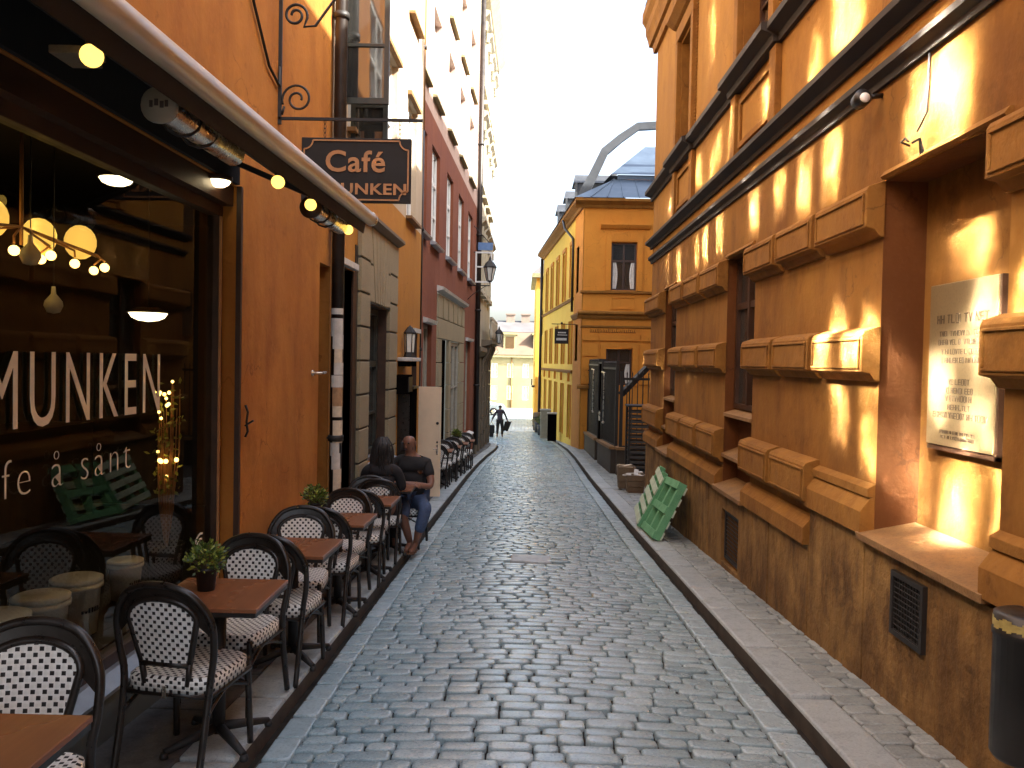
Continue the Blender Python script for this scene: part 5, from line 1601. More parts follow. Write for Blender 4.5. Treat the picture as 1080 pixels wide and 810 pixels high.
# downpipe on the street side
t = thing('downpipe', 'dark rain pipe bending down from the yellow eaves', 'pipe', SF(.2, 36, 0))
mb = MB(); mb.tube([SF(.36, 37.2, 8.15), SF(.34, 36.6, 7.7), SF(.10, 35.7, 7.15), SF(.09, 35.6, 6.9), SF(.09, 35.6, 4.0)], .055, 8); mb.build('pipe', m_pipe, t)
t = thing('downpipe', 'thin dark rain pipe at the far end of the yellow side wall', 'pipe', SF(.1, 49.8, 0))
mb = MB(); mb.tube([SF(.12, 49.8, 8.0), SF(.12, 49.8, -2.2)], .09, 8); mb.build('pipe', m_pipe, t)
# projecting black sign board
t = thing('shop_sign', 'small black shop sign with two white lines hanging from the yellow side wall', 'sign', (1.6, 34.6, 2.9))
mb = MB(); mb.box((1.28, 34.6, 2.60), (1.86, 34.66, 3.22)); mb.build('board', m_board, t)
mb = MB()
rr = random.Random(2)
for z, h, a, b in ((3.04, .05, 1.42, 1.72), (2.95, .03, 1.40, 1.76), (2.74, .10, 1.36, 1.78)):
    x = a
    while x < b: w = rr.uniform(.03, .06); mb.box((x, 34.594, z), (x+w*.8, 34.599, z+h)); x += w
mb.build('lettering', m_board_white, t)
mb = MB(); mb.bar((1.15, 34.63, 3.42), (2.2, 34.63, 3.42), .03, .03); mb.bar((1.4, 34.63, 3.22), (1.4, 34.63, 3.42), .015, .015); mb.bar((1.75, 34.63, 3.22), (1.75, 34.63, 3.42), .015, .015); mb.blob((1.57, 34.63, 3.46), .05); mb.build('bracket', m_iron, t)
# service cabinets and barrels at the foot of the yellow wall
for y, w, h, mt, lab in ((39.5, .42, 1.30, m_blackbox, 'dark utility cabinet standing nearest on the right pavement'), (42.5, .5, 1.45, m_greywood, 'grey utility cabinet behind the dark one on the right pavement')):
    x = SF(.2, y, 0)[0]-w
    t = thing('utility_cabinet', lab, 'cabinet', (x, y, gz(y)+KH), 'utility cabinets at the yellow wall')
    mb = MB(); mb.box((x, y, gz(y)+KH), (x+w, y+.4, gz(y)+KH+h)); mb.build('body', mt, t, bevel=.01)
    mb = MB(); mb.box((x-.03, y-.03, gz(y)+KH+h+.002), (x+w+.03, y+.43, gz(y)+KH+h+.06)); mb.build('lid', m_lintel, t)
t = thing('waste_barrel', 'dark barrel at the far end of the right pavement', 'barrel', (1.0, 49.3, gz(49.3)+KH))
mb = MB(); mb.lathe([(0, 0), (.32, 0), (.38, .5), (.33, 1.0), (.33, 1.05), (0, 1.05)], (.98, 49.3, gz(49.3)+KH), 16); mb.build('body', m_crate, t)
mb = MB(); 
for z in (.25, .75): mb.lathe([(.375, z), (.385, z+.06)], (.98, 49.3, gz(49.3)+KH), 16)
mb.build('hoop', m_iron, t)
for i, y in enumerate((45.5, 47.6)):
    t = thing('street_planter', ['dark planter pot beside the yellow wall before the barrel', 'second dark planter pot next to the far barrel'][i], 'planter', (SF(.4, y, 0)[0], y, gz(y)+KH), 'planters at the yellow wall')
    p = SF(.35, y, 0); mb = MB(); mb.lathe([(0, 0), (.2, 0), (.25, .55), (.2, .57), (0, .5)], (p[0], y, gz(y)+KH), 12); mb.build('pot', m_pot, t)
    mb = MB(); rr = random.Random(i)
    for k in range(60):
        c = Vector((p[0]+rr.gauss(0, .12), y+rr.gauss(0, .12), gz(y)+KH+.7+rr.gauss(0, .12))); d = Vector((rr.gauss(0, 1), rr.gauss(0, 1), rr.gauss(0, 1))).normalized()*.12; e = d.orthogonal().normalized()*.04
        mb.quad(c, c+d*.5+e, c+d, c+d*.5-e)
    mb.build('foliage', m_leaf, t)

# unseen mass added behind the yard to keep sun off the left fronts
t = thing('shade_block', 'unseen tall ochre block added behind the right yard to shade the street', 'house', (9, 25, -1))
mb = MB(); mb.box((9.02, 10.5, -2), (13, 33.2, 16.6)); mb.build('wall', m_ochre, t)
mb = MB(); mb.box((8.8, 10.4, 16.602), (13.2, 33.3, 16.9)); mb.build('roof', m_darkroof, t)
mb = MB()
for k in range(5):
    for z in (2.5, 6, 9.5): mb.box((8.97, 17+3*k, z), (9.018, 18.1+3*k, z+1.7))
mb.build('window', m_pane, t, split=.01)

# ------------------------------------------------------------------ yard fence, gate and stair rail
def fence_run(lab, p0, p1, zt, solid):
    t = thing('iron_fence', lab, 'fence', (p0[0], p0[1], gz(p0[1])), 'iron fences of the sunken yard')
    p0, p1 = Vector(p0), Vector(p1); d = p1-p0; L = d.length; d.normalize()
    base = max(gz(p0.y), gz(p1.y))+KH
    mb = MB(); mb.m = 0
    n = max(2, int(L/.13))
    def at(s, z): q = p0+d*s; return Vector((q.x, q.y, z))
    zb = [gz((p0+d*s).y)+KH+.62 for s in (0, L)]
    for i in range(n+1):
        s = L*i/n; z0 = zb[0]+(zb[1]-zb[0])*i/n
        mb.bar(at(s, z0), at(s, zt), .022, .022, up=(1, 0, 0))
        mb.lathe([(.02, 0), (.0, .09)], at(s, zt), 5)
    t2 = mb.build('railing', m_iron, t)
    mb = MB(); mb.bar(at(0, zt-.12), at(L, zt-.12), .05, .06); mb.bar(at(0, zb[0]+.08), at(L, zb[1]+.08), .05, .06)
    for s in (0, L): mb.bar(at(s, zb[0]-.1), at(s, zt+.08), .08, .08, up=(1, 0, 0))
    mb.build('rail', m_iron, t)
    if solid:
        mb = MB(); ps = [at(0, zb[0]+.1), at(L, zb[1]+.1), at(L, zt-.1), at(0, zt-.1)]; nrm = d.cross(Vector((0, 0, 1)))
        mb.prism([p-nrm*.014 for p in ps], nrm*-.02); mb.build('sheet_panel', m_blackbox, t)
    mb = MB(); q = d.cross(Vector((0, 0, 1)))*.14
    ps = [at(-.1, gz(p0.y)-.3), at(L+.1, gz(p1.y)-.3), at(L+.1, zb[1]), at(-.1, zb[0])]
    mb.prism([p-q for p in ps], q*2); mb.build('base_wall', m_fencebase, t)
    ps = MB(); a, b = at(-.12, zb[0]+.003), at(L+.12, zb[1]+.003); ps.bar(a+Vector((0, 0, .04)), b+Vector((0, 0, .04)), .36, .07); ps.build('coping', m_ledge, t)
fence_run('far run of black sheeted iron fence along the right pavement', (2.62, 33.0, 0), (2.48, 26.6, 0), 1.88, True)
fence_run('near run of black sheeted iron fence along the right pavement', (2.46, 25.3, 0), (2.42, 21.3, 0), 1.80, True)
fence_run('open black iron railing across the yard entrance', (2.5, 21.0, 0), (5.2, 21.0, 0), 1.55, False)
t = thing('iron_gate', 'dark solid iron gate between two runs of yard fence', 'gate', (2.5, 26, gz(26)))
mb = MB(); mb.box((2.44, 25.36, gz(26)+KH+.03), (2.48, 26.54, 1.85)); mb.build('sheet_panel', m_blackbox, t)
mb = MB()
for y in (25.36, 26.5): mb.box((2.40, y, gz(26)+KH), (2.52, y+.05, 1.95))
mb.box((2.41, 25.42, 1.80), (2.51, 26.49, 1.86)); mb.box((2.41, 25.42, .2), (2.51, 26.49, .26)); mb.build('frame', m_iron, t)
mb = MB(); mb.box((2.36, 25.55, .05), (2.40, 25.62, .35)); mb.build('handle', m_steel, t)
mb = MB()
for y in (24.6, 25.9, 23.2): mb.tube([(2.32, y, 1.5), (2.30, y, 1.55), (2.30, y, -.2)], .018, 6)
tag(mb.build('hanging_rod', m_steel), 'thin pale rods hanging on the black fence', 'rod') if False else None
for i, (y, z0, z1) in enumerate(((23.4, .15, 1.55), (26.9, .25, 1.6))):
    mb = MB(); mb.tube([(2.30, y, z1), (2.28, y, z1-.02), (2.28, y, z0)], .016, 6); mb.blob((2.28, y, z0), .04); mb.bar((2.30, y, z1), (2.29, y+.8, z1+.02), .03, .03)
    tag(mb.build('fence_stay', m_steel), ['pale metal stay hanging on the near fence run', 'pale metal stay hanging on the far fence run'][i], 'stay')
t = thing('stair_handrail', 'sloping dark handrail rising to the wall behind the railing', 'handrail', (4, 23.5, 0))
mb = MB(); mb.bar((2.75, 23.2, .95), (4.7, 24.2, 2.9), .16, .14); mb.build('rail', m_iron, t)
mb = MB()
for k in range(5): mb.bar((3.0+k*.4, 23.3+k*.2, -1), (3.0+k*.4, 23.3+k*.2, 1.15+k*.4), .03, .03, up=(1, 0, 0))
mb.build('baluster', m_iron, t)
# stack of slatted trays beside the corner
t = thing('slatted_stack', 'tall stack of black slatted shelves at the corner of the ochre house', 'stack', (2.95, 19.6, gz(19.6)+KH))
z = gz(19.6)+KH; mb = MB(); ms = MB()
for k in range(14):
    zz = z+.04+k*.118
    ms.box((2.52, 19.5, zz), (3.5, 19.53, zz+.055)); ms.box((2.52, 20.0, zz), (3.5, 20.03, zz+.055)); ms.box((2.54, 19.53, zz+.02), (3.48, 20.0, zz+.04))
for x in (2.5, 3.47): 
    for y in (19.47, 20.0): mb.box((x, y, z), (x+.05, y+.06, z+1.72))
mb.box((2.48, 19.45, z+1.722), (3.55, 20.08, z+1.76))
mb.build('frame', m_iron, t); ms.build('slat', plain('grey_slat', (.055, .055, .052), .55), t)
# two small crates by the wall
for i, (x, y, s, zz, lab) in enumerate(((2.30, 16.7, .36, 0, 'lower weathered crate of scraps at the corner of the ochre house'), (2.18, 17.25, .34, .02, 'pale crate standing behind the weathered crate'), )):
    z = gz(y)+KH+zz
    t = thing('wooden_crate', lab, 'crate', (x, y, z), 'crates by the ochre house')
    mb = MB(); h = .36+.1*i; r0, r1 = s*.40, s*.52
    for k in range(4):
        a = R(45+90*k); b = R(135+90*k)
        for j in range(3):
            t0, t1 = j/3+.01, (j+1)/3-.02
            q0, q1 = r0+(r1-r0)*t0, r0+(r1-r0)*t1
            P = [(x+q0*1.35*math.cos(a), y+q0*1.35*math.sin(a), z+h*t0), (x+q0*1.35*math.cos(b), y+q0*1.35*math.sin(b), z+h*t0), (x+q1*1.35*math.cos(b), y+q1*1.35*math.sin(b), z+h*t1), (x+q1*1.35*math.cos(a), y+q1*1.35*math.sin(a), z+h*t1)]
            n = Vector((math.cos((a+b)/2), math.sin((a+b)/2), 0))*.018; mb.prism(P, n)
    mb.box((x-r0*.9, y-r0*.9, z+.01), (x+r0*.9, y+r0*.9, z+.03)); mb.build('side_board', m_crate, t)
    mb = MB(); rr = random.Random(i+5)
    for k in range(7):
        c = Vector((x+rr.uniform(-.12, .12), y+rr.uniform(-.12, .12), z+h*.9+rr.uniform(-.02, .08))); mb.obox(c, rr.uniform(.12, .3), rr.uniform(.05, .1), .025, Euler((rr.uniform(-.3, .3), rr.uniform(-.3, .3), rr.uniform(0, 3))).to_matrix())
    mb.build('contents', m_lintel if i == 0 else m_paper, t)

# ------------------------------------------------------------------ pallets leaning on the right wall
def pallet(lab, pos, rz, tilt, lean, mats, n_top, back):
    t = thing('wooden_pallet', lab, 'pallet', pos, 'painted pallets leaning on the right wall')
    t.rotation_euler = Euler((R(tilt), R(lean), R(rz)), 'ZYX') if False else (0, 0, 0)
    # local axes: u along the wall, v up the slope, w outwards
    U = Vector((0, 1, 0)); U.rotate(Euler((0, 0, R(rz)))); 
    ang = R(tilt); V = Vector((math.cos(ang), 0, math.sin(ang))); V = (V - U*V.dot(U)).normalized()
    V.rotate(Quaternion(U.cross(V), R(lean))); U2 = U.copy(); U2.rotate(Quaternion(U.cross(V), R(lean)))
    W = U2.cross(V) * -1
    if W.x > 0: W = -W
    P = Vector(pos)
    def bx(mb, u0, u1, v0, v1, w0, w1):
        ps = [P+U2*u+V*v+W*w for w in (w0, w1) for v in (v0, v1) for u in (u0, u1)]; mb.hexa(ps)
    L, H, T = 1.02, .80, .13
    face = MB(); bw = H/n_top
    rr = random.Random(lab)
    if not back:
        for i in range(n_top):
            g = bw*.40; bx(face, 0, L, i*bw+g*.5+rr.uniform(-.006, .006), (i+1)*bw-g*.5, T-.02, T)
        face.build('deck_board', mats[0], t, bevel=.003)
        mb = MB()
        for u in (0, .45, .92): bx(mb, u, u+.10, .005, H-.005, .022, T-.0205)
        mb.build('stringer', mats[1], t)
        mb = MB(); 
        for v in (.06, .38, .70): bx(mb, .0, L, v, v+.06, 0, .02)
        mb.build('base_board', mats[2], t)
    else:
        for v in (.0, .345, .70): bx(face, 0, L, v, v+.10, T-.02, T)
        face.build('base_board', mats[0], t, bevel=.003)
        mb = MB()
        for u in (0, .46, .92): bx(mb, u, u+.10, .003, H-.003, .022, T-.0205)
        mb.build('stringer', mats[1], t)
        mb = MB()
        for i in range(5): bx(mb, .0, L, i*.16+.02, i*.16+.125, 0, .02)
        mb.build('deck_board', mats[2], t)
    return t
pallet('pale mint pallet with its slats outwards, farther of the two leaning pallets', (1.74, 11.62, gz(12.1)+KH+.01), -4, 62, 3, (m_pallet, m_pallet2, m_pallet2), 5, False)
pallet('bright green pallet with its open underside outwards, nearer of the two leaning pallets', (1.80, 10.55, gz(11)+KH+.015), -2, 64, -4, (m_pallet2, m_pallet2, m_pallet), 6, True)
# ------------------------------------------------------------------ houses round the far square
t = thing('yellow_house', 'narrow bright yellow house beyond the corner house', 'house', (2, 55, gz(55)))
mb = MB(); wall_grid(mb, lambda d, x, z: (x, 53-d, z), .75, 9, -4, 7.2, [(1.0, 1.5, 3.5, 5.2, .2)]); wall_grid(mb, lambda d, y, z: (.75-d, y, z), 53, 62, -4, 7.2, [(54.5+2.4*k, 55.5+2.4*k, z, z+1.7, .2) for k in range(3) for z in (.2, 3.6)]); mb.build('wall', m_yellow, t)
for k in range(3):
    for z in (.2, 3.6): window_unit(lambda d, y, q: (.75-d, y, q), t, 54.51+2.4*k, 55.49+2.4*k, z+.01, z+1.69, .18, m_whiteframe, m_pane, nx=2, rows=(.6,))
window_unit(lambda d, x, q: (x, 53-d, q), t, 1.01, 1.49, 3.51, 5.19, .18, m_whiteframe, m_pane, nx=2, rows=(.6,))
mb = MB(); mb.box((.45, 52.7, 7.202), (9, 62.3, 7.45)); mb.build('cornice', m_white, t)
mb = MB(); mb.add([(.45, 52.7, 7.452), (9, 52.7, 7.452), (9, 62.3, 7.452), (.45, 62.3, 7.452), (3, 55.5, 10), (7, 55.5, 10), (7, 60, 10), (3, 60, 10)], [(0, 1, 5, 4), (1, 2, 6, 5), (2, 3, 7, 6), (3, 0, 4, 7), (4, 5, 6, 7)]); mb.build('roof', m_slate, t)
mb = MB(); mb.box((.55, 52.86, .2), (.75, 52.98, .34)); mb.box((.52, 52.86, .35), (.6, 52.98, .75)); tag(mb.build('iron_bracket', m_iron), 'black iron arm low on the yellow house corner', 'bracket')
WH = thing('white_house', 'white and yellow two storey house with dormers across the far square', 'house', (-4, 82, gz(82)))
yw = 82.0; zb = gz(82)-.1
def WF(d, x, z): return (x, yw-d, z)
cols = [-14+1.55*k for k in range(14)]
hs = [(x, x+.62, z, z+h, .15) for x in cols[:10] for z, h in ((zb+.8, 1.4), (zb+3.0, 1.4))]
mb = MB(); wall_grid(mb, WF, -16, 1.6, zb-.5, zb+5.0, [h for h in hs if h[1] < 1.5]); mb.build('wall', m_white, WH)
mb = MB(); wall_grid(mb, lambda d, x, z: (x, yw-.02-d, z), 1.6, 9, zb-.5, zb+5.0, [(2.4, 3.0, zb+3.0, zb+4.4, .15)]); mb.quad((1.6, yw-.02, zb-.5), (1.6, yw, zb-.5), (1.6, yw, zb+5.0), (1.6, yw-.02, zb+5.0)); mb.build('yellow_wall', m_yellow, WH)
for h in hs:
    if h[1] < 1.5: window_unit(WF, WH, h[0]+.01, h[1]-.01, h[2]+.01, h[3]-.01, .10, m_whiteframe, plain('pale_curtained_pane', (.62, .55, .30), .5) if 'pp' not in MATS else MATS['pp'], nx=2, rows=(.5,), fw=.06); 
    if 'pp' not in MATS: MATS['pp'] = bpy.data.materials['pale_curtained_pane']
mb = MB(); mb.box((-16.2, yw-.35, zb+5.002), (9, yw-.002, zb+5.25)); mb.build('cornice', m_white, WH)
mb = MB(); z0 = zb+5.26
mb.quad((-16.3, yw-.4, z0), (9, yw-.4, z0), (9, yw+1.8, z0+2.3), (-16.3, yw+1.8, z0+2.3)); mb.build('mansard_roof', m_tile, WH)
mb = MB(); mb.quad((-16.3, yw+1.75, z0+2.32), (9, yw+1.75, z0+2.32), (5.5, yw+7, z0+3.7), (-13, yw+7, z0+3.7)); mb.build('roof', m_slate, WH)
mb = MB(); md = MB()
for x in (-9.2, -5.8, -2.0, .95, 3.9):
    mb.box((x, yw+.2, z0+.35), (x+1.25, yw+2.2, z0+2.0)); mb.box((x-.15, yw+.05, z0+2.002), (x+1.4, yw+2.4, z0+2.2)); md.box((x+.2, yw+.17, z0+.6), (x+1.05, yw+.198, z0+1.8))
dm = mb.build('dormer', m_white, WH, split=.05); md.build('window', m_panewarm, dm)
mb = MB()
for x in (-7, -1.9, -.3, 1.5, 2.6): mb.box((x, yw+6.2, z0+3.0), (x+.9, yw+7, z0+4.3)); mb.box((x-.08, yw+6.1, z0+4.3), (x+.98, yw+7.1, z0+4.42))
mb.build('chimney', m_brick, WH, split=.05)
t = thing('downpipe', 'thin brown downpipe on the white house across the square', 'pipe', (-1.15, yw-.1, zb))
mb = MB(); mb.tube([(-1.15, yw-.08, zb), (-1.15, yw-.08, zb+5.0)], .06, 6); mb.build('pipe', m_copper, t)
t = thing('downpipe', 'bent brown downpipe on the yellow part of the far house', 'pipe', (1.9, yw-.1, zb))
mb = MB(); mb.tube([(1.75, yw-.1, zb), (1.75, yw-.1, zb+3.2), (2.9, yw-.1, zb+3.5)], .10, 6); mb.build('pipe', m_darkframe, t)
t = thing('far_left_house', 'pale house closing the far left of the square', 'house', (-16, 60, gz(60)))
mb = MB(); wall_grid(mb, lambda d, y, z: (-12+d, y, z), 52, 80, -4, 9, [(54+2.5*k, 55.1+2.5*k, z, z+1.8, .2) for k in range(9) for z in (-1.2, 2.2, 5.6)]); mb.build('wall', m_white, t)
for k in range(9):
    for z in (-1.2, 2.2, 5.6): window_unit(lambda d, y, q: (-12+d, y, q), t, 54.01+2.5*k, 55.09+2.5*k, z+.01, z+1.79, .16, m_whiteframe, m_pane, nx=2, rows=(.6,))
mb = MB(); mb.quad((-11.6, 51.6, 9), (-11.6, 80, 9), (-18, 80, 13), (-18, 51.6, 13)); mb.build('roof', m_tile, t)

# ------------------------------------------------------------------ white car on the square
CR = thing('parked_car', 'white estate car parked across the far square', 'car', (-3.6, 66, gz(66)))
X0, Yc, Zc = -5.65, 66.0, gz(66)-.02
prof = [(0, .35), (.02, .75), (.12, .92), (.62, 1.40), (2.55, 1.46), (3.15, .98), (4.05, .86), (4.25, .60), (4.22, .32)]
mb = MB(); mb.prism([(X0+x, Yc, Zc+z) for x, z in prof], (0, 1.7, 0)); mb.build('body', m_carwhite, CR, bevel=.05)
mb = MB(); mb.prism([(X0+x, Yc-.012, Zc+z) for x, z in ((.42, .98), (.72, 1.33), (2.45, 1.37), (2.95, .99))], (0, .01, 0)); mb.build('side_window', m_cardark, CR)
mb = MB(); mb.prism([(X0-.012+x, Yc+.15, Zc+z) for x, z in ((.16, .95), (.60, 1.36))]+[(X0+.60, Yc+1.55, Zc+1.36), (X0+.15, Yc+1.55, Zc+.95)], (-.01, 0, .01)); mb.build('rear_window', m_cardark, CR)
for x in (.85, 3.35):
    for y in (Yc-.02, Yc+1.5):
        mb = MB(); mb.lathe([(0, 0), (.31, 0), (.31, .22), (0, .22)], (X0+x, y, Zc+.31), 18, Matrix.Rotation(R(-90), 3, 'X')); w = mb.build('wheel', m_tyre, CR)
        mb = MB(); mb.lathe([(0, 0), (.19, 0), (.19, .02), (0, .02)], (X0+x, y-.022, Zc+.31), 12, Matrix.Rotation(R(-90), 3, 'X')); mb.build('rim', m_steel, w)
for y in (Yc+.02, Yc+1.5):
    mb = MB(); mb.box((X0-.02, y, Zc+.62), (X0+.03, y+.18, Zc+.92)); mb.build('tail_lamp', m_redlamp, CR)
mb = MB(); mb.box((X0-.05, Yc-.03, Zc+.22), (X0+4.28, Yc+.02, Zc+.34)); mb.build('sill', m_black, CR)
# ------------------------------------------------------------------ bistro chair, table, plant prototypes
def bez(pts, n=6):
    out = []
    for i in range(len(pts)-1):
        p0 = Vector(pts[max(0, i-1)]); p1 = Vector(pts[i]); p2 = Vector(pts[i+1]); p3 = Vector(pts[min(len(pts)-1, i+2)])
        for k in range(n):
            t = k/n
            out.append(.5*((2*p1)+(p2-p0)*t+(2*p0-5*p1+4*p2-p3)*t*t+(3*p1-p0-3*p2+p3)*t**3))
    out.append(Vector(pts[-1])); return out

def make_chair(label, group):
    t = thing('bistro_chair', label, 'chair', (0, 0, 0), group)
    by = lambda z: .195+.17*(z-.46)                    # recline of the back
    # seat: woven slab with rounded corners
    def outline(s, n=28):
        r = []
        for i in range(n):
            a = 2*math.pi*i/n; c, d = math.cos(a), math.sin(a); e = .38
            r.append((s*math.copysign(abs(c)**e, c)*.215, s*math.copysign(abs(d)**e, d)*.205))
        return r
    mb = MB(); o = outline(1); n = len(o); o2 = outline(.93)
    top = [(x, y, .462+.006*(1-(x*x+y*y)/.09)) for x, y in o2]
    mb.smooth = True
    mb.add([(0, 0, .458)]+top, [(0, 1+i, 1+(i+1) % n) for i in range(n)], [[(0, 0), o2[i], o2[(i+1) % n]] for i in range(n)])
    P = 0
    for i in range(n):
        j = (i+1) % n; L = math.hypot(o[j][0]-o[i][0], o[j][1]-o[i][1])
        mb.add([(*o[i], .452), (*o[j], .452), (*o2[j], .464), (*o2[i], .464)], [(0, 1, 2, 3)], [[(P, .06), (P+L, .06), (P+L, .075), (P, .075)]])
        mb.add([(*o[i], .395), (*o[j], .395), (*o[j], .452), (*o[i], .452)], [(0, 1, 2, 3)], [[(P, 0), (P+L, 0), (P+L, .057), (P, .057)]])
        P += L
    mb.smooth = False
    mb.add([(*q, .395) for q in o], [tuple(range(n))])
    mb.build('seat', m_weave, t, local=True)
    # woven back panel
    def half(z):
        zt, zm, zb = .835, .735, .535
        if z > zm: return .165*math.sqrt(max(0, 1-((z-zm)/(zt-zm))**2))
        return .118+(.165-.118)*(z-zb)/(zm-zb)
    mb = MB(); NZ, NX = 22, 12
    zs = [.535+(.834-.535)*(i/NZ)**.85 for i in range(NZ+1)]
    grid = []
    for z in zs:
        h = max(half(z), .004)
        grid.append([(h*(2*k/NX-1), z) for k in range(NX+1)])
    for sgn, off in ((1, -.006), (-1, .006)):
        mb.smooth = True
        vs = [(x, by(z)+off-.55*x*x, z) for row in grid for x, z in row]
        fs = []; uv = []
        for i in range(NZ):
            for k in range(NX):
                q = (i*(NX+1)+k, i*(NX+1)+k+1, (i+1)*(NX+1)+k+1, (i+1)*(NX+1)+k)
                fs.append(q); uv.append([grid[a//(NX+1)][a % (NX+1)] for a in q])
        mb.add(vs, fs, uv)
    mb.build('backrest', m_weave, t, local=True, fixn=True)
    # inner bow round the panel
    mb = MB()
    pts = []
    for s in (-1, 1):
        side = [(s*half(z), by(z)-.55*half(z)**2, z) for z in ([.535+.2*i/5 for i in range(6)])]
        pts.append(side)
    topa = [(-.165*math.cos(R(180*i/14)), by(.735+.1*math.sin(R(180*i/14)))-.55*(.165*math.cos(R(180*i/14)))**2, .735+.1*math.sin(R(180*i/14))) for i in range(1, 14)]
    loop = pts[0]+topa+pts[1][::-1]
    mb.tube(loop, .015, 8)
    mb.tube([(-.12, by(.525)-.006, .525), (.12, by(.525)-.006, .525)], .016, 8)
    for s in (-1, 1): mb.tube([(s*.118, by(.535)-.006, .535), (s*.105, by(.46), .43)], .014, 8)
    mb.build('inner_bow', m_blackwood, t, local=True)
    # dark infill band between the two bows
    mb = MB(); N = 18; mb.smooth = True
    for i in range(N):
        a0, a1 = R(-12+204*i/N), R(-12+204*(i+1)/N)
        def q(a, r): 
            x = (.172 if r == 0 else .225)*math.cos(a); z = (.735 if r == 0 else .70)+(.108 if r == 0 else .19)*math.sin(a); return (x, by(z)-.55*x*x*(.9), z)
        mb.quad(q(a0, 0), q(a1, 0), q(a1, 1), q(a0, 1))
    mb.build('back_band', m_blackwood, t, local=True)
    # outer bow runs down into the rear legs
    ctl = [(-.205, .285, 0), (-.205, .225, .25), (-.212, .19, .46), (-.232, by(.60)-.02, .60), (-.228, by(.74)-.022, .74), (-.165, by(.84)-.008, .845), (-.085, by(.885), .888), (0, by(.9), .90)]
    ctl = ctl + [(-x, y, z) for x, y, z in ctl[:-1][::-1]]
    mb = MB(); mb.tube(bez(ctl, 5), .0165, 9); mb.build('outer_bow', m_blackwood, t, local=True)
    for s in (-1, 1):
        mb = MB(); mb.tube(bez([(s*.19, -.185, .44), (s*.195, -.20, .25), (s*.20, -.215, 0)], 4), [.016]*9, 8); mb.build('leg', m_blackwood, t, local=True)
        mb = MB(); mb.tube([(s*.205, .20, .36), (s*.208, .225, .25), (s*.205, .285, 0)], .015, 8); mb.build('leg', m_blackwood, t, local=True)
    mb = MB()
    for s in (-1, 1): mb.tube(bez([(s*.195, -.195, .30), (s*.19, .0, .365), (s*.205, .215, .30)], 4), .010, 6)
    mb.tube(bez([(-.195, -.195, .30), (0, -.19, .375), (.195, -.195, .30)], 4), .010, 6)
    mb.tube([(-.2, -.19, .385), (.2, -.19, .385)], .014, 6); mb.tube([(-.2, .19, .385), (.2, .19, .385)], .014, 6)
    for s in (-1, 1): mb.tube([(s*.205, -.19, .385), (s*.205, .19, .385)], .014, 6)
    mb.build('stretcher', m_blackwood, t, local=True)
    mb = MB(); mb.obox((.0, .212, .40), .018, .006, .055); mb.build('steel_clip', m_steel, t, local=True)
    return t

def make_table(label, group):
    t = thing('bistro_table', label, 'table', (0, 0, 0), group); w = .265
    mb = MB(); mb.box((-w, -w, .728), (w, w, .748)); mb.build('tabletop', m_tabletop, t, local=True, bevel=.003)
    mb = MB(); mb.box((-w+.004, -w+.004, .706), (w-.004, w-.004, .7275)); mb.build('under_frame', m_black, t, local=True)
    mb = MB(); mb.tube([(0, 0, .05), (0, 0, .70)], .032, 12); mb.box((-.14, -.14, .69), (.14, .14, .7055)); mb.build('column', m_iron, t, local=True)
    for k in range(4):
        a = R(45+90*k); d = Vector((math.cos(a), math.sin(a), 0))
        mb = MB(); mb.tube([d*.02+Vector((0, 0, .075)), d*.14+Vector((0, 0, .055)), d*.27+Vector((0, 0, .03))], [.026, .022, .016], 8)
        mb.lathe([(.02, 0), (.022, .012), (.016, .03)], d*.27, 10); mb.build('foot', m_iron, t, local=True)
    return t

def make_plant(label, group, loc, s=1.0, seed=1):
    t = thing('potted_plant', label, 'plant', loc, group)
    mb = MB(); mb.lathe([(0, -.0), (.046, 0), (.058, .11), (.062, .11), (.062, .128), (.054, .128), (.05, .11), (0, .108)], (0, 0, 0), 16); mb.build('pot', m_pot, t, local=True)
    rr = random.Random(seed)
    ml = MB(); m2 = MB(); ms = MB()
    for k in range(780):
        u = Vector((rr.gauss(0, 1), rr.gauss(0, 1), rr.gauss(0, 1))).normalized(); rad = rr.random()**.4*(.092 + .016*math.sin(u.x*5+u.z*4))
        if k % 9 == 0: rad *= rr.uniform(1.1, 1.4)
        c = Vector((u.x*rad, u.y*rad, .185+u.z*rad*.82+.02*math.sin(u.x*7)))
        if c.z < .11: continue
        d = (u*.7+Vector((rr.gauss(0, .6), rr.gauss(0, .6), rr.uniform(0, .8)))).normalized()*rr.uniform(.022, .036)
        e = d.cross(Vector((rr.gauss(0, 1), rr.gauss(0, 1), rr.gauss(0, 1)))).normalized()*rr.uniform(.006, .010)
        b = ml if rr.random() < .55 else m2
        b.quad(c, c+d*.5+e, c+d, c+d*.5-e)
        if k % 5 == 0: ms.tube([(c.x*.15, c.y*.15, .1), (c.x*.6, c.y*.6, (.1+c.z)/2+.01), c], .0018, 4, cap=False)
    f = ml.build('foliage', m_leaf, t, local=True); m2.build('young_leaf', m_leaf2, t, local=True); ms.build('stem', m_crate, t, local=True)
    t.scale = (s, s, s)
    return t

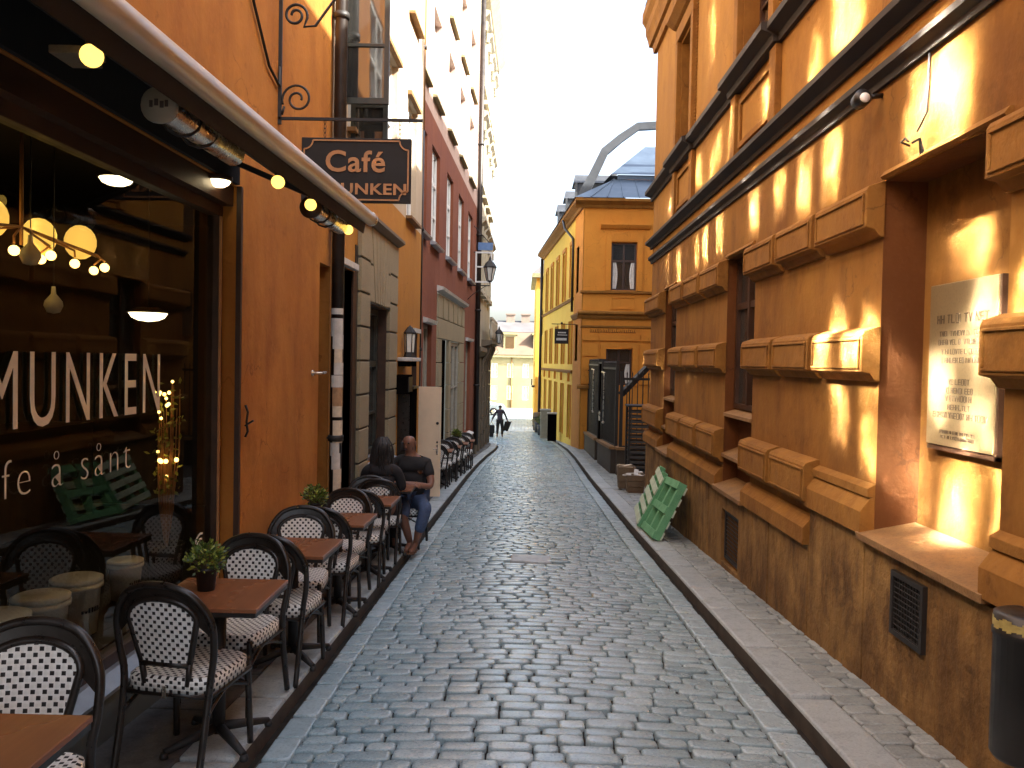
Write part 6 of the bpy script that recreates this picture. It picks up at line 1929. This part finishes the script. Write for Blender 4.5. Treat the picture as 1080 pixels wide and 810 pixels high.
GC, GT = 'woven bistro chairs along the cafe front', 'bistro tables along the cafe front'
GC2, GT2 = 'black bistro chairs further down by the red house', 'bistro tables by the red house'
chair0 = make_chair('x', GC); table0 = make_table('x', GT)
used = {'c': False, 't': False}
def place(kind, x, y, rz, label, group, s=1.0):
    src = chair0 if kind == 'c' else table0
    o = src if not used[kind] else copy_tree(src)
    used[kind] = True
    o.location = (x, y, pvl(y)+.002); o.rotation_euler = (0, 0, R(rz)); o['label'] = label; o['group'] = group
    return o
TX = -1.485
tables = [(2.15, 'wooden bistro table cut by the lower left corner of the photo'),
          (4.06, 'bistro table with a potted plant, nearest whole table to the shop window'),
          (5.40, 'bare bistro table in front of the orange pier'),
          (6.74, 'bistro table holding a potted plant by the dark door'),
          (8.08, 'bistro table before the grey stone window, just in front of the seated pair'),
          (9.42, 'bistro table between the two seated people')]
for i, (y, l) in enumerate(tables):
    place('t', TX + (.0 if i else -.03) + random.uniform(-.01, .01), y, random.uniform(-2, 2), l, GT)
fl = ['bistro chair facing us behind the corner table, cut by the left edge', 'bistro chair facing us behind the nearest plant', 'bistro chair facing us behind the bare table by the orange pier',
      'bistro chair facing us behind the table with the far plant', 'bistro chair facing us behind the table before the stone window', 'bistro chair under the man with crossed arms']
al = [None, 'bistro chair with its back to us, nearest whole chair beside the shop window', 'bistro chair with its back to us just beyond the nearest plant table', 'bistro chair with its back to us at the table with the far plant',
      'bistro chair with its back to us at the table before the stone window', 'bistro chair under the dark haired person']
for i, (y, l) in enumerate(tables):
    fx = -1.585 if i != 0 else -1.66
    place('c', fx+random.uniform(-.015, .015) + (.23 if i == 5 else 0), y+.45+random.uniform(-.02, .05), (8, -7, 6, -9, 5, -4)[i], fl[i], GC)
    if al[i]:
        place('c', (-1.545, -1.545, -1.50, -1.52, -1.52, -1.53)[i], y-.20-(.22 if i == 5 else 0), 180+(-7, -9, -6, -4, 3, 2)[i], al[i], GC)
far_l = ['first far bistro table just past the beige door leaf', 'second far bistro table past the beige door leaf', 'third far bistro table carrying a small plant by the red house', 'last far bistro table by the red house']
far_c = [('far chair nearest the beige door leaf, back to us', 'far chair facing us at the first far table'), ('far chair back to us at the second far table', 'far chair facing us at the second far table'),
         ('far chair back to us at the table with the small plant', 'far chair facing us at the table with the small plant'), ('far chair back to us at the last far table', 'farthest bistro chair of the row by the red house')]
for i, y in enumerate((17.0, 18.6, 20.2, 21.8)):
    xw = LRd(0, y, 0)[0]; x = xw+.33
    place('t', x, y, 0, far_l[i], GT2)
    place('c', x-.03, y-.30, 180+random.uniform(-6, 6), far_c[i][0], GC2); place('c', x-.02, y+.45, random.uniform(-6, 6), far_c[i][1], GC2)
GP = 'small potted plants on the cafe tables'
make_plant('bushy yellow-green plant in a black pot on the nearest whole table', GP, (-1.565, 4.10, pvl(4.06)+.751), .90, 1)
make_plant('potted plant on the table by the dark door', GP, (-1.68, 6.74, pvl(6.74)+.751), 1.0, 2)
make_plant('tiny far potted plant on a table by the red house', GP, (LRd(.3, 20.2, 0)[0], 20.2, pvl(20.2)+.751), 1.25, 3)

# ------------------------------------------------------------------ people
def skin(name, verts, edges, mat, parent, root=0, sub=2):
    """continuous surface grown on a skeleton: verts = [(x,y,z,r)]"""
    off = wloc(parent)
    me = bpy.data.meshes.new(name); me.from_pydata([Vector(v[:3])-off for v in verts], edges, [])
    o = bpy.data.objects.new(name, me); COL.objects.link(o); o.parent = parent
    m = o.modifiers.new('skin', 'SKIN'); m.use_smooth_shade = True
    if not me.skin_vertices: me.skin_vertices.new()
    for i, v in enumerate(verts):
        sv = me.skin_vertices[0].data[i]; r = v[3]
        sv.radius = (r, r) if not isinstance(r, tuple) else r
        sv.use_root = (i == root)
    s = o.modifiers.new('sub', 'SUBSURF'); s.levels = sub; s.render_levels = sub
    dg = bpy.context.evaluated_depsgraph_get(); dg.update()
    me2 = bpy.data.meshes.new_from_object(o.evaluated_get(dg))
    o.modifiers.clear(); o.data = me2; bpy.data.meshes.remove(me)
    me2.materials.clear(); me2.materials.append(mat)
    for p in me2.polygons: p.use_smooth = True
    return o
def chain(pts, start=0): return [(i, i+1) for i in range(start, start+len(pts)-1)]

def hand(verts, edges, wrist_i, w, d, up, s=1.0, curl=.5):
    """palm and five bent fingers continued from the wrist"""
    d = Vector(d).normalized(); up = Vector(up).normalized(); side = d.cross(up).normalized(); w = Vector(w)
    base = len(verts); palm = w+d*.05*s; verts.append((*palm, .026*s)); edges.append((wrist_i, base))
    for k, (o, L) in enumerate(((-.027, .062), (-.009, .074), (.009, .070), (.026, .054))):
        r = palm+d*.035*s+side*o*s; m = r+(d*math.cos(curl)-up*math.sin(curl))*L*.5*s; e = m+(d*math.cos(curl*2.2)-up*math.sin(curl*2.2))*L*.5*s
        i = len(verts); verts += [(*r, .0095*s), (*m, .0085*s), (*e, .0065*s)]; edges += [(base, i), (i, i+1), (i+1, i+2)]
    r = palm-d*.01*s-side*.032*s; m = r+(d*.6-side*.8)*.03*s; e = m+(d*.9-side*.3)*.03*s
    i = len(verts); verts += [(*r, .011*s), (*m, .0095*s), (*e, .007*s)]; edges += [(base, i), (i, i+1), (i+1, i+2)]

def face_bits(parent, c, fwd, up, s=1.0, face_shade=False):
    """nose, eyes, mouth and ears on a head centred at c looking along fwd"""
    f = Vector(fwd).normalized(); u = Vector(up).normalized(); r = f.cross(u).normalized(); u = r.cross(f); c = Vector(c)
    mb = MB()
    mb.add([c+f*.098*s+u*.012*s, c+f*.095*s-u*.035*s+r*.016*s, c+f*.095*s-u*.035*s-r*.016*s, c+f*.125*s-u*.03*s], [(0, 1, 3), (0, 3, 2), (1, 2, 3)])
    for q in (-1, 1): mb.blob(c+r*q*.082*s-u*.005*s-f*.01*s, .028*s, .4, .7, 1.1, 8, 6)
    mb.build('nose_and_ears', m_skin, parent)
    mb = MB()
    for q in (-1, 1): mb.blob(c+r*q*.032*s+u*.016*s+f*.090*s, .011*s, seg=8, rings=6)
    mb.build('eye', m_hair, parent)
    mb = MB(); mb.bar(c+f*.098*s-u*.058*s-r*.022*s, c+f*.098*s-u*.058*s+r*.022*s, .008*s, .008*s); mb.build('mouth', m_purple, parent)

# man with crossed arms, sitting on the chair beyond the last table
y0 = 9.86; x0 = -1.33; z0 = pvl(y0)
MN = thing('person', 'bald man in a black t-shirt and jeans sitting with crossed arms by the beige door', 'person', (x0, y0, z0))
B = lambda x, y, z: (x0+x, y0+y, z0+z)
body = [(*B(.02, .06, .55), .13), (*B(.02, .03, .72), .125), (*B(.02, -.02, .92), (.165, .115)), (*B(.02, -.03, 1.02), .10), (*B(.015, -.05, 1.11), .055), (*B(.0, -.075, 1.19), .075), (*B(-.005, -.085, 1.26), .088), (*B(-.005, -.075, 1.325), .055)]
edges = chain(body)
def limb(start, pts):
    i = len(body); body.extend(pts); edges.append((start, i)); edges.extend([(i+k, i+k+1) for k in range(len(pts)-1)]); return i+len(pts)-1
a = limb(3, [(*B(.20, -.02, .985), .062), (*B(.27, -.12, .80), .047), (*B(.265, -.19, .735), .042), (*B(.10, -.27, .775), .034), (*B(-.02, -.30, .79), .026)])
hand(body, edges, a, body[a][:3], (-1, -.2, .1), (0, -.5, 1), 1.0)
a = limb(3, [(*B(-.17, -.02, .985), .062), (*B(-.26, -.12, .80), .047), (*B(-.24, -.20, .735), .042), (*B(-.08, -.30, .75), .034), (*B(.04, -.32, .765), .026)])
hand(body, edges, a, body[a][:3], (1, -.1, .1), (0, -.5, 1), 1.0)
a = limb(0, [(*B(.12, -.02, .52), .09), (*B(.24, -.34, .52), .068), (*B(.22, -.36, .44), .06), (*B(.16, -.36, .24), .052), (*B(.12, -.30, .08), .036), (*B(.10, -.42, .035), .035), (*B(.085, -.49, .026), .026)])
a = limb(0, [(*B(-.08, -.02, .52), .09), (*B(-.02, -.36, .52), .068), (*B(-.03, -.38, .44), .06), (*B(.02, -.33, .24), .052), (*B(.05, -.24, .08), .036), (*B(.03, -.36, .035), .035), (*B(.02, -.43, .026), .026)])
skin('body', body, edges, m_skin, MN)
sh = [(*B(.02, .06, .58), (.185, .165)), (*B(.02, .03, .72), (.185, .165)), (*B(.02, -.02, .92), (.20, .155)), (*B(.02, -.03, 1.03), .115), (*B(.015, -.045, 1.075), .068),
      (*B(.20, -.02, .99), .078), (*B(.26, -.11, .83), .066), (*B(-.17, -.02, .99), .078), (*B(-.25, -.11, .83), .066)]
skin('t_shirt', sh, [(0, 1), (1, 2), (2, 3), (3, 4), (3, 5), (5, 6), (3, 7), (7, 8)], m_shirt, MN)
tr = [(*B(.02, .06, .53), .15), (*B(.12, -.02, .52), .105), (*B(.24, -.345, .52), .082), (*B(.16, -.36, .22), .068), (*B(-.08, -.02, .52), .105), (*B(-.02, -.365, .52), .082), (*B(-.0, -.37, .38), .076)]
skin('jeans', tr, [(0, 1), (1, 2), (2, 3), (0, 4), (4, 5), (5, 6)], m_jeans, MN)
for p, q in (((.105, -.38, .022), (.085, -.50, .016)), ((.035, -.32, .022), (.02, -.44, .016))):
    mb = MB(); mb.bar(B(p[0], p[1]+.12, .008), B(q[0], q[1]-.01, .008), .085, .014); mb.bar(B(p[0]-.04, p[1], .03), B(p[0]+.04, p[1], .03), .02, .06, up=(0, 0, 1)); mb.build('sandal', m_shoe, MN)
face_bits(MN, B(-.005, -.085, 1.235), (-.25, -1, -.1), (0, 0, 1))
skin('face_shade', [(*B(-.02, -.115, 1.185), .058), (*B(.03, -.085, 1.19), .05), (*B(-.055, -.075, 1.19), .05)], [(0, 1), (0, 2)], m_hair, MN)  # dark mass added for the shaded lower face
mb = MB(); mb.bar(B(.12, -.01, 1.06), B(.16, -.02, .75), .012, .012) if False else None
# dark haired person with the back to us
y1 = 9.02; x1 = -1.53; z1 = pvl(y1)
WN = thing('person', 'dark haired person in charcoal clothes seated back to us at the last table', 'person', (x1, y1, z1))
B = lambda x, y, z: (x1+x, y1+y, z1+z)
body = [(*B(0, -.04, .55), .13), (*B(0, -.01, .72), .11), (*B(0, .03, .90), (.14, .10)), (*B(0, .04, .99), .09), (*B(0, .06, 1.07), .05), (*B(0, .085, 1.15), .07), (*B(0, .09, 1.21), .085), (*B(0, .08, 1.27), .055)]
edges = chain(body)
a = limb(3, [(*B(.17, .03, .955), .052), (*B(.21, .12, .78), .042), (*B(.20, .17, .745), .038), (*B(.10, .30, .775), .03), (*B(.06, .36, .785), .024)]); hand(body, edges, a, body[a][:3], (-.4, 1, 0), (0, 0, 1), .92)
a = limb(3, [(*B(-.17, .03, .955), .052), (*B(-.21, .12, .78), .042), (*B(-.20, .17, .745), .038), (*B(-.10, .30, .775), .03), (*B(-.06, .36, .785), .024)]); hand(body, edges, a, body[a][:3], (.4, 1, 0), (0, 0, 1), .92)
for s in (-1, 1): limb(0, [(*B(s*.10, .06, .52), .085), (*B(s*.12, .36, .52), .065), (*B(s*.12, .39, .44), .055), (*B(s*.11, .36, .22), .048), (*B(s*.11, .33, .07), .034), (*B(s*.11, .44, .03), .03)])
skin('body', body, edges, m_skin, WN)
skin('jacket', [(*B(0, -.05, .57), .155), (*B(0, -.01, .72), .14), (*B(0, .03, .91), (.17, .125)), (*B(0, .04, 1.0), .10), (*B(0, .06, 1.05), .065), (*B(.17, .03, .96), .066), (*B(.215, .12, .78), .056), (*B(.2, .18, .745), .05), (*B(.11, .29, .77), .04), (*B(-.17, .03, .96), .066), (*B(-.215, .12, .78), .056), (*B(-.2, .18, .745), .05), (*B(-.11, .29, .77), .04)],
     [(0, 1), (1, 2), (2, 3), (3, 4), (3, 5), (5, 6), (6, 7), (7, 8), (3, 9), (9, 10), (10, 11), (11, 12)], m_dress, WN)
skin('trousers', [(*B(0, -.04, .54), .145)]+[(*B(.10, .06, .52), .10), (*B(.12, .36, .52), .078), (*B(.12, .38, .40), .068), (*B(.11, .35, .12), .055), (*B(-.10, .06, .52), .10), (*B(-.12, .36, .52), .078), (*B(-.12, .38, .40), .068), (*B(-.11, .35, .12), .055)],
     [(0, 1), (1, 2), (2, 3), (3, 4), (0, 5), (5, 6), (6, 7), (7, 8)], m_dress, WN)
skin('hair', [(*B(0, .055, 1.26), .072), (*B(0, .045, 1.20), .098), (*B(0, .03, 1.10), .085)], [(0, 1), (1, 2)], m_hair, WN)
mb = MB(); rr = random.Random(12)           # loose strands over the shoulders
for k in range(110):
    a_ = rr.uniform(R(150), R(390)); c_, s_ = math.cos(a_), math.sin(a_)
    q0 = B(.045*c_, .07+.03*s_, 1.325); q1 = B(.100*c_*1.02, .06+.105*s_, 1.24); q2 = B(.112*c_+rr.gauss(0, .008), .045+.10*s_+rr.gauss(0, .008), 1.10); q3 = B(.12*c_+rr.gauss(0, .02), .02+.085*s_+rr.gauss(0, .015), 1.10-rr.uniform(.10, .24))
    mb.tube(bez([q0, q1, q2, q3], 4), [.006]*9+[.006, .005, .004, .002], 4, cap=False)
mb.build('hair_strand', m_hair, WN)
face_bits(WN, B(0, .09, 1.185), (0, 1, 0), (0, 0, 1), .95)
# walker with bags far down the street
yw_ = 44.6; xw_ = -1.20; zw_ = gz(yw_)
WK = thing('person', 'person in dark clothes walking away down the street carrying a bag', 'person', (xw_, yw_, zw_))
B = lambda x, y, z: (xw_+x, yw_+y, zw_+z)
body = [(*B(0, 0, .95), .13), (*B(0, 0, 1.12), .125), (*B(0, .02, 1.32), (.165, .11)), (*B(0, .02, 1.43), .09), (*B(0, .03, 1.51), .052), (*B(0, .05, 1.60), .075), (*B(0, .05, 1.67), .085), (*B(0, .04, 1.73), .055)]
edges = chain(body)
a = limb(3, [(*B(.19, .0, 1.39), .06), (*B(.32, -.02, 1.13), .048), (*B(.40, .05, .90), .034)]); hand(body, edges, a, body[a][:3], (.2, .1, -1), (1, 0, 0))
rh = Vector(body[a][:3])
a = limb(3, [(*B(-.19, .0, 1.39), .06), (*B(-.33, -.02, 1.14), .048), (*B(-.43, .03, .92), .034)]); hand(body, edges, a, body[a][:3], (-.2, .1, -1), (-1, 0, 0))
lh = Vector(body[a][:3])
limb(0, [(*B(.10, .0, .86), .095), (*B(.13, .10, .50), .066), (*B(.13, .02, .10), .045), (*B(.14, .12, .04), .04), (*B(.14, .18, .035), .03)])
limb(0, [(*B(-.10, .0, .86), .095), (*B(-.12, .03, .48), .066), (*B(-.13, -.18, .14), .045), (*B(-.13, -.10, .05), .04), (*B(-.13, -.02, .035), .03)])
skin('body', body, edges, m_skin, WK)
skin('jacket', [(*B(0, 0, .86), .17), (*B(0, 0, 1.12), .155), (*B(0, .02, 1.33), (.20, .14)), (*B(0, .02, 1.44), .105), (*B(.19, .0, 1.40), .078), (*B(.32, -.02, 1.13), .064), (*B(.39, .04, .95), .05), (*B(-.19, .0, 1.40), .078), (*B(-.33, -.02, 1.14), .064), (*B(-.42, .02, .97), .05)],
     [(0, 1), (1, 2), (2, 3), (3, 4), (4, 5), (5, 6), (3, 7), (7, 8), (8, 9)], m_purple, WK)
skin('trousers', [(*B(0, 0, .93), .15), (*B(.10, 0, .86), .115), (*B(.13, .10, .5), .085), (*B(.13, .03, .13), .07), (*B(-.10, 0, .86), .115), (*B(-.12, .03, .48), .085), (*B(-.13, -.16, .17), .07)], [(0, 1), (1, 2), (2, 3), (0, 4), (4, 5), (5, 6)], m_dress, WK)
skin('hair', [(*B(0, .03, 1.73), .06), (*B(0, .015, 1.67), .098), (*B(0, .0, 1.59), .07)], [(0, 1), (1, 2)], m_hair, WK)
face_bits(WK, B(0, .05, 1.64), (0, 1, 0), (0, 0, 1))
t = thing('carried_bag', 'bulky black bag hanging from the left hand of the walking person', 'bag', lh+Vector((0, 0, -.7)))
mb = MB(); c = lh+Vector((-.03, .04, -.50)); mb.obox(c, .36, .20, .46); mb.build('bag_body', m_shirt, t, bevel=.06)
mb = MB(); mb.tube([c+Vector((-.10, 0, .22)), lh+Vector((-.03, .03, -.08)), c+Vector((.10, 0, .22))], .014, 6); mb.build('handle', m_shirt, t)
mb = MB(); mb.obox(c+Vector((.02, 0, -.32)), .22, .14, .2); mb.build('hanging_strap', m_dress, t, bevel=.04)
t = thing('carried_coat', 'dark coat draped over the right hand of the walking person', 'coat', rh+Vector((0, 0, -.5)))
mb = MB(); vs = []
for j in range(5):
    for i in range(7): vs.append(rh+Vector((-.14+.06*i*(1-.08*j)-.02*j, .06+.03*math.sin(i*2.1+j*.4), -.04-.13*j-.02*math.sin(i*1.7))))
fs = [(j*7+i, j*7+i+1, (j+1)*7+i+1, (j+1)*7+i) for j in range(4) for i in range(6)]
mb.smooth = True; mb.add(vs, fs); o = mb.build('cloth', m_dress, t); q = o.modifiers.new('thick', 'SOLIDIFY'); q.thickness = .03

# ------------------------------------------------------------------ camera, sun, sky
cam = bpy.data.cameras.new('camera'); co = bpy.data.objects.new('camera', cam); COL.objects.link(co)
cam.sensor_width = 36; cam.sensor_fit = 'HORIZONTAL'; cam.lens = 874/1080*36; cam.clip_end = 2000; cam.clip_start = .05
roll = .02; dx, dy = 552-540, 405-382
ux = math.cos(roll)*dx-math.sin(roll)*dy; uy = math.sin(roll)*dx+math.cos(roll)*dy
pitch = -math.atan2(uy, math.hypot(874, ux)); yaw = math.atan2(ux, 874)
f = Vector((-math.sin(yaw)*math.cos(pitch), math.cos(yaw)*math.cos(pitch), math.sin(pitch))); r = Vector((math.cos(yaw), math.sin(yaw), 0)); u = r.cross(f)
r2 = r*math.cos(roll)+u*math.sin(roll); u2 = u*math.cos(roll)-r*math.sin(roll)
m = Matrix((r2, u2, -f)).transposed().to_4x4(); m.translation = (0, 0, 1.8)
co.matrix_world = m; S.camera = co

sun = bpy.data.lights.new('sun', 'SUN'); sun.energy = 5.0; sun.angle = R(.5); sun.color = (1, .95, .86)
so = bpy.data.objects.new('sun', sun); so.rotation_euler = TOSUN.to_track_quat('Z', 'Y').to_euler(); so.location = (20, -8, 30); COL.objects.link(so)
w = bpy.data.worlds.new('World'); S.world = w; w.use_nodes = True
nt = w.node_tree; bg = nt.nodes['Background']
sk = nt.nodes.new('ShaderNodeTexSky'); sk.sky_type = 'NISHITA'; sk.sun_disc = False
sk.sun_elevation = R(SUN_EL); sk.sun_rotation = math.atan2(TOSUN.x, TOSUN.y); sk.dust_density = 5.0; sk.air_density = 1.0; sk.ozone_density = 1.0
hs = nt.nodes.new('ShaderNodeHueSaturation'); hs.inputs['Saturation'].default_value = .80
nt.links.new(sk.outputs[0], hs.inputs['Color']); nt.links.new(hs.outputs[0], bg.inputs[0]); bg.inputs[1].default_value = .15
S.view_settings.view_transform = 'Standard'; S.view_settings.look = 'None'; S.view_settings.exposure = 2.25; S.view_settings.gamma = 1.0
c = S.cycles
c.use_denoising = True; c.denoiser = 'OPENIMAGEDENOISE'; c.blur_glossy = 0.0; c.sample_clamp_indirect = 0; c.sample_clamp_direct = 0
c.use_guiding = True; c.guiding_training_samples = 64; c.use_adaptive_sampling = False
c.max_bounces = 10; c.diffuse_bounces = 5; c.glossy_bounces = 5; c.transparent_max_bounces = 12; c.transmission_bounces = 4
